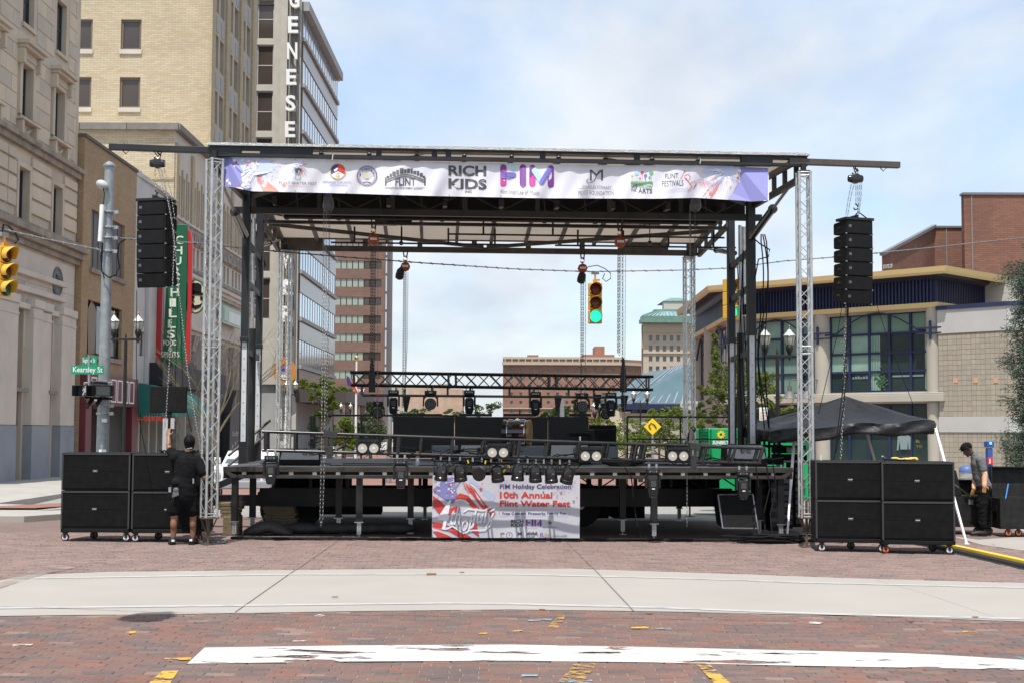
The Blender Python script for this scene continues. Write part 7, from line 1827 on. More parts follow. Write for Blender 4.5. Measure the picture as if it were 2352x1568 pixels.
k=MB(S);k.box(c.x-.02,c.x+.02,c.y-.0375,c.y-.036,c.z+.085,c.z+.15);k.use(white);k.build('label',white,bt_)
k=MB(S)
for i in range(14):x0=rc.uniform(uDL+.3,uDR-.6);v0=rc.uniform(1.6,3.8);k.path([(x0+.14*j,v0+.09*math.sin(j*rc.uniform(.5,1.1)),zd+.012)for j in range(10)],.009,5)
for i in range(10):c=sp(1432,1062,1.62);k.path([(c.x+(.22+.02*i)*math.cos(t),1.7+.12*math.sin(t)+.02*i%3*.01,zd+.015+.008*i)for t in[j*.63 for j in range(11)]],.009,5)
o_=tag(k.build('deck_cables',blackmat,None),'loose black cables coiled and trailing over the deck boards','cable');o_['kind']='stuff';WM[o_.name]=W
# cables lying on the bricks and hanging from the deck
k=MB(S)
for i in range(7):
 off=rc.uniform(-.05,.06);k.path([(uDL+.2+j*(uDR-uDL+.1)/36,1.0+off+.04*math.sin(j*.5+i)+.02*rc.random(),gs(uDL+j*.26,1)+.015+.01*(i%3))for j in range(37)],.012,5)
k.path([sp(1435,1072,1.3),sp(1450,1095,1.3),sp(1456,1150,1.3),sp(1462,1200,1.2),Vector((sp(1475,1238,1.0).x,1.0,gs(3,1)+.02))],.012,5)
for px in(1735,1760,1775):k.path([sp(px,1062,1.2),sp(px+8,1120,1.2),sp(px-6,1180,1.1),Vector((sp(px,1240,.9).x,.9,gs(4,1)+.02))],.012,5)
for i in range(12):
 c=sp(1765+rc.uniform(-25,55),1245,.5);r0=rc.uniform(.15,.4);k.path([(c.x+r0*math.cos(t)*1.7,.75+r0*.45*math.sin(t),gs(4.6,.5)+.015+.012*i)for t in[j*.6 for j in range(12)]],.012,5)
o_=tag(k.build('ground_cables',blackmat,None),'bundle of black cables along the foot of the stage and coiled at the right','cable');o_['kind']='stuff';WM[o_.name]=W
# crates, cribbing and sandbags under the left end
cr1=tag(MB(S).box(*(lambda a,b:(a.x,b.x,1.9,2.5,gs(-4,2),b.z))(sp(512,1200,1.9),sp(548,1186,1.9))).build('cribbing_block',wood,None,bevel=.01),'square timber cribbing block under the trailer tongue at left','timber');WM[cr1.name]=W
k=MB(S);a=sp(517,1150,2.2)
for i,w in enumerate((.2,.22,.3,.34)):k.box(a.x-.05-w/2+.1,a.x+w/2+.15,2.0,2.5,.33+i*.065,.385+i*.065)
WM[tag(k.build('timber_stack',wood,None,bevel=.006),'short stack of planks on the cribbing block at left','timber').name]=W
a=sp(620,1180,3.0)
sbg=thing('cribbing_stack','stack of thin boards under the trailer beside the sandbags','timber',(a.x-.4,3.0,gs(-3,3)),F=S)
for i in range(9):k=MB(S);dx=rc.uniform(-.03,.03);u0=sp(608,1180,3).x;k.box(u0+dx,u0+.55+dx,2.8,3.3,gs(-3,3)+.0+i*.05,gs(-3,3)+.045+i*.05);k.build('plank',wood,sbg)
k=MB(S);u0=sp(560,1200,2).x
for i in range(3):ball(k,(u0+.25+.16*i,2.1,gs(-4,2)+.1+.04*(i==1)),(.28,.25,.10),Matrix.Rotation(.3*i-.3,4,'Y'),n=14)
for i in range(4):ball(k,(u0+.95+.55*i,2.6,gs(-3,2)+.09),(.38,.2,.10),n=12)
fb=fuse(k,'sandbags',mat('dark_sandbag',(0.045,0.047,0.045),.8,0,(0.07,0.07,0.068),6),None,.02,2);tag(fb,'slumped dark sandbags under the left end of the deck','sandbag')
k=MB();q=S@Vector((uDL-.9,4.2,0));k.box(q.x,q.x+1.3,q.y,q.y+.25,.42,.62);k.beam((q.x+.2,q.y-.1,.68),(q.x+.95,q.y-.1,1.0),.04,.12);tg=tag(k.build('trailer_tongue',black,None),'black trailer drawbar reaching out left from under the deck','drawbar');WM[tg.name]=W
# tilted speaker under the right end, mixed racks beyond
ts=thing('tilted_monitor_speaker','black speaker with grey edge trim leaning under the right end of the deck','speaker',tuple(sp(1700,1215,1.9)),F=S)
a,b,c_,d_=sp(1649,1135,1.75),sp(1729,1134,1.75),sp(1741,1213,1.6),sp(1660,1212,1.6)
k=MB(S);B_=Vector((0,.5,.05));vs=[a,b,c_,d_]+[p+B_ for p in(a,b,c_,d_)];k.add(vs,[(0,3,2,1),(4,5,6,7),(0,1,5,4),(1,2,6,5),(2,3,7,6),(3,0,4,7)]);cb=k.build('cabinet',boxblk,ts)
k=MB(S)
for p,q in((a,b),(b,c_),(c_,d_),(d_,a)):k.tube(p,q,.012,n=5)
k.build('edge_trim',zinc,cb)
for i,(x0,x1,y0,y1,v,lb)in enumerate(((1742,1766,1090,1222,2.9,'low equipment rack left of the right deck leg'),(1824,1846,1062,1218,3.6,'rightmost equipment rack behind the near right tower'),(1768,1790,1100,1225,2.6,'tall equipment rack seen past the right deck leg'),(1795,1822,1075,1215,3.2,'second equipment rack standing behind the first at the right'))):
 a,b=sp(x0,y0,v),sp(x1,y1,v);t=thing('equipment_rack',lb,'rack',(a.x,v,gs(5,v)),F=S)
 k=MB(S);k.box(a.x,b.x,v,v+.6,gs(5,v)+.08,a.z);k.build('case',blackmat,t,bevel=.01)
 for j in range(9):z=gs(5,v)+.15+j*(a.z-gs(5,v)-.2)/9;k=MB(S);k.box(a.x+.02,b.x-.02,v-.02,v-.002,z,z+.08);k.build('rack_unit',mat('rack_unit_%s'%'ab'[j%2],(0.03+.05*(j%2),0.03+.05*(j%2),0.035+.05*(j%2)),.4,.3),t)
 # ================================================================ line arrays on the outriggers
arr=mat('array_grille',(0.0055,0.0057,0.0065),.6,0,(0.009,0.009,0.010),9,.0,260,spec=.2)
def line_array(label,M,flip,h=.232,w=.50):
 t=thing('line_array',label,'speaker',(0,0,0),0,M)
 F=M;ang=0.0;p=Vector((0,0,0));tilts=(.00,.0,.01,.02,.04,.09)
 k=MB(F);k.box(-w/2-.02,w/2+.02,-.02,.30,0,.045);k.box(-.02,.02,.05,.25,.045,.10);k.path([(.0,.12,.10),(.05,.12,.16),(.12,.12,.12),(.2,.1,.06)],.012,5);k.build('fly_frame',black,t,bevel=.006)
 Mx=Matrix.Identity(4)
 for i,tl_ in enumerate(tilts):
  Mx=Mx@Matrix.Rotation(tl_,4,'X');T=Mx.copy()
  k=MB(F);hh=h-.006
  # trapezoid side profile: tall front, shallower back
  prof=[(0,-.003),(0,-hh),(.36,-hh+.006),(.40,-hh+.022),(.40,-.034),(.36,-.018)]
  n=len(prof);vs=[T@Vector((x,p_[0],p_[1]))for x in(-w/2,w/2)for p_ in prof]
  k.add(vs,[tuple(range(n)),tuple(range(2*n-1,n-1,-1))]+[(j,j+n,(j+1)%n+n,(j+1)%n)for j in range(n)]);b=k.build('cabinet',arr,t,bevel=.008)
  k=MB(F);k.box(-w/2+.03,w/2-.03,-.008,.0,-hh+.012,-.012,T);g_=k.build('grille',arr,b)
  k=MB(F);k.box(-w/2+.04,-w/2+.09,-.0115,-.0085,-hh*.45-.022,-hh*.45+.022,T);k.build('badge',mat('grey_badge',(0.10,0.10,0.105),.4),b)
  k=MB(F);s=flip;k.box(s*w/2-.004,s*w/2+.004,.18,.27,-hh*.55,-hh*.4,T);k.build('side_handle',lens_m,b)
  k=MB(F)
  for s in(-1,1):k.box(s*w/2-.008,s*w/2+.012,.0,.03,-hh-.006,-hh+.012,T)
  k.build('rig_pin',zinc,b)
  Mx=Mx@Matrix.Translation((0,0,-h))
 return t,Mx
pl=sp(347,459,.05);ML=local(S,(pl.x+.02,-.02,pl.z-.03),-.30)
laL,mxL=line_array('left line array of six black cabinets hung from the outrigger',ML,1)
pr2=sp(1972,497,.05);MR=local(S,(pr2.x,-.0,pr2.z-.075),.26)
laR,mxR=line_array('right line array of six black cabinets against the sky',MR,-1)
for(t,px,py,beamy,ax,ay,lab,chs)in((laL,362,376,346,358,452,'black chain motor hanging from the left outrigger over the line array',[
[(356,388),(357,440)],[(372,390),(396,520),(400,560),(391,800),(381,960),(377,985)],[(368,388),(385,450),(399,530),(408,640),(432,860),(462,1040)],[(364,390),(378,450),(388,480)],[(377,388),(392,440),(401,500)]]),
(laR,1965,411,384,1965,490,'black chain motor hanging from the right outrigger over the line array',[
[(1966,422),(1966,470)],[(1956,420),(1948,460),(1943,494)],[(1962,422),(1954,455),(1947,496)],[(1970,422),(1971,492)],[(1975,420),(1974,455),(1970,494)],[(1979,420),(1978,450),(1973,492)]])):
 c=sp(px,py,.05);m_=thing('chain_motor',lab,'hoist',tuple(c),0,S,'chain motors on the outriggers')
 k=MB(S);T=Matrix.Translation(c);k.lathe([(.05,-.075),(.08,-.05),(.085,.05),(.05,.07)],T@Matrix.Rotation(math.pi/2,4,'X'),14);k.lathe([(.055,-.12),(.065,-.09),(.065,.09),(.055,.12)],T@Matrix.Rotation(math.pi/2,4,'Y'),12);k.build('motor_body',blackgloss,m_,smooth=True)
 k=MB(S);hook(k,Vector((c.x,c.y,c.z+.17)),1.3);bz=sp(px,beamy,.05).z;k.path([(c.x-.055,.05,bz+.05),(c.x-.055,-.02,bz-.02),(c.x,.05,bz-.10),(c.x+.055,.1,bz-.02)],.01,5);k.build('hook',blackgloss,m_)
 for j,ch in enumerate(chs):k=MB(S);chain(k,[sp(a,b,.05-(.18 if len(ch)>5 else 0))for a,b in ch],.044,.0032,.0092);k.build('chain',chz,m_)
 k=MB(S);q=sp(chs[0][-1][0],chs[0][-1][1],.05);hook(k,q,1.0);k.build('load_hook',blackgloss,m_)
 # chains and tag lines below the right array
kk=thing('hanging_chain','silver chain and thin black lines hanging below the right line array','chain',tuple(sp(1938,1057,.1)),F=S)
k=MB(S);chain(k,[sp(1943,694,.12),sp(1940,800,.12),sp(1936,940,.12),sp(1931,1058,.12)],.048,.006,.015);chain(k,[sp(1945,694,.12),sp(1943,800,.12),sp(1940,900,.12),sp(1937,960,.12)],.048,.006,.015);k.build('chain',chz,kk)
k=MB(S)
for pts in([(1947,694),(1944,800),(1935,900),(1915,1060)],[(1949,694),(1945,850),(1938,930),(1920,1040)],[(2011,692),(2040,780),(2110,960)],[(1936,692),(1925,760),(1880,950)]):k.path([sp(a,b,.1)for a,b in pts],.006 if pts[0][0]in(2011,1936)else .01,4)
k.build('line',blackmat,kk)
kk=thing('array_tag_line','thin dark line dropping from the left line array to the cases','rope',tuple(sp(314,1040,.1)),F=S)
k=MB(S)
for pts in([(314,668),(313,850),(319,960),(335,1040)],[(408,672),(405,800),(402,900)],[(413,672),(420,900),(440,990)]):k.path([sp(a,b,.1)for a,b in pts],.006,4)
k.build('line',blackmat,kk)
# ================================================================ subwoofers
subg=mat('sub_grille',(0.0055,0.0055,0.006),.75,0,(0.0095,0.009,0.009),9,.0,300,spec=.12)
def sub(label,M,w=1.105,h=.60,d=.75,group='subwoofers stacked two high'):
 t=thing('subwoofer',label,'speaker',(0,0,0),0,M,group)
 k=MB(M);k.box(0,w,0,d,0,h);b=k.build('cabinet',boxblk,t,bevel=.012)
 k=MB(M);k.box(.035,w-.035,-.012,-.001,.035,h*.5-.002);k.box(.035,w-.035,-.012,-.001,h*.5+.002,h-.04);k.build('grille',subg,b)
 k=MB(M);k.box(0.004,w-.004,-.02,.0,h-.034,h-.006);k.box(0.004,.03,-.018,.0,.0,h-.036);k.box(w-.03,w-.004,-.018,.0,0,h-.036);k.build('front_trim',mat('satin_black_edge',(0.035,0.035,0.037),.35),b)
 k=MB(M);k.box(w*.5-.055,w*.5+.03,-.016,-.0125,h*.5-.02,h*.5+.035);bd=k.build('badge',mat('badge_black',(0.02,0.02,0.02),.3),b)
 k=MB(M);k.path([(w*.5-.045+.008*i,-.0175,h*.5+.008+.006*math.sin(i*1.9))for i in range(9)],.004,4);k.build('logo_stroke',white,bd)
 return t
def casters(M,w,d,spec,par_):
 for i,(x,y,col)in enumerate(spec):
  z=.0;k=MB(M);k.tube((x,y-.03,z+.0625),(x,y+.03,z+.0625),.008,n=6);k.box(x-.04,x+.04,y-.035,y+.035,z+.125,z+.14);k.box(x-.02,x+.02,y-.036,y-.03,z+.05,z+.125);k.box(x-.02,x+.02,y+.03,y+.036,z+.05,z+.125);f_=k.build('caster',black,par_)
  k=MB(M);T=Matrix.Translation((x,y,z+.0625))@Matrix.Rotation(math.pi/2,4,'X');k.lathe([(.045,-.02),(.0625,-.018),(.0625,.018),(.045,.02)],T,18);k.build('tyre',tyre,f_,smooth=True)
  k=MB(M);k.lathe([(.012,-.024),(.046,-.022),(.046,.022),(.012,.024)],T,14);k.build('rim',{'w':mat('white_nylon',(0.75,0.75,0.73),.4),'o':mat('orange_wheel',(0.75,0.15,0.03),.4),'k':blackgloss}[col],f_,smooth=True)
def substack(x0px,ybase,D,rot,labels,casts,wd=1.105):
 p=fp(W,x0px,1200,D);g_=gz(p.x,D);M=local(W,(p.x,D,g_),rot)
 dolly=thing('wheeled_dolly',labels[2],'dolly',(0,0,0),0,M,'wheeled dollies under the subwoofers');k=MB(M);k.box(0,wd,0.0,.75,.14,.205);k.build('board',boxblk,dolly,bevel=.01);casters(M,wd,.75,casts,dolly)
 for j in(0,1):sub(labels[j],M@Matrix.Translation((0,0,.207+j*.606)),wd)
substack(139,1250,22.9,0.0,('lower subwoofer of the stack at the far left','upper subwoofer of the stack at the far left','dolly with white rimmed casters under the far left stack'),((.06,.06,'w'),(.38,.55,'k'),(1.04,.06,'w')))
substack(301,1250,22.9,0.0,('lower subwoofer behind the legs of the man in black','upper subwoofer behind the back of the man in black','dolly behind the shoes of the man in black'),((.06,.06,'w'),(.32,.5,'k'),(.95,.5,'o'),(1.06,.12,'o')),1.16)
substack(1873,1255,22.35,-.11,('lower subwoofer just right of the near right tower','upper subwoofer just right of the near right tower','dolly just right of the near right tower base'),((.1,.06,'w'),(.6,.5,'k'),(1.02,.06,'w')))
substack(2025.5,1257,22.1,-.11,('lower subwoofer at the right end beside the canopy leg','upper subwoofer at the right end with the yellow gloves on top','dolly with one orange caster at the right end'),((.06,.06,'o'),(.85,.5,'k'),(1.02,.06,'w')))
# things lying on the right hand subs
ztp=fp(W,2100,1062,22.3)
hm=thing('claw_hammer','claw hammer lying on the right subwoofers beside yellow gloves','hammer',tuple(fp(W,2060,1060,22.4)));p=fp(W,2034,1060,22.35);zt_=gz(7)+.207+1.212
k=MB();k.path([(p.x,22.4,zt_+.03),(p.x+.4,22.45,zt_+.02)],.012,6);k.build('handle',blackmat,hm);k=MB();k.path([(p.x-.05,22.34,zt_+.08),(p.x,22.4,zt_+.04),(p.x+.02,22.46,zt_+.02)],.016,6);k.build('hammer_head',zinc,hm)
k=MB();p=fp(W,2082,1060,22.35)
for i in range(9):ball(k,(p.x+rc.uniform(-.17,.22),22.5+rc.uniform(-.05,.05),zt_+.025+.01*(i%3)),(.07,.05,.022),Matrix.Rotation(rc.uniform(-1,1),4,'Z'),n=10)
g_=fuse(k,'work_gloves',mat('yellow_leather',(0.66,0.47,0.14),.8,0,(0.55,0.38,0.10),20),None,.012,1);tag(g_,'pair of yellow work gloves lying on the right subwoofers','gloves')
bo=thing('small_bottle','small clear bottle on top of the right subwoofers next to the tower','bottle',(0,0,0));p=fp(W,1951,1060,22.5);p=fp(W,1951-0,1060,22.5)
p=fp(W,1886,1058,22.6);k=MB();k.lathe([(.02,0),(.02,.07),(.01,.085),(.01,.1)],Matrix.Translation((p.x,22.6,zt_+.002)),10);k.build('bottle_body',mat('clear_plastic',(0,0,0)),bo,smooth=True)
k=MB()
for i in range(40):p=fp(W,rc.uniform(1975,2045),1060,25.2);ball(k,(p.x,25.2,1.22+rc.uniform(0,.05)),.02,n=6)
fl=tag(k.build('flower_box',mat('pink_petals',(0.6,0.25,0.33),.7),None),'row of small pink flowers just behind the right subwoofers','flowers');fl['kind']='stuff'
k=MB()
for i in range(9):p=fp(W,395,1045,22.9);k.path([(p.x-.25+j*.08+rc.uniform(-.03,.03),23.1,1.45+.05*math.sin(j*1.3+i))for j in range(9)],.008,4)
p=fp(W,390,1045,22.6)
for i in range(3):k.path([(p.x+.1+.1*i,22.87,1.42),(p.x+.02+.12*i,22.86,1.25),(p.x+.15+.08*i,22.86,1.15),(p.x+.32,22.87,1.42)],.007,4)
tag(k.build('cable_tangle',blackmat,None),'tangle of thin black cable on top of the left subwoofers','cable')
k=MB(S);rr_=random.Random(5);c=sp(487,1240,.15)
pts=[Vector((c.x+rr_.uniform(-.28,.25),.15+rr_.uniform(-.12,.12),gs(-5,0)+.02+rr_.uniform(0,.03)))for _ in range(16)]
chain(k,pts,.045,.006,.015);tag(k.build('chain_heap',chz,None),'heap of silver chain at the foot of the near left tower','chain')
# ================================================================ traffic signals, span wires, steel pole
sigy=mat('signal_yellow',(0.74,0.42,0.05),.4,0,(0.68,0.38,0.04),3)
def signal(label,M,lit=None,group='three-lamp traffic signals'):
 """three sections hanging from z=0 downward, lenses towards local -y"""
 t=thing('traffic_signal',label,'traffic light',(0,0,0),0,M,group)
 k=MB(M);k.tube((0,0,-.22),(0,0,0),.025,n=8);k.box(-.05,.05,-.04,.04,-.24,-.16);k.box(.0,.12,-.03,.03,-.19,-.15);k.build('hanger',mat('hanger_yellow',(0.55,0.25,0.02),.45),t)
 k=MB(M);k.box(-.10,.10,-.02,.02,-.03,.05);k.build('wire_clamp',zinc,t)
 for i in range(3):
  z=-.24-i*.345;k=MB(M);k.box(-.17,.17,-.07,.13,z-.343,z-.002);s=k.build('section',sigy,t,bevel=.02)
  T=Matrix.Translation((0,-.07,z-.17))@Matrix.Rotation(math.pi/2,4,'X')
  k=MB(M);n=18;vs=[]
  for q,r in((0,.155),(1,.160)):
   for j in range(n+1):
    a=R(-35)+R(250)*j/n;L=0 if q==0 else .14+.13*max(0,math.sin(a));vs.append(T@Vector((r*math.cos(a),r*math.sin(a),L)))
  k.add(vs,[(j,j+1,n+2+j,n+1+j)for j in range(n)]);v=k.build('visor',sigy,s);so=v.modifiers.new('s','SOLIDIFY');so.thickness=.009
  col=((0.10,0.008,0.006),(0.10,0.035,0.004),(0.0,0.10,0.06))[i]
  if lit==i:m_=mat('green_signal_lit',(0.05,0.6,0.42),.3,0,emit=(0.02,0.92,0.58),estr=.85)
  else:m_=mat('signal_lens_%s'%('red','amber','green')[i],col,.18,0,None,coat=.4)
  k=MB(M);k.lathe([(.150,0),(.13,.018),(.07,.032),(0,.036)],T,22);k.build('lens',m_,s,smooth=True)
  k=MB(M);k.lathe([(.158,-.002),(.158,.01),(.149,.01),(.149,0)],T,22);k.build('lens_ring',blackmat,s)
 return t
def top_of(px,py,D):return fp(W,px,py,D)
sA=top_of(1367,628,35.8);signal('yellow traffic light showing green in the open gap above the stage',local(W,tuple(sA),.05),2)
sB_=top_of(1678,620,36.5);signal('yellow traffic light partly hidden behind the right masts',local(W,tuple(sB_),.55),2)
sC_=top_of(10,540,29.0);signal('yellow traffic light cut by the left edge, lamps turned to the right',local(W,tuple(sC_),1.15),None)
wire=mat('span_wire',(0.10,0.105,0.105),.5,.3,(0.22,0.22,0.22),60)
def swire(label,pts,r=.014):
 k=MB();k.path(pts,r,5)
 P_=[Vector(p)for p in pts]
 for a,b in zip(P_,P_[1:]):
  n=max(1,int((b-a).length/.3))
  for i in range(n):p=a.lerp(b,(i+.3)/n);q=a.lerp(b,(i+.55)/n);k.tube(p+Vector((0,0,.012)),q+Vector((0,0,-.012)),r*1.35,n=5)
 return tag(k.build('span_wire',wire,None),label,'cable')
poleD=27.5;pT,pB=fp(W,251,383,poleD),fp(W,232,1160,poleD)
swire('black lashed span wire sagging across the street from the galvanised pole',[fp(W,250,546,poleD),fp(W,470,560,28.5),fp(W,590,574,29.5),fp(W,780,590,31),fp(W,980,605,33),fp(W,1180,618,34.5),fp(W,1340,624,35.6),fp(W,1367,624,35.8),fp(W,1440,623,36),fp(W,1560,621,36.2),fp(W,1678,616,36.5),fp(W,1800,600,37),fp(W,1930,590,37.5),fp(W,2120,571,38),fp(W,2400,541,39)])
swire('lashed span wire from the left traffic light to the galvanised pole',[fp(W,-40,524,31),fp(W,12,528,29),fp(W,90,546,28.5),fp(W,160,561,28),fp(W,240,576,poleD)])
k=MB()
k.path([fp(W,1340,622,35.7),fp(W,1352,613,35.7),fp(W,1372,610,35.7),fp(W,1390,618,35.7),fp(W,1402,628,35.7),fp(W,1403,640,35.7),fp(W,1392,647,35.7),fp(W,1384,640,35.7),fp(W,1389,629,35.7)],.012,5)
k.path([fp(W,4,540,29),fp(W,8,515,29),fp(W,20,520,29),fp(W,35,535,29),fp(W,42,552,29),fp(W,34,560,29)],.02,5)
tag(k.build('signal_cable_loop',blackmat,None),'black cable loops curling above the traffic lights','cable')
galv=mat('galvanised_pole',(0.34,0.365,0.38),.5,.5,(0.27,0.29,0.30),9,.05,60)
po=thing('steel_pole','tall galvanised steel pole with street name signs at the left','pole',(pB.x,poleD,gz(pB.x,poleD)))
k=MB();k.tube((pB.x,poleD,gz(pB.x,poleD)),(pT.x,poleD,pT.z),.128,.088,18);k.build('shaft',galv,po,smooth=True)
k=MB();k.lathe([(.12,0),(.12,.03),(.05,.09),(0,.11)],Matrix.Translation((pT.x,poleD,pT.z)),16);k.build('pole_cap',zinc,po,smooth=True)
k=MB()
for z_ in(fp(W,0,546,poleD).z,fp(W,0,577,poleD).z,fp(W,0,487,poleD).z,fp(W,0,522,poleD).z,fp(W,0,930,poleD).z,fp(W,0,948,poleD).z):
 x=pB.x+(pT.x-pB.x)*(z_/pT.z);k.lathe([(.135,-.02),(.14,0),(.135,.02)],Matrix.Translation((x,poleD,z_)),14);k.box(x+.10,x+.2,poleD-.04,poleD+.02,z_-.03,z_+.03)
k.build('band_clamp',zinc,po)
a,b=fp(W,237,471,poleD-.2),fp(W,232,555,poleD-.2)
k=MB();k.tube(b+Vector((-.02,0,0)),a+Vector((-.02,0,0)),.045,n=10);k.build('antenna_tube',white,po,smooth=True)
k=MB();c=fp(W,235,425,poleD-.15);ball(k,c,(.13,.10,.09),Matrix.Rotation(.5,4,'Y'));k.tube(c,(pT.x,poleD,c.z+.04),.02,n=6);k.build('sensor_dome',mat('grey_plastic',(0.42,0.42,0.42),.5),po,smooth=True)
k=MB();k.path([fp(W,236,558,poleD-.2),fp(W,232,590,poleD-.2),fp(W,234,625,poleD-.2),fp(W,250,638,poleD-.2),fp(W,266,632,poleD-.2),fp(W,274,615,poleD-.2),fp(W,270,585,poleD-.2),fp(W,273,560,poleD-.2),fp(W,288,550,poleD-.2)],.016,6);k.path([fp(W,238,470,poleD-.2),fp(W,240,445,poleD-.2),fp(W,236,428,poleD-.2)],.010,5);k.path([fp(W,236,560,poleD-.15),fp(W,233,620,poleD-.15),fp(W,240,640,poleD-.15)],.01,5);k.build('cable',blackmat,po)
k=MB();g0_=lambda px,py:(fp(W,px,py,poleD-.165))
for pts in([(222,1100-200),(228,935),(224,980),(221,1040),(236,1045),(238,990),(232,940),(236,905)],):
 pass
k.box(pB.x-.02,pB.x+.12,poleD-.160,poleD-.150,fp(W,0,1044,poleD).z,fp(W,0,1030,poleD).z);k.box(pB.x+.02,pB.x+.12,poleD-.16,poleD-.15,fp(W,0,968,poleD).z,fp(W,0,960,poleD).z);k.build('sticker',white,po)
sgreen=mat('street_sign_green',(0.0,0.27,0.14),.4,0)
Fs=frame(0,poleD-.45,1,0)
ks=thing('street_name_sign','larger green street sign reading Kearsley St on the steel pole','sign',tuple(fp(Fs,200,849)),F=Fs)
k=MB(Fs);pxbox(k,Fs,163.5,838.5,238,858.5,0,.02);k.build('sign_panel',sgreen,ks);k=MB(Fs);text(k,'Kearsley St',167.5,841,235.5,857.5,on(Fs,-.008),.02,skew=1.2);k.build('lettering',white,ks)
ss=thing('street_name_sign','smaller green street sign reading Saginaw St above the larger one','sign',tuple(fp(Fs,204,829)),F=Fs)
k=MB(Fs);a=fp(Fs,188,818.5);b=fp(Fs,220,838);k.box(a.x,b.x,.05,.07,b.z,a.z);k.build('sign_panel',sgreen,ss);k=MB(Fs);text(k,'Saginaw St',189.5,821.5,218.5,834.5,on(Fs,.04),.01,skew=1);k.build('lettering',white,ss)
k=MB(Fs);a=fp(Fs,202,858);b=fp(Fs,204,880);k.tube((a.x,.03,a.z+.35),(b.x,.03,b.z-.1),.025,n=6);c=fp(Fs,230,878);k.tube((b.x-.1,.03,b.z),(c.x+.1,.35,c.z),.03,n=6);k.build('sign_bracket',zinc,ks)
pdh=thing('pedestrian_signal','pair of black walk signal heads fixed to the steel pole','traffic light',tuple(fp(Fs,205,898)),F=Fs)
for i,(x0,x1)in enumerate(((175,213),(216,257))):
 a,b=fp(Fs,x0,884),fp(Fs,x1,909);M_=Fs@Matrix.Translation(((a.x+b.x)/2,0,(a.z+b.z)/2))@Matrix.Rotation(-.3 if i==0 else .5,4,'Z');w_=(b.x-a.x)/2;h_=(a.z-b.z)/2
 k=MB(M_);k.box(-w_,w_,0,.25,-h_,h_);k.box(-w_,w_,-.18,0,h_-.012,h_);k.box(-w_,-w_+.012,-.18,0,-h_,h_-.013);k.box(w_-.012,w_,-.18,0,-h_,h_-.013);hd=k.build('signal_head',blackgloss,pdh,bevel=.01)
 k=MB(M_);k.box(-w_+.03,w_-.03,-.01,-.002,-h_+.02,h_-.02);k.build('signal_face',lens_m,hd)
 if i==0:
  k=MB(M_);q=lambda x,z:Vector((x,-.014,z));f_=lambda px,py:q(px,py);disc2(k,.03,.085,.02,.02,f_,8);poly2(k,[(.0,.06),(.05,.06),(.055,.0),(.075,-.04),(.06,-.09),(.04,-.04),(.02,-.02),(.0,-.05),(-.02,-.09),(-.04,-.08),(-.01,-.02),(.005,.02),(-.03,.0),(-.04,.01),(-.02,.035)],f_);k.build('walk_symbol',mat('walk_white',(0.55,0.55,0.60),.4,emit=(.8,.8,.9),estr=.25),hd)
k=MB(Fs);a,b=fp(Fs,200,876),fp(Fs,236,878);k.tube((a.x,.05,a.z),(b.x,.3,b.z),.03,n=6);c,d=fp(Fs,214,912),fp(Fs,236,914);k.tube((c.x-.2,.1,c.z),(d.x+.1,.3,d.z),.025,n=6);e=fp(Fs,214,890);k.tube((e.x,-.02,a.z),(e.x,-.02,c.z),.022,n=6)
for px in(202,221):q=fp(Fs,px,924);k.tube((q.x,-.08,q.z-.09),(q.x+.05,.1,q.z+.06),.045,n=10)
k.build('bracket',blackgloss,pdh)
mbd=thing('message_board','square black board on a black post in front of the teal awning','sign',tuple(fp(W,388,1045,30)))
F_=frame(0,30,1,0);k=MB(F_);pxbox(k,F_,344,886,427,947,0,.12);k.build('board',blackmat,mbd,bevel=.02)
k=MB(F_);a=fp(F_,388,947);k.box(a.x-.04,a.x+.04,.02,.1,gz(-7,30),a.z);a=fp(F_,388,886);k.lathe([(.06,0),(.05,.06),(.01,.09)],Matrix.Translation((a.x,.06,a.z)),8);k.build('post',blackmat,mbd)
for x0,x1,y0,y1 in((374,384,960,1044),(392,400,959,984)):k=MB(F_);pxbox(k,F_,x0,y0,x1,y1,-.03,-.005);k.build('pale_plate',mat('pale_grey_plate',(0.42,0.42,0.42),.5),mbd)
# ================================================================ acorn street lamps
fluted=mat('black_cast_iron',(0.012,0.012,0.012),.5,.2,(0.022,0.021,0.02),12)
acorn=mat('acorn_glass',(0.55,0.56,0.50),.12,0,(0.45,0.46,0.41),9,alpha=.96,spec=.8,stretch=(3,3,.4));brassy=mat('weathered_brass',(0.20,0.16,0.10),.35,.8)
def lantern(M,parent=None):
 k=MB(M);k.lathe([(.05,0),(.06,.02),(.10,.10),(.14,.22),(.13,.30),(.10,.34)],W,14);b=k.build('lamp_fitter',fluted,parent,smooth=True)
 k=MB(M);k.lathe([(.115,.34),(.16,.42),(.19,.56),(.205,.63),(.205,.65)],W,18);k.build('globe',acorn,b,smooth=True)
 k=MB(M);k.lathe([(.215,.645),(.22,.66),(.20,.69),(.15,.76),(.10,.80),(.085,.84),(.05,.88),(.035,.9)],W,18);k.build('dome',mat('ribbed_glass_dome',(0.62,0.64,0.62),.15,.3),b,smooth=True)
 k=MB(M);k.lathe([(.04,.89),(.05,.91),(.03,.94),(.025,.97),(.04,1.0),(.01,1.05),(.005,1.10)],W,10)
 for i in range(6):a=i*math.pi/3;k.path([(.12*math.cos(a),.12*math.sin(a),.34),(.18*math.cos(a),.18*math.sin(a),.42),(.215*math.cos(a),.215*math.sin(a),.66),(.235*math.cos(a),.235*math.sin(a),.70)],.009,4)
 k.lathe([(.222,.635),(.228,.65),(.222,.67)],W,18);k.build('cage',brassy,b)
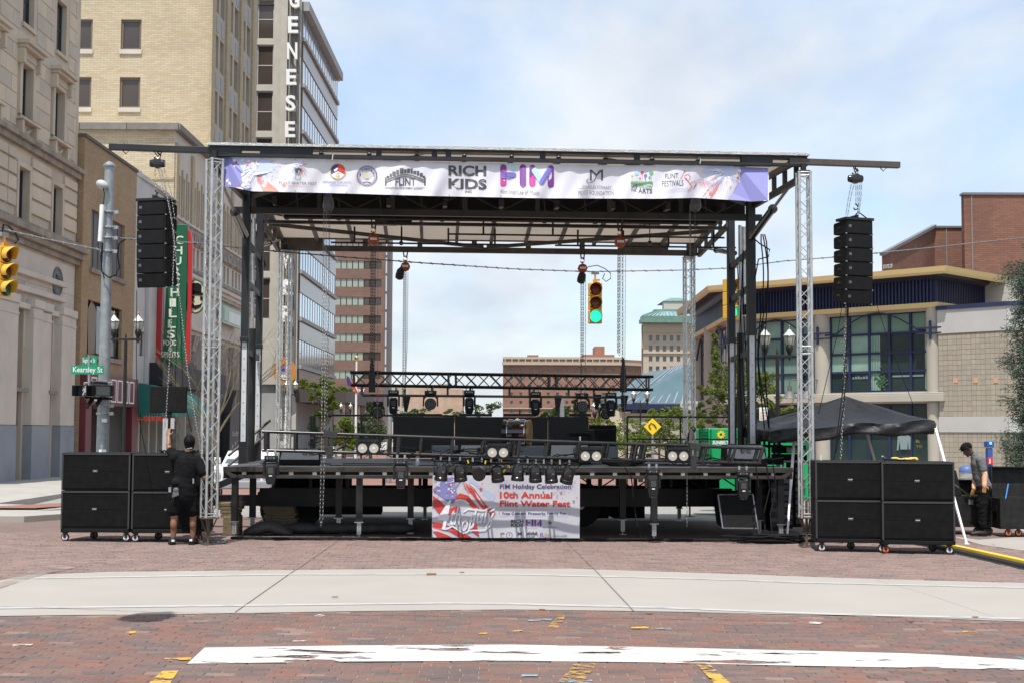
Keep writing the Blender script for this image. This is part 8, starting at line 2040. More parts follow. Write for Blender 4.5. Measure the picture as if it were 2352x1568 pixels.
def double_lamp(label,px,ytop,yarm,halfpx,D,flip=1):
 c=fp(W,px,yarm,D);s=(fp(W,px,ytop,D).z-c.z)/1.28;hw_=halfpx*D/FPX;g_=gz(c.x,D)
 t=thing('street_lamp',label,'street lamp',(c.x,D,g_),0,None,'double acorn street lamps')
 k=MB();k.tube((c.x,D,g_),(c.x,D,c.z),.075*s,.06*s,12);k.lathe([(.2,0),(.2,.3),(.14,.5),(.1,.9),(.08,1.0)],Matrix.Translation((c.x,D,g_))@Matrix.Scale(s,4),14)
 for i in range(10):a=i*.628;k.tube((c.x+.07*s*math.cos(a),D+.07*s*math.sin(a),g_+1),(c.x+.062*s*math.cos(a),D+.062*s*math.sin(a),c.z-.05),.010*s,n=4)
 k.build('post',fluted,t,smooth=False)
 k=MB();k.box(c.x-hw_-.12*s,c.x+hw_+.12*s,D-.05*s,D+.05*s,c.z-.05*s,c.z+.05*s);k.lathe([(.02,.05),(.05,.12),(.01,.26)],Matrix.Translation((c.x,D,c.z))@Matrix.Scale(s,4),8)
 for q in(-1,1):k.lathe([(.07,-.05),(.05,-.1),(.015,-.16),(.01,-.2)],Matrix.Translation((c.x+q*hw_,D,c.z))@Matrix.Scale(s,4),8)
 k.build('arm',fluted,t,bevel=.006)
 for q in(-1,1):lantern(Matrix.Translation((c.x+q*hw_,D,c.z+.05*s))@Matrix.Scale(s*1.08,4),t)
double_lamp('double acorn street lamp just right of the galvanised pole',289,711,779,28,33.0)
double_lamp('double acorn street lamp left of the black canopy',1785.5,741,817,28,33.0)
double_lamp('smaller double acorn street lamp in front of the glass roof',1471,890,925,15.5,64)
double_lamp('far double acorn street lamp beside the half mast flag',794,921,947,11,88)
double_lamp('dim far double acorn street lamp hidden among the left trees',668,867,905,10,74)
c=fp(W,1366,955,80);l1=thing('street_lamp','single small acorn lamp above the shrubs right of the hotel','street lamp',(c.x,80,gz(c.x,80)))
k=MB();k.tube((c.x,80,gz(c.x,80)),(c.x,80,c.z),.07,n=8);k.build('post',fluted,l1);lantern(Matrix.Translation((c.x,80,c.z-.1)),l1)
# ================================================================ flag, cone, road signs
fx=fp(W,819,820,86);fpole=thing('flagpole','white flagpole with gold ball in front of the brown tower','flagpole',(fx.x,86,gz(fx.x,86)));k=MB();b_=fp(W,816,1060,86);k.tube((b_.x,86,gz(b_.x,86)),(fx.x,86,fp(W,819,824,86).z),.09,.05,8);k.build('pole',white,fpole,smooth=True)
k=MB();ball(k,fp(W,819,821,86),.14,n=10);k.build('finial',mat('gold_ball',(0.6,0.4,0.1),.3,.7),fpole,smooth=True)
fl_=thing('national_flag','limp striped flag hanging at half mast from the white pole','flag',tuple(fp(W,800,885,86)))
for i in range(7):
 k=MB();k.use(I_red if i%2==0 else I_white);x0=797+i*1.6;P_=[(x0,862+i*2),(x0+1.7,863+i*2),(x0+10,880+i*1.5),(x0+12+i,905-(6-i)*3),(x0+9+i,906-(6-i)*3),(x0+7,884)]
 k.prism([(fp(W,a,b,86).x,fp(W,a,b,86).z)for a,b in P_],85.9+.05*(i%2),85.98+.05*(i%2));k.build('stripe',None,fl_)
k=MB();k.use(I_navy);k.prism([(fp(W,a,b,86).x,fp(W,a,b,86).z)for a,b in((797,862),(803,866),(808,884),(800,886),(797,874))],85.8,85.89);k.build('canton',None,fl_)
wp=thing('white_pole','tall plain white pole rising in front of the concrete block','flagpole',tuple(fp(W,715,1040,82)));a,b=fp(W,717,660,82),fp(W,708,1050,82)
k=MB();a,b=fp(W,704-40+0,660,82),fp(W,703,1050,82);a=fp(W,770*0+717,1016,82);a=fp(W,664+3,1016,82);a,b=fp(W,663,1019-360,82),fp(W,656,1050,82)
k.tube((b.x,82,gz(b.x,82)),(a.x,82,a.z),.11,.06,8);k.build('pole',white,wp,smooth=True);k=MB();ball(k,(a.x,82,a.z+.1),.2,n=10);k.build('finial',white,wp,smooth=True)
gp2=thing('grey_pole','slim grey pole standing left of the video wall','pole',tuple(fp(W,894,1040,60)));k=MB();a,b=fp(W,896,905,60),fp(W,893,1055,60);k.tube((b.x,60,gz(b.x,60)),(a.x,60,a.z),.12,.09,10);k.build('shaft',galv,gp2,smooth=True)
gp3=thing('grey_pole','slim grey pole in front of the far brick hotel','pole',tuple(fp(W,1291,1000,120)));k=MB();a,b=fp(W,1291,908,120),fp(W,1291,1020,120);k.tube((b.x,120,-.33),(a.x,120,a.z),.22,.18,8);k.build('shaft',galv,gp3,smooth=True)
c=gp(1220,1060);cn=thing('traffic_cone','orange traffic cone seen over the deck at the left','cone',(c.x,c.y,gz(c.x,c.y)))
c=fp(W,1220,1050,70);c=fp(W,1220,1053,60);cz=c.z-.05
k=MB();k.lathe([(.18,0),(.045,.85),(.03,.9)],Matrix.Translation((c.x,60,cz)),14);k.box(c.x-.22,c.x+.22,59.8,60.2,cz-.05,cz);k.build('cone_body',mat('cone_orange',(0.75,0.14,0.02),.5),cn,smooth=True)
yd=thing('warning_sign','yellow diamond road sign half covered by green shrubs','sign',tuple(fp(W,1499,978,46.3)))
F_=frame(0,46.3,1,0);k=MB(F_);ipoly(k,F_,[(1499,959),(1519,979),(1499,998),(1479,979)],0,.03);k.build('sign_panel',mat('sign_yellow',(0.78,0.52,0.02),.45),yd)
k=MB(F_);stroke(k,[(1495,985),(1490,977),(1496,971),(1503,975),(1508,983)],2.4,on(F_,-.02));k.build('symbol',blackmat,yd);k=MB(F_);a=fp(F_,1499,998);k.tube((a.x,.05,a.z),(a.x,.05,gz(a.x,46)),.04,n=6);k.build('post',zinc,yd)
ns=thing('parking_sign','white sign with red words NO STOPPING STANDING PARKING above the green generator','sign',tuple(fp(W,1754,950,38)))
F_=frame(0,38,1,0);k=MB(F_);pxbox(k,F_,1744,935,1766,965.5,0,.02);k.build('sign_panel',white,ns,bevel=.01);k=MB(F_)
for s,y in(('NO',938),('STOPPING',945),('STANDING',951.5),('PARKING',958)):text(k,s,1746.5 if s!='NO' else 1751,y,1763.5 if s!='NO' else 1759,y+4,on(F_,-.01),.01,res=2)
k.build('lettering',mat('sign_red_ink',(0.5,0.03,0.03),.5),ns);k=MB(F_);a=fp(F_,1758,965);k.tube((a.x,.05,a.z),(a.x,.05,gz(a.x,38)),.03,n=6);k.build('post',zinc,ns)
# ================================================================ green generator
genc=mat('rental_green',(0.0,0.32,0.10),.45,0,(0.0,0.30,0.095),2)
FG_=frame(0,35.5,1,0);a,b=fp(FG_,1606,982),fp(FG_,1868,1100);gn=thing('rental_generator','bright green rental generator lettered in white behind the right end of the stage','generator',((a.x+b.x)/2,35.5,gz(9,35.5)))
k=MB(FG_);k.box(a.x+.3,b.x,0,1.6,.15,a.z);k.box(a.x,a.x+.298,.05,1.55,.15,a.z-.01);bd=k.build('housing',genc,gn,bevel=.03)
k=MB(FG_);k.use(white);text(k,'SUNBELT',1637,1011,1674,1019.5,on(FG_,-.02),.055,ital=0);text(k,'RENTALS',1645,1021,1668,1024.5,on(FG_,-.02),.03)
k.build('lettering',None,bd)
k=MB(FG_);cx,cy=1656,997;vs=[];f_=on(FG_,-.02)
for i in range(10):a_=i*2*math.pi/10;poly2(k,[(cx+6.5*math.cos(a_),cy+6.5*math.sin(a_)),(cx+11*math.cos(a_+.25),cy+11*math.sin(a_+.25)),(cx+7*math.cos(a_+.62),cy+7*math.sin(a_+.62))],f_)
ring2(k,cx,cy,3.4,7.2,f_);k.build('sun_emblem',mat('sun_yellow',(0.8,0.62,0.03),.5),bd)
k=MB(FG_);text(k,'SUNBELT',1637,1021,1674,1028,on(FG_,-.02),.05)if False else None
k=MB(FG_)
for i in range(6):z=.5+i*.2;k.box(a.x+.05,a.x+.25,-.02,.048,z,z+.10)
k.build('control_panel',mat('panel_olive',(0.12,0.22,0.10),.5),gn)
k=MB(FG_)
for px in range(1608,1632,6):
 for py in range(985,1045,7):c=fp(FG_,px,py);k.box(c.x-.02,c.x+.02,-.012+.06,.048,c.z-.02,c.z+.02)
k.each('indicator',mat('pale_dot',(0.5,0.6,0.5),.5),gn)
k=MB(FG_);
for i in range(5):z=.35+i*.08;k.box(b.x-1.6,b.x-.2,-.03,-.002,z,z+.04)
c=fp(FG_,1853,1044);k.box(b.x-.5,b.x-.1,-.02,-.002,a.z-.5,a.z-.15);k.build('vent_grille',mat('dark_green_vent',(0.0,0.12,0.05),.6),bd)
k=MB(FG_);c=fp(FG_,1862-0,1044);ball(k,(fp(FG_,1834-0,1044).x,-.05,c.z),.06,n=8);k.build('tail_light',mat('amber_red_lamp',(0.6,0.08,0.01),.3,emit=(.8,.15,.02),estr=.2),gn)
# black fans / open cases beside the generator at the stage's right end
vR_=4.4;oc=thing('equipment_case','open black rack cases with silver drawers under the canopy edge','case',tuple(sp(1830,1060,vR_)),F=S)
for x0,y0,x1,y1 in((1812,998,1856,1016),(1800,1022,1866,1040),(1800,1042,1868,1056)):
 a,b=sp(x0-14,y0,vR_),sp(x1-14,y1,vR_);k=MB(S);k.box(a.x,b.x,vR_,vR_+.5,b.z,a.z);k.build('case_body',blackmat,oc,bevel=.01)
for x0,y0,x1,y1 in((1805,1008,1840,1016),(1806,1026,1836,1038),(1842,1026,1852,1038)):
 a,b=sp(x0,y0,vR_),sp(x1,y1,vR_);k=MB(S);k.box(a.x,b.x,vR_-.03,vR_-.002,b.z,a.z);k.path([(a.x+.06,vR_-.05,b.z+.05),(a.x+.06,vR_-.06,b.z+.09),(b.x-.06,vR_-.06,b.z+.09),(b.x-.06,vR_-.05,b.z+.05)],.01,5);k.build('drawer',mat('scuffed_steel',(0.25,0.255,0.25),.4,.6,(0.16,0.16,0.16),10),oc)
a,b=sp(1795,1056,vR_+.1),sp(1862,1062,vR_+.1);k=MB(S);k.box(a.x,b.x,vR_,vR_+.6,b.z,a.z);
for x in(a.x+.03,b.x-.03):k.tube((x,vR_+.1,b.z),(x,vR_+.1,gs(6,4)),.02,n=6)
k.build('table',mat('grey_table',(0.32,0.33,0.34),.6),oc)
fan=thing('slatted_case_lid','black slatted rounded lid standing left of the canopy with white lettering','case',tuple(sp(1770,1050,3.6)),F=S)
k=MB(S);P_=[(1741,1040),(1740,1012),(1748,1000),(1760,992),(1800,990),(1800,995),(1766,997),(1755,1004),(1748,1014),(1748,1040)]
k.prism([(sp(a,b,3.6).x,sp(a,b,3.6).z)for a,b in P_],3.6,3.7)
for px in(1755,1766,1778,1790):a,b=sp(px,995,3.6),sp(px+4,1056,3.6);k.box(a.x,b.x,3.6,3.68,b.z,a.z)
a,b=sp(1748,1020,3.6),sp(1798,1027,3.6);k.box(a.x,b.x,3.59,3.69,b.z,a.z);a,b=sp(1744,1050,3.6),sp(1800,1066,3.6);k.box(a.x,b.x,3.59,3.69,b.z,a.z)
k.build('slat_frame',blackmat,fan)
k=MB(S);text(k,'SHURE',1769,991,1793,996,lambda px,py:sp(px,py,3.5),.03,ital=1.5);k.build('lettering',white,fan)
# ================================================================ canopy tent
cvm=mat('black_canopy_cloth',(0.0085,0.0087,0.0105),.48,0,(0.014,0.014,0.017),3.5,1.0,7,spec=.32,stretch=(1,1,.5))
cp=thing('pop_up_canopy','sagging black pop-up canopy with white legs behind the right subwoofers','canopy',tuple(fp(W,1950,1200,27)))
pk=fp(W,1942,909,27.0);fl,fr_=fp(W,1772,990,26.0),fp(W,2146,966,25.3);bl,brr=fp(W,1762,970,28.4),fp(W,2135,962,28.2)
brr=fr_+Vector((-.2,3.0,.0));bl=fl+Vector((-.1,3.0,.1))
nn=40;k=MB();cs=[fl,fr_,brr,bl]
def edgept(t):
 i=int(t*4)%4;f_=t*4-int(t*4);a,b=cs[i],cs[(i+1)%4];p=a.lerp(b,f_);
 if i==0:p=p+Vector((0,-.10*math.sin(math.pi*f_),.03*math.sin(math.pi*f_)+.025*math.sin(f_*15)))
 return p
rows_=16;tot=nn*4
for r in range(rows_+1):
 s=r/rows_
 for j in range(tot):
  e=edgept(j/tot);f4=(j/tot*4)%1;p=pk.lerp(e,s);sag=-.07*math.sin(math.pi*s)*(1-.55*math.cos(2*math.pi*f4))
  w_=.05*noise.noise(Vector((j*.35,s*1.5,0)))*math.sin(math.pi*min(1,s*1.2))*(.3+s)+.012*noise.noise(Vector((j*.9,s*3,4)))*s;k.v.append(p+Vector((0,w_,sag+w_)))
for r in range(rows_):
 for j in range(tot):a=r*tot+j;b=r*tot+(j+1)%tot;k.f.append([a,b,b+tot,a+tot]);k.mi.append(0);k.fr.append(0)
base_=rows_*tot;top_ring=[k.v[base_+j].copy()for j in range(tot)]
for q in range(1,5):
 for j in range(tot):p=top_ring[j];f4=(j/tot*4)%1;h_=.215+.02*math.sin(f4*9+j//nn);k.v.append(p+Vector((.02*math.sin(j*.8+q),-.03*q/4+.03*math.sin(j*.55+q*.9),-h_*q/4-.0)))
for q in range(4):
 for j in range(tot):a=base_+q*tot+j;b=base_+q*tot+(j+1)%tot;k.f.append([a,b,b+tot,a+tot]);k.mi.append(0);k.fr.append(0)
cl=k.build('canopy_cloth',cvm,cp,smooth=True);so=cl.modifiers.new('s','SOLIDIFY');so.thickness=.006
def leg(p,q,r=.022,m_=white):
 k=MB();k.beam(p,p.lerp(q,.55),r*2,r*2);k.beam(p.lerp(q,.53),q,r*1.5,r*1.5);k.box(q.x-.04,q.x+.04,q.y-.04,q.y+.04,q.z-.01,q.z+.01);k.build('leg',m_,cp)
leg(fr_+Vector((.0,.02,-.05)),gp(2220,1248));leg(fl+Vector((.55,.6,.1)),gp(1808,1235));leg(brr+Vector((-.3,.0,-.05)),Vector((fp(W,2038,1100,28.3).x+.12,28.3,gz(8,28))),m_=mat('beige_leg',(0.5,0.45,0.38),.6));leg(bl+Vector((.1,0,0)),Vector((bl.x+.1,bl.y,gz(6,28))))
# ================================================================ flight cases, bin, call post
fc=mat('scuffed_flight_case',(0.009,0.009,0.0095),.6,0,(0.019,0.018,0.017),9,.15,60,spec=.25)
def trunk(label,M,w,d,h,lid,casts,lidtilt=.12):
 t=thing('flight_case',label,'case',(0,0,0),0,M,'open flight cases on the right')
 k=MB(M);z0,th=.13,.025
 k.box(0,w,0,d,z0,z0+th);k.box(0,w,0,th,z0+th+.001,z0+h);k.box(0,w,d-th,d,z0+th+.001,z0+h);k.box(0,th,th+.001,d-th-.001,z0+th+.001,z0+h);k.box(w-th,w,th+.001,d-th-.001,z0+th+.001,z0+h);b=k.build('case_body',fc,t,bevel=.005)
 k=MB(M);k.box(w*.45,w*.54,-.012,-.001,z0+h-.14,z0+h-.05);k.box(w*.475,w*.515,-.03,-.013,z0+h-.12,z0+h-.08);k.build('latch',zinc,b)
 k=MB(M);k.box(-.012,-.001,d*.35,d*.65,z0+h*.55,z0+h*.75);k.path([(-.03,d*.4,z0+h*.6),(-.05,d*.45,z0+h*.6),(-.05,d*.55,z0+h*.6),(-.03,d*.6,z0+h*.6)],.01,5);k.build('side_handle',black,b)
 T=M@Matrix.Translation((0,d,z0+h))@Matrix.Rotation(-lidtilt,4,'X');lk=MB(T);lk.box(0,w,0,.02,.003,lid);lk.box(0,.02,-.16,-.001,.003,lid);lk.box(w-.02,w,-.16,-.001,.003,lid);lk.box(.021,w-.021,-.16,-.001,lid-.02,lid);lk.build('lid',fc,t)
 casters(M,w,d,casts,t);return t
p=gp(2296,1226);trunk('open flight case with blue strap cut by the right edge',local(W,(fp(W,2298,1200,26.2).x,26.2,gz(9,26)),-.05),1.15,.65,.56,.56,((.15,.05,'o'),(.35,.1,'o'),(1.0,.05,'o')))
k=MB();q=fp(W,2310,1145,26.6);k.beam((q.x,26.6,q.z),(q.x+.09,26.7,q.z+.28),.02,.01);tag(k.build('blue_strap',mat('blue_strap',(0.05,0.25,0.65),.5),None),'thin blue strap hanging over the edge of the rightmost flight case','strap')
trunk('open flight case the man in grey looks into',local(W,(fp(W,2180,1200,27.0).x-.15,26.75,gz(9,27)),-.02),.98,.85,.56,.30,((.1,.05,'k'),(.6,.05,'o'),(.85,.1,'o'),(.9,.8,'o')),.05)
tr0=bpy.data.objects.get('flight_case.001')
k=MB();a=fp(W,2190,1110,26.8);b=fp(W,2235,1143,26.9);k.beam(a,b,.03,.03)
lidA,lidB=fp(W,2175,1141,27.2),fp(W,2213,1078,27.2)
k2=MB();k2.prism([(fp(W,x,y,27.2).x,fp(W,x,y,27.2).z)for x,y in((2172,1143),(2172,1079),(2192,1077),(2198,1080),(2211,1134),(2210,1142))],27.25,27.6);k2.build('raised_lid',fc,tr0);k.build('lid_stay',mat('olive_strap',(0.10,0.095,0.05),.7),tr0)
bn=thing('waste_bin','round concrete waste bin with domed blue lid by the tiled wall','bin',(fp(W,2221,1100,53.5).x,53.5,-.27));gB=Vector((fp(W,2221,1100,53.5).x,53.5,-.27))
D_=gB.y;c=gB;sc_=D_/FPX;k=MB();k.lathe([(15*sc_,0),(16*sc_,.05),(17*sc_,.6),(17*sc_,30*sc_)],Matrix.Translation(c),24);k.build('bin_body',mat('pebble_concrete',(0.38,0.36,0.32),.9,0,(0.28,0.26,0.24),40),bn,smooth=True)
k=MB();k.lathe([(17.2*sc_,28*sc_),(16.5*sc_,34*sc_),(17.4*sc_,41*sc_)],Matrix.Translation(c),20);k.build('bin_liner',mat('silver_liner',(0.45,0.45,0.47),.3,.2,(0.25,0.25,0.27),9,.5,20),bn)
k=MB();k.lathe([(18*sc_,40.5*sc_),(18*sc_,44*sc_),(16*sc_,51*sc_),(11*sc_,55*sc_),(3*sc_,57*sc_),(0,57*sc_)],Matrix.Translation(c),24);k.build('lid',mat('bin_blue',(0.07,0.12,0.27),.5),bn,smooth=True)
gP=Vector((fp(W,2276,1100,54).x,54,-.27));FP_=frame(0,gP.y,1,0);cpst=thing('call_post','tall blue emergency call post with a glowing top and red phone box','post',tuple(gP))
k=MB(FP_);a=fp(FP_,2269,1028);b=fp(FP_,2282,1113);k.box(a.x,b.x,0,.3,-.27,a.z);k.build('post',mat('post_blue',(0.035,0.085,0.30),.45),cpst,bevel=.02)
k=MB(FP_);a=fp(FP_,2266.5,1012.5);b=fp(FP_,2283,1026);k.box(a.x,b.x,-.04,.34,b.z,a.z);k.build('lamp_head',mat('lamp_blue',(0.01,0.08,0.33),.3),cpst,bevel=.02);k=MB(FP_);a=fp(FP_,2272,1014);b=fp(FP_,2277,1019);k.box(a.x,b.x,-.06,-.042,b.z,a.z);k.build('blue_light',mat('cyan_glow',(0.1,0.6,0.9),.3,emit=(.1,.75,1.0),estr=1.2),cpst)
k=MB(FP_);a=fp(FP_,2266.5,1050);b=fp(FP_,2278,1065.5);k.box(a.x,b.x,-.16,-.002,b.z,a.z);rb_=k.build('phone_box',mat('fire_red',(0.62,0.03,0.03),.4),cpst,bevel=.02);k=MB(FP_);a=fp(FP_,2269,1053);b=fp(FP_,2271.5,1063);k.box(a.x,b.x,-.175,-.162,b.z,a.z);k.build('phone_label',white,rb_)
gC=Vector((fp(W,2287,1100,54).x,54,-.27));k=MB();k.box(gC.x-.3,gC.x+.12,gC.y,gC.y+.3,gC.z,gC.z+.28);tag(k.build('cardboard_box',mat('tan_card',(0.42,0.30,0.17),.8),None),'small tan box at the foot of the blue call post','box');k=MB();k.box(gC.x+.16,gC.x+.4,gC.y,gC.y+.2,gC.z,gC.z+.12);tag(k.build('cardboard_box',mat('tan_card',(0,0,0)),None),'flat tan box scrap right of the small tan box','box')
# wall lamps on the pavilion beam
for px,lb in((1845-2,'left'),(1905,'right')):
 c=fp(FA,1764+(200 if px<1880 else 360)*.25,784+480*.25,-.9);wl_=thing('wall_lamp','grey gooseneck lamp on the pavilion beam, %s one of the pair'%lb,'lamp',tuple(c),F=FA,group='gooseneck lamps')
 k=MB(FA);k.lathe([(.10,.35),(.10,.12),(.14,.1),(.32,-.18),(.34,-.2)],Matrix.Translation(c),16);k.path([c+Vector((0,0,.3)),c+Vector((0,0,.55)),c+Vector((.1,.2,.62)),c+Vector((.1,.9,.62))],.03,6);k.build('lamp_shade',mat('lamp_grey',(0.12,0.12,0.12),.5),wl_,smooth=True)
 # ================================================================ cable ramp
rp=thing('cable_ramp','black cable ramp with a yellow lid running off to the right edge','cable protector',tuple(gp(2250,1275)))
A_,B_=gp(2128,1247),gp(2420,1312);dv=(B_-A_);L_=dv.xy.length;dv.z=0;dv.normalize();Mr=Matrix.Translation((A_.x,A_.y,0))@Matrix.Rotation(math.atan2(dv.y,dv.x),4,'Z')
n=int(L_/.9)+1
for i in range(n):
 x0,x1=i*.9+.005,i*.9+.895;g1=gz((Mr@Vector((x0,0,0))).x,20)
 k=MB(Mr);k.add([(x,y,z+g1)for x in(x0,x1)for y,z in((-.30,0.002),(-.11,.05),(-.11,.002))],[(0,1,2),(5,4,3),(0,3,4,1),(1,4,5,2),(2,5,3,0)])
 k.add([(x,y,z+g1)for x in(x0,x1)for y,z in((.30,0.002),(.11,.05),(.11,.002))],[(2,1,0),(3,4,5),(1,4,3,0),(2,5,4,1),(0,3,5,2)])
 for j in range(9):k.box(x0+.03+j*.098,x0+.07+j*.098,-.27,-.13,.018+g1,.05+g1)
 s_=k.build('ramp_section',mat('ramp_rubber',(0.022,0.022,0.023),.8),rp);k=MB(Mr);k.box(x0,x1,.02,.14,.002+g1,.058+g1);k.build('yellow_lid',mat('ramp_yellow',(0.76,0.50,0.03),.5),s_)
 # ================================================================ white off-road car
cd=41.0;FCR=frame(0,cd,1,0);ca,cb_=fp(FCR,484,1036),fp(FCR,601,1130);cw_=cb_.x-ca.x;gy=gz(-7,cd)
car=thing('white_suv','white four wheel drive car facing us behind the left end of the stage','car',((ca.x+cb_.x)/2,cd,gy));cpaint=mat('car_white',(0.72,0.72,0.72),.25,0,coat=.6)
def cx_(px):return fp(FCR,px,1080).x
def cz_(py):return fp(FCR,540,py).z
Xa,Xb=ca.x,ca.x+1.78;zr_=cz_(1036);zh=cz_(1069);zb_=cz_(1112)
k=MB(FCR)
def loft(prof):
 n=len(prof);vs=[]
 for y,x0,x1,z0,z1 in prof:vs+=[(x0,y,z0),(x1,y,z0),(x1,y,z1),(x0,y,z1)]
 k.add(vs,[(3,2,1,0),tuple(range(4*n-4,4*n))]+[(4*i+j,4*i+(j+1)%4,4*i+4+(j+1)%4,4*i+4+j)for i in range(n-1)for j in range(4)])
loft([(0,Xa+.05,Xb-.05,zb_,zh-.08),(.1,Xa+.02,Xb-.02,zb_,zh-.02),(1.1,Xa,Xb,zb_,zh+.03),(4.2,Xa,Xb,zb_,zh+.05)]);loft([(1.12,Xa+.10,Xb-.10,zh+.031,zh+.032),(1.65,Xa+.18,Xb-.18,zh+.031,zr_),(4.1,Xa+.16,Xb-.16,zh+.031,zr_)])
k.build('body',cpaint,car,bevel=.05)
k=MB(FCR);k.add([(Xa+.18,1.13,zh+.06),(Xb-.18,1.13,zh+.06),(Xb-.26,1.59,zr_-.07),(Xa+.26,1.59,zr_-.07)],[(0,1,2,3)]);k.build('windscreen',mat('car_glass',(0.14,0.19,0.21),.08,0,(0.05,0.07,0.08),1.2),car)
k=MB(FCR);k.box(Xa+.35,Xb-.35,-.06,-.002,zb_+.22,zh-.12);gf=k.build('grille_frame',cpaint,car,bevel=.02)
for i in range(7):x=Xa+.42+i*(1.78-.84-.10)/6;k=MB(FCR);k.box(x,x+.085,-.072,-.062,zb_+.27,zh-.16);k.build('grille_slot',blackmat,gf)
for x in(Xa+.20,Xb-.20):k=MB(FCR);k.lathe([(.11,0),(.10,.03),(0,.05)],Matrix.Translation((x,-.0,zh-.26))@Matrix.Rotation(math.pi/2,4,'X'),16);k.build('headlight',mat('headlight_glass',(0.5,0.52,0.53),.1,.4),car,smooth=True)
k=MB(FCR);k.box(Xa,Xb,-.18,-.01,zb_-.12,zb_+.12);k.build('bumper',mat('grey_bumper',(0.25,0.25,0.26),.5),car,bevel=.04)
for x in(Xa+.02,Xb-.02):wheel(FCR,(x,.8,gy+.34),.34,.22,car,ax='x')
for s,x in((-1,Xa),(1,Xb)):k=MB(FCR);k.box(min(x,x+s*.2),max(x,x+s*.2),1.35,1.45,zh+.05,zh+.22);k.build('mirror',cpaint,car,bevel=.02)
# ================================================================ trees
leafA=mat('leaf_olive_green',(0.17,0.195,0.05),.7,0,(0.105,0.135,0.03),1.3,spec=.25,lo=.3,hi=.7);leafB=mat('leaf_bright_green',(0.16,0.21,0.035),.7,0,(0.10,0.145,0.025),1.0,spec=.25,lo=.3,hi=.7);leafC=mat('leaf_deep_green',(0.035,0.075,0.018),.7,0,(0.018,0.045,0.012),.8,spec=.25,lo=.3,hi=.7);leafD=mat('leaf_far_green',(0.09,0.13,0.05),.8,0,(0.05,0.085,0.03),.3,lo=.3,hi=.7)
for m_ in(leafA,leafB,leafC,leafD):
 nt=m_.node_tree;t_=nt.nodes.new('ShaderNodeBsdfTranslucent');pb=nt.nodes['Principled BSDF'];src=pb.inputs['Base Color'].links[0].from_socket;nt.links.new(src,t_.inputs[0]);mm=nt.nodes.new('ShaderNodeMixShader');mm.inputs[0].default_value=.35
 nt.links.new(pb.outputs[0],mm.inputs[1]);nt.links.new(t_.outputs[0],mm.inputs[2]);nt.links.new(mm.outputs[0],nt.nodes['Material Output'].inputs[0])
bark=mat('grey_bark',(0.16,0.135,0.11),.9,0,(0.09,0.075,0.06),12,.3,30)
def leaves(k,c,r,n,sz,rg):
 for _ in range(n):
  while True:
   v=Vector((rg.uniform(-1,1),rg.uniform(-1,1),rg.uniform(-1,1)))
   if v.length<1:break
  v=v.normalized()*(v.length**.6);p=c+Vector((v.x*r[0],v.y*r[1],v.z*r[2]));a=Vector((rg.uniform(-1,1),rg.uniform(-1,1),rg.uniform(-.7,.3))).normalized();b=a.cross(Vector((rg.uniform(-1,1),rg.uniform(-1,1),rg.uniform(-1,1)))).normalized();s=sz*rg.uniform(.6,1.3)
  k.v+=[p-a*s,p+b*s*.45,p+a*s,p-b*s*.45];m=len(k.v)-4;k.f.append([m,m+1,m+2,m+3]);k.mi.append(k.m);k.fr.append(0)
def tree(label,D,base,blobs,m_,sz,dens,seed,name='leafy_tree',group=None,trunk_r=.09,dy=.8):
 """blobs: picture centres and radii (px, py, rx, ry) of the crown's clumps; base: picture x of the foot"""
 rg=random.Random(seed);b=fp(W,base,1000,D);g_=gz(b.x,D);t=thing(name,label,'tree',(b.x,D,g_),0,None,group);k=MB();kt=MB();s=D/FPX
 cs_=[]
 for(px,py,rx,ry)in blobs:
  c=fp(W,px,py,D+rg.uniform(-dy,dy)*1.2);cs_.append(c);R_=(rx*s,(rx+ry)/2*s,ry*s)
  sub=max(6,int(rx*ry*dens/75))
  for q in range(sub):
   v=Vector((rg.gauss(0,.45),rg.gauss(0,.45),rg.gauss(0,.45)));cc=c+Vector((v.x*R_[0],v.y*R_[1],v.z*R_[2]));f_=rg.uniform(.22,.5);leaves(k,cc,(R_[0]*f_,R_[1]*f_,R_[2]*f_*.8),int(62*dens),sz*.55,rg)
 top=max(c.z for c in cs_);tm=sum((c for c in cs_),Vector())/len(cs_)
 kt.path([(b.x,D,g_),(b.x+rg.uniform(-.1,.1),D,g_+(tm.z-g_)*.5),(tm.x,D,tm.z)],trunk_r,7,trunk_r*.45)
 for c in cs_:st_=Vector((b.x,D,g_)).lerp(tm,rg.uniform(.55,.95));kt.path([st_,st_.lerp(c,.5)+Vector((rg.uniform(-.1,.1),rg.uniform(-.1,.1),.05)),c],trunk_r*.4,5,trunk_r*.1)
 k.build('crown',m_,t);kt.build('trunk',bark,t,smooth=True);return t
tree('tall thin leafed street tree behind the right masts',40,1700,[(1648,820,20,34),(1640,870,22,24),(1690,850,34,34),(1625,900,22,24),(1672,900,34,34),(1725,890,34,40),(1755,880,26,34),(1670,945,40,26),(1730,945,36,30),(1615,940,20,22),(1770,920,20,26),(1655,975,40,14),(1640,780,9,16),(1800,945,22,18)],leafA,.085,1.15,3,trunk_r=.08)
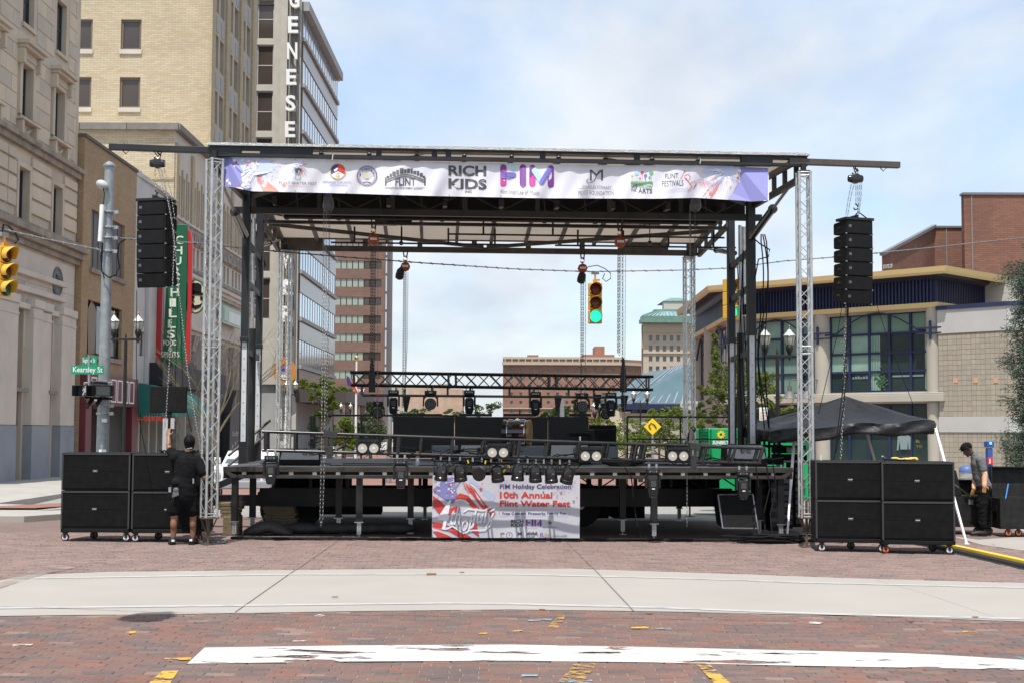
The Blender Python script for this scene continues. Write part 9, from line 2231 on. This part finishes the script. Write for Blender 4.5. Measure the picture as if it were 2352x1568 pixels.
for i,(lb,base,bl,D,m_)in enumerate((('yellow green shrub tree at the left of the row beyond the drum stool',1440,[(1400,990,30,26),(1440,980,34,30),(1420,1020,40,26),(1470,1010,30,30)],50,leafB),('yellow green shrub tree growing over the diamond sign',1515,[(1495,960,20,18),(1530,965,34,30),(1555,955,26,26),(1520,1000,44,30),(1480,1010,40,30)],48,leafB),
('yellow green shrub tree right of the diamond sign',1590,[(1575,975,30,30),(1600,1000,30,34),(1560,1020,40,24),(1610,960,16,20)],50,leafB),('low green shrub tree under the right end of the rear truss',1380,[(1400,950,22,24),(1380,965,22,24),(1372,1000,26,30)],58,leafB))):tree(lb,D,base,bl,m_,.085,1.2,20+i,group='shrub trees beyond the stage',trunk_r=.06)
tree('bright leafed street tree in front of the concrete office block',66,738,[(700,878,20,8),(720,882,22,14),(735,895,26,18),(752,880,22,12),(775,892,22,10),(740,870,10,12),(748,915,26,22),(722,905,16,12),(762,930,22,18),(735,945,24,18)],leafB,.12,1.3,5,trunk_r=.1)
for i,(lb,base,bl,D)in enumerate((('dark green tree behind the flagpole at left',852,[(850,935,22,20),(845,970,34,30),(830,1010,34,34),(870,1000,26,34)],96),('bright tree below the far lamps at left',790,[(790,975,30,24),(810,1010,34,30),(775,1010,26,26)],84),('dark tree between the canopy columns at left',760,[(720,990,18,30),(765,1005,18,26)],92))):tree(lb,D,base,bl,leafC if i!=1 else leafB,.15,1.2,40+i,group='trees at the end of the left pavement',trunk_r=.14)
for i,(lb,base,bl,D)in enumerate((('far tree left of the smooth gap in the skyline',1005,[(930,960,40,20),(960,950,30,20)],200),('far pale green tree in the middle of the skyline gap',1110,[(1090,945,30,18),(1130,935,24,22),(1060,955,30,14)],230),('far green tree before the left part of the brick hotel',1060,[(1040,950,20,14),(1020,955,20,12)],260),('rounded dark tree before the middle of the brick hotel',1270,[(1250,955,26,20),(1290,948,34,26),(1330,950,26,26),(1310,970,50,22)],190),('tall pale tree before the right wing of the brick hotel',1375,[(1372,920,12,26),(1380,945,20,26)],180))):tree(lb,D,base,bl,leafD if i!=3 else leafC,.4,1.1,60+i,group='trees on the far skyline',trunk_r=.25,dy=2)
# bare street tree
rg=random.Random(9);bx=fp(W,505,1000,44).x;bt2=thing('bare_tree','leafless young street tree with a yellowish trunk behind the near left tower','tree',(bx,44,gz(bx,44)));k=MB()
def branch(p,d,L,r,dep):
 q=p+d*L;k.path([p,p.lerp(q,.5)+Vector((rg.uniform(-.05,.05)*L,rg.uniform(-.05,.05),0)),q],r,5 if r>.02 else 4,r*.6)
 if dep==0:return
 for i in range(rg.choice((2,3,3))):
  nd_=(d+Vector((rg.uniform(-.75,.75),rg.uniform(-.5,.5),rg.uniform(-.1,.5)))).normalized();branch(p.lerp(q,rg.uniform(.45,1)),nd_,L*rg.uniform(.6,.85),r*.55,dep-1)
kb=Vector((bx,44,gz(bx,44)));k.path([kb,kb+Vector((-.05,0,1.2)),kb+Vector((-.2,0,2.0))],.085,8,.06)
for dx in(-.55,-.2,.25,.6):branch(kb+Vector((-.18,0,1.8)),Vector((dx,rg.uniform(-.2,.2),1)).normalized(),1.35,.045,4)
k.build('trunk_and_branches',mat('yellow_lichen_bark',(0.15,0.12,0.065),.9,0,(0.10,0.085,0.06),5),bt2)
# blue spruce at the right edge: layered drooping boughs
def spruce():
 D=34.0;bx=fp(W,2440,1000,D).x;g_=gz(bx,D);t=thing('blue_spruce','blue spruce reaching in from the right edge with drooping boughs','tree',(bx,D,g_));rg=random.Random(2);kt=MB();kt.path([(bx,D,g_),(bx,D,7.2)],.2,8,.02);kt.build('trunk',bark,t)
 kl=MB();s=D/FPX;env=[(500,20),(560,60),(600,98),(650,142),(690,112),(760,130),(840,142),(900,128),(960,126),(1010,142),(1060,150),(1120,140)]
 py=505
 while py<1120:
  Rr=pwl(env,py)*s*(.80+.26*abs(math.sin(py/31.0)));z=fp(W,2400,py,D).z+.3;nb_=15
  for i in range(nb_):
   a=(i+rg.random()*.6)*2*math.pi/nb_;d=Vector((math.cos(a),math.sin(a),0));L=Rr*rg.uniform(.72,1.06);p0=Vector((bx,D,z+rg.uniform(-.1,.1)))
   pts=[p0+d*L*t_+Vector((0,0,-.36*math.sin(t_*1.9)+.10*t_**3))for t_ in(0,.25,.5,.75,1)];kt2.path(pts,.018,4,.005)
   if d.x>.55:continue
   for q in range(9):
    t_=.3+.7*(q+rg.random())/9;j=min(3,int(t_*4));p=pts[j].lerp(pts[j+1],t_*4-j);sd=d.cross(Vector((0,0,1)))*rg.uniform(-.22,.22)*(1.25-t_)
    for m in range(46):
     o=Vector((rg.gauss(0,.07),rg.gauss(0,.07),rg.gauss(-.07,.075)));c=p+sd+o;dd_=(d*.8+Vector((rg.uniform(-.8,.8),rg.uniform(-.8,.8),rg.uniform(-1.1,.4)))).normalized()*rg.uniform(.045,.08);w=dd_.cross(Vector((rg.uniform(-1,1),rg.uniform(-1,1),rg.uniform(-1,1)))).normalized()*.010
     kl.v+=[c-w,c+w,c+dd_];n_=len(kl.v)-3;kl.f.append([n_,n_+1,n_+2]);kl.mi.append(0);kl.fr.append(0)
  py+=23
 kl.build('needles',mat('spruce_needles',(0.065,0.105,0.072),.7,0,(0.028,0.052,0.033),2.2,spec=.2),t);kt2.build('boughs',bark,t)
kt2=MB();spruce()
# signal hanging over the near lane, above the picture: it casts the dark patch on the bricks
sh=gp(345,1412);sp_=sh+to_sun*((6.7-sh.z)/to_sun.z)
k=MB();
near_sig=signal('traffic light over the near lane whose shadow falls on the bricks',local(W,(sp_.x,sp_.y,7.3),.5),None)
swire('span wire holding the traffic light over the near lane',[(-16,sp_.y+2,8.3),(sp_.x,sp_.y,7.3),(14,sp_.y-1,8.4)],.012)
# ================================================================ people
skinA=mat('brown_skin',(0.235,0.115,0.065),.5,0,(0.205,0.098,0.055),10,sub=.1);skinB=mat('dark_brown_skin',(0.085,0.042,0.027),.5,0,(0.07,0.034,0.022),10)
shirt_b=mat('black_tee',(0.0085,0.0085,0.010),.95,0,(0.012,0.012,0.014),8,.2,40,spec=.1);shirt_g=mat('grey_tee',(0.135,0.14,0.145),.9,0,(0.11,0.115,0.12),8,.3,40);cloth_b=mat('black_trousers',(0.0065,0.0065,0.0072),.95,0,(0.010,0.010,0.011),8,.2,40,spec=.1);hairm=mat('black_hair',(0.006,0.005,0.0045),.8,0,(0.011,0.009,0.008),50,spec=.12)
def limb(k,pts,rs):
 for i in range(len(pts)-1):capsule(k,pts[i],pts[i+1],rs[i],rs[i+1],14)
def handm(k,wrist,d,up,s=1.0,curl=.5,side=1):
 """palm, four unequal bent fingers and a thumb from the palm's side; d along the hand, up = back of the hand"""
 d=d.normalized();up=(up-d*up.dot(d)).normalized();lat=d.cross(up)*side
 capsule(k,wrist,wrist+d*.045*s,.026*s,.034*s,12,(1.25,.62))if False else ball(k,wrist+d*.048*s,(.040*s,.050*s,.020*s),Matrix((lat,d,up)).transposed().to_4x4().to_3x3().to_4x4())
 capsule(k,wrist-d*.03,wrist+d*.03*s,.026*s,.027*s,10)
 for i,(o,L)in enumerate(((-.029,.070),(-.010,.080),(.010,.076),(.028,.060))):
  p=wrist+d*.088*s+lat*o*s;e=(d-up*curl*.5).normalized();q=p+e*L*.5*s;e2=(d-up*curl*1.4).normalized();q2=q+e2*L*.5*s;p0=wrist+d*.05*s+lat*o*s*.8
  capsule(k,p0,p,.0105*s,.010*s,8);capsule(k,p,q,.010*s,.009*s,8);capsule(k,q,q2,.009*s,.0075*s,8)
 p=wrist+d*.028*s-lat*.030*s;q=p+(d*.55-lat*.8-up*.2).normalized()*.045*s;capsule(k,p,q,.013*s,.011*s,8);capsule(k,q,q+(d*.95-lat*.25-up*.35).normalized()*.035*s,.011*s,.008*s,8)
def headm(k,c,fwd,up,s=1.0):
 fwd=fwd.normalized();up=(up-fwd*up.dot(fwd)).normalized();lat=fwd.cross(up);M=Matrix((lat,fwd,up)).transposed().to_4x4()
 ball(k,c+up*.02*s,(.076*s,.096*s,.100*s),M,18);ball(k,c-up*.045*s+fwd*.022*s,(.058*s,.066*s,.070*s),M,16)
 ball(k,c-up*.098*s+fwd*.062*s,(.026*s,.022*s,.020*s),M,10)
 capsule(k,c+fwd*.088*s+up*.012*s,c+fwd*.108*s-up*.028*s,.009*s,.015*s,8);ball(k,c+fwd*.100*s-up*.030*s,(.019*s,.012*s,.010*s),M,8)
 ball(k,c+fwd*.083*s-up*.060*s,(.024*s,.013*s,.007*s),M,8);ball(k,c+fwd*.082*s-up*.072*s,(.021*s,.012*s,.008*s),M,8);ball(k,c+fwd*.086*s+up*.028*s,(.048*s,.012*s,.010*s),M,10)
 for e in(-1,1):ball(k,c+lat*e*.076*s-up*.004*s,(.010*s,.022*s,.032*s),M,8)
 # ---- man in black reaching up to the chain, seen from behind
D1=22.45;q1=lambda px,py,dy=0.0:fp(W,px,py,D1+dy)
foL,foR=gp(398,1251),gp(443,1249);g1_=gz(-5,D1)
m1=thing('person','man in black cap, tee and shorts seen from behind reaching up to a chain','person',((foL.x+foR.x)/2,D1,g1_))
anL,anR=q1(397.6,1238,.0),q1(442.5,1236,.12);knL,knR=q1(400,1188,-.02),q1(444,1187,.1);hiL,hiR=q1(406,1133),q1(435,1133,.05)
pel=q1(421,1124);wai=q1(424,1100);che=q1(429,1063);nk=q1(432,1040);hd_=q1(435.5,1016,.02)
shL,shR=q1(401,1049),q1(455,1060,.03);elL=q1(387.5,1027,.10);wrL=q1(387,1003,.20);elR=q1(469.5,1095,.0);wrR=q1(458,1084,.24)
k=MB()
limb(k,[hiL,knL,anL],[.088,.058,.040]);limb(k,[hiR,knR,anR],[.088,.058,.040]);ball(k,knL.lerp(anL,.28)+Vector((0,-.018,0)),(.055,.058,.10));ball(k,knR.lerp(anR,.28)+Vector((0,-.018,0)),(.055,.058,.10))
for a in(anL,anR):capsule(k,a,Vector((a.x,a.y,g1_+.06)),.038,.045);capsule(k,Vector((a.x,a.y-.03,g1_+.045)),Vector((a.x-.02,a.y+.17,g1_+.035)),.045,.035)
capsule(k,pel,wai,.15,.145,16,(1.05,.75));capsule(k,wai,che,.145,.165,16,(1.1,.72));capsule(k,che,nk,.14,.06,14,(1.1,.8));capsule(k,shL,shR,.06,.062)
limb(k,[nk,hd_],[.058,.058]);headm(k,hd_,Vector((-.15,.92,.38)),Vector((0,-.35,.93)),1.08)
limb(k,[shL,elL,wrL],[.060,.046,.030]);limb(k,[shR,elR,wrR],[.062,.046,.032]);ball(k,elL.lerp(wrL,.25),(.046,.046,.06))
handm(k,wrL,q1(386,984,.26)-wrL,Vector((-.3,-.8,.1)),1.05,.55,-1);handm(k,wrR,Vector((-.5,.6,.1)),Vector((.3,.2,.8)),1.0,.9,1)
fuse(k,'body',skinA,m1,.0075,3)
k=MB();capsule(k,wai+Vector((0,0,-.02)),che,.150,.172,18,(1.12,.78));capsule(k,pel+Vector((-.01,0,.03)),wai+Vector((0,0,.05)),.160,.150,18,(1.12,.8));capsule(k,che,nk-Vector((0,0,.02)),.158,.080,16,(1.2,.8));capsule(k,shL.lerp(nk,.2),shR.lerp(nk,.2),.082,.084)
eA=shL.lerp(elL,.62);eB=shR.lerp(elR,.70);capsule(k,shL,eA,.078,.072);capsule(k,shR,eB,.080,.080);ball(k,wai+Vector((-.10,-.02,-.05)),(.10,.14,.08));fuse(k,'tee_shirt',shirt_b,m1,.010,3,.012,5)
k=MB();capsule(k,pel+Vector((0,0,.03)),pel-Vector((0,0,.08)),.175,.175,16,(1.08,.8))
shlL,shlR=q1(400,1170,-.01),q1(441,1171,.08);capsule(k,hiL+Vector((-.02,0,.05)),shlL,.118,.112,16);capsule(k,hiR+Vector((.0,0,.05)),shlR,.118,.108,16);fuse(k,'shorts',cloth_b,m1,.010,3,.014,4)
k=MB();fw=Vector((-.15,.92,.38)).normalized();upv=Vector((0,-.35,.93));upv=(upv-fw*upv.dot(fw)).normalized();lat=fw.cross(upv);Mh=Matrix((lat,fw,upv)).transposed().to_4x4()
ball(k,hd_+upv*.035-fw*.004,(.092,.112,.098),Mh,18);ball(k,hd_-upv*.03-fw*.055,(.080,.060,.06),Mh,14);cap_=fuse(k,'cap',mat('black_cap',(0.008,0.008,0.009),.9,0,(0.022,0.020,0.020),10,lo=.55,hi=.75,spec=.1),m1,.008,3)
k=MB();bk=-fw;c0=hd_-upv*.045-fw*.118
k.path([c0-lat*.0+lat*x+upv*(.008*math.sin(x*170)+.12*x)*1+Vector((0,-.004,0))for x in[-.045+.0075*i for i in range(13)]],.0035,4);k.build('cap_lettering',white,cap_)
k=MB();ball(k,hd_-upv*.065-fw*.055,(.055,.045,.03),Mh,12);fuse(k,'hair',hairm,m1,.008,2)
for a,f_,tw_2 in((anL,foL,-.35),(anR,foR,.12)):
 d=Vector((math.sin(tw_2),math.cos(tw_2),0));b=Vector((a.x,a.y-.04,g1_));k=MB();capsule(k,b+Vector((0,0,.05)),b+d*.12+Vector((0,0,.05)),.047,.045);capsule(k,b+d*.12+Vector((0,0,.05)),b+d*.21+Vector((0,0,.038)),.045,.036);capsule(k,b+Vector((0,0,.05)),b+Vector((0,.02,.10)),.045,.042)
 s_=fuse(k,'shoe',mat('black_shoe',(0.016,0.016,0.016),.6),m1,.008,2);k=MB();M_=Matrix.Translation(b)@Matrix.Rotation(-tw_2,4,'Z');k.slab([(-.045,-.045),(.045,-.045),(.05,.1),(.045,.2),(.0,.25),(-.045,.2),(-.05,.1)],0,.025);k.v=[M_@v for v in k.v];k.build('sole',blackmat,s_,bevel=.006);k=MB();k.box(-.022,.022,-.060,-.050,.055,.085,M_);k.build('heel_tab',white,s_)
k=MB();c=q1(404,1130,-.17);
for i in range(4):capsule(k,c+Vector((.018*i-.03,0,.03)),c+Vector((.03*i-.05,-.01,-.08+.012*i)),.014,.011,8)
ball(k,c+Vector((0,0,.04)),(.045,.025,.04));fuse(k,'work_glove',mat('grey_glove',(0.10,0.105,0.11),.8),m1,.007,1)
k=MB();c=q1(392,1125,-.1);k.box(c.x-.03,c.x+.01,c.y-.02,c.y+.02,c.z-.03,c.z+.05);c=q1(444.5,1102,-.13);k.box(c.x-.012,c.x+.012,c.y-.02,c.y,c.z-.05,c.z+.03);k.build('belt_clip',zinc,m1)
# ---- man in grey looking down into the flight case
D2=26.45;q2=lambda px,py,dy=0.0:fp(W,px,py,D2+dy);g2_=gz(9,D2)
m2_=thing('person','man with short dreadlocks in grey tee and black trousers bending over the flight cases','person',tuple(q2(2258,1226)))
hd2=q2(2222.5,1031.5);nk2=q2(2238,1045);ch2=q2(2247,1066);wa2=q2(2251,1095);pe2=q2(2260,1116)
sN,sF=q2(2252,1055,-.17),q2(2243,1055,.17);eN=q2(2262,1089,-.20);wN=q2(2261,1112,-.22);eF=q2(2240,1092,.16);wF=q2(2238,1117,.05)
hN,hF=q2(2262,1122,-.09),q2(2257,1122,.09);kN,kF=q2(2256,1163,-.10),q2(2265,1163,.10);aN,aF=q2(2258,1209,-.10),q2(2266,1208,.10)
k=MB();limb(k,[hN,kN,aN],[.085,.056,.04]);limb(k,[hF,kF,aF],[.085,.056,.04])
capsule(k,pe2,wa2,.125,.115,16,(.8,1.15));capsule(k,wa2,ch2,.115,.135,16,(.8,1.2));capsule(k,ch2,nk2,.11,.055);capsule(k,sN,sF,.058,.058);capsule(k,nk2,hd2+Vector((.03,0,-.03)),.052,.052)
fw2=Vector((-.80,-.22,-.52));up2=Vector((-.45,0,.85));headm(k,hd2,fw2,up2,1.02)
limb(k,[sN,eN,wN],[.056,.043,.030]);limb(k,[sF,eF,wF],[.056,.043,.030]);fuse(k,'body',skinB,m2_,.0075,3)
k=MB();handm(k,wN,Vector((-.05,0,-1)),Vector((-.2,-1,0)),1.0,.4,1);gl1=fuse(k,'work_glove',mat('orange_glove',(0.62,0.27,0.07),.7,0,(0.68,0.36,0.12),12),m2_,.006,2)
k=MB();handm(k,wF,Vector((-.25,0,-1)),Vector((.3,-1,0)),1.0,.6,1);fuse(k,'work_glove',mat('orange_glove',(0,0,0)),m2_,.006,2)
for a,b in((eN,wN),(eF,wF)):
 k=MB();a0=a.lerp(sN if a is eN else sF,.35);capsule(k,a0,a,.056,.052);capsule(k,a,b,.052,.046);capsule(k,b,b.lerp(a,-.12),.046,.042);fuse(k,'arm_sleeve',mat('peach_sleeve',(0.72,0.42,0.27),.8,0,(0.66,0.38,0.24),9),m2_,.008,2,.006,9)
k=MB();capsule(k,pe2+Vector((0,0,.02)),wa2,.155,.140,18,(.85,1.2));capsule(k,wa2,ch2,.140,.155,18,(.85,1.22));capsule(k,ch2,nk2-Vector((0,0,.01)),.145,.07,16,(.95,1.2));capsule(k,sN,sF,.074,.074);capsule(k,sN,sN.lerp(eN,.62),.082,.075);capsule(k,sF,sF.lerp(eF,.62),.082,.075);fuse(k,'tee_shirt',shirt_g,m2_,.010,3,.010,5)
k=MB();capsule(k,pe2+Vector((0,0,.02)),pe2-Vector((0,0,.08)),.145,.145,16,(.9,1.15))
for h,kn,an in((hN,kN,aN),(hF,kF,aF)):capsule(k,h,kn,.115,.098);capsule(k,kn,an+Vector((0,0,.02)),.095,.075)
fuse(k,'trousers',cloth_b,m2_,.010,3,.020,5)
fw2=fw2.normalized();up2=(up2-fw2*up2.dot(fw2)).normalized();lat2=fw2.cross(up2);Mh=Matrix((lat2,fw2,up2)).transposed().to_4x4();k=MB();ball(k,hd2+up2*.045-fw2*.012,(.090,.108,.085),Mh,18);rgh=random.Random(4)
for i in range(60):
 a=rgh.uniform(0,6.28);el=rgh.uniform(-.1,1.2);d=(lat2*math.cos(a)+fw2*math.sin(a))*math.cos(el)+up2*math.sin(el);p=hd2+up2*.04+Vector((d.x*.095,d.y*.095,d.z*.095));L=rgh.uniform(.03,.075)
 if d.dot(fw2)>.7 and el<.1:continue
 capsule(k,p,p+(d*.5+Vector((0,0,-1))*.8).normalized()*L,.011,.007,6)
fuse(k,'hair',hairm,m2_,.006,1);k=MB();ball(k,hd2-up2*.09+fw2*.068,(.024,.018,.028),Mh,10);ball(k,hd2-up2*.050+fw2*.100,(.022,.006,.004),Mh,8);k.build('beard',hairm,m2_)
for a,dx in((aN,0),(aF,.0)):
 b=Vector((a.x+.03,a.y,g2_));k=MB();capsule(k,b+Vector((0,0,.05)),b+Vector((-.14,-.02,.05)),.045,.043);capsule(k,b+Vector((-.14,-.02,.05)),b+Vector((-.24,-.03,.036)),.043,.034);capsule(k,b+Vector((0,0,.05)),b+Vector((-.01,0,.11)),.045,.042);s_=fuse(k,'shoe',mat('black_shoe',(0,0,0)),m2_,.008,2);k=MB();k.box(b.x-.27,b.x+.05,b.y-.045,b.y+.035,g2_,g2_+.022);k.build('sole',blackmat,s_,bevel=.006)
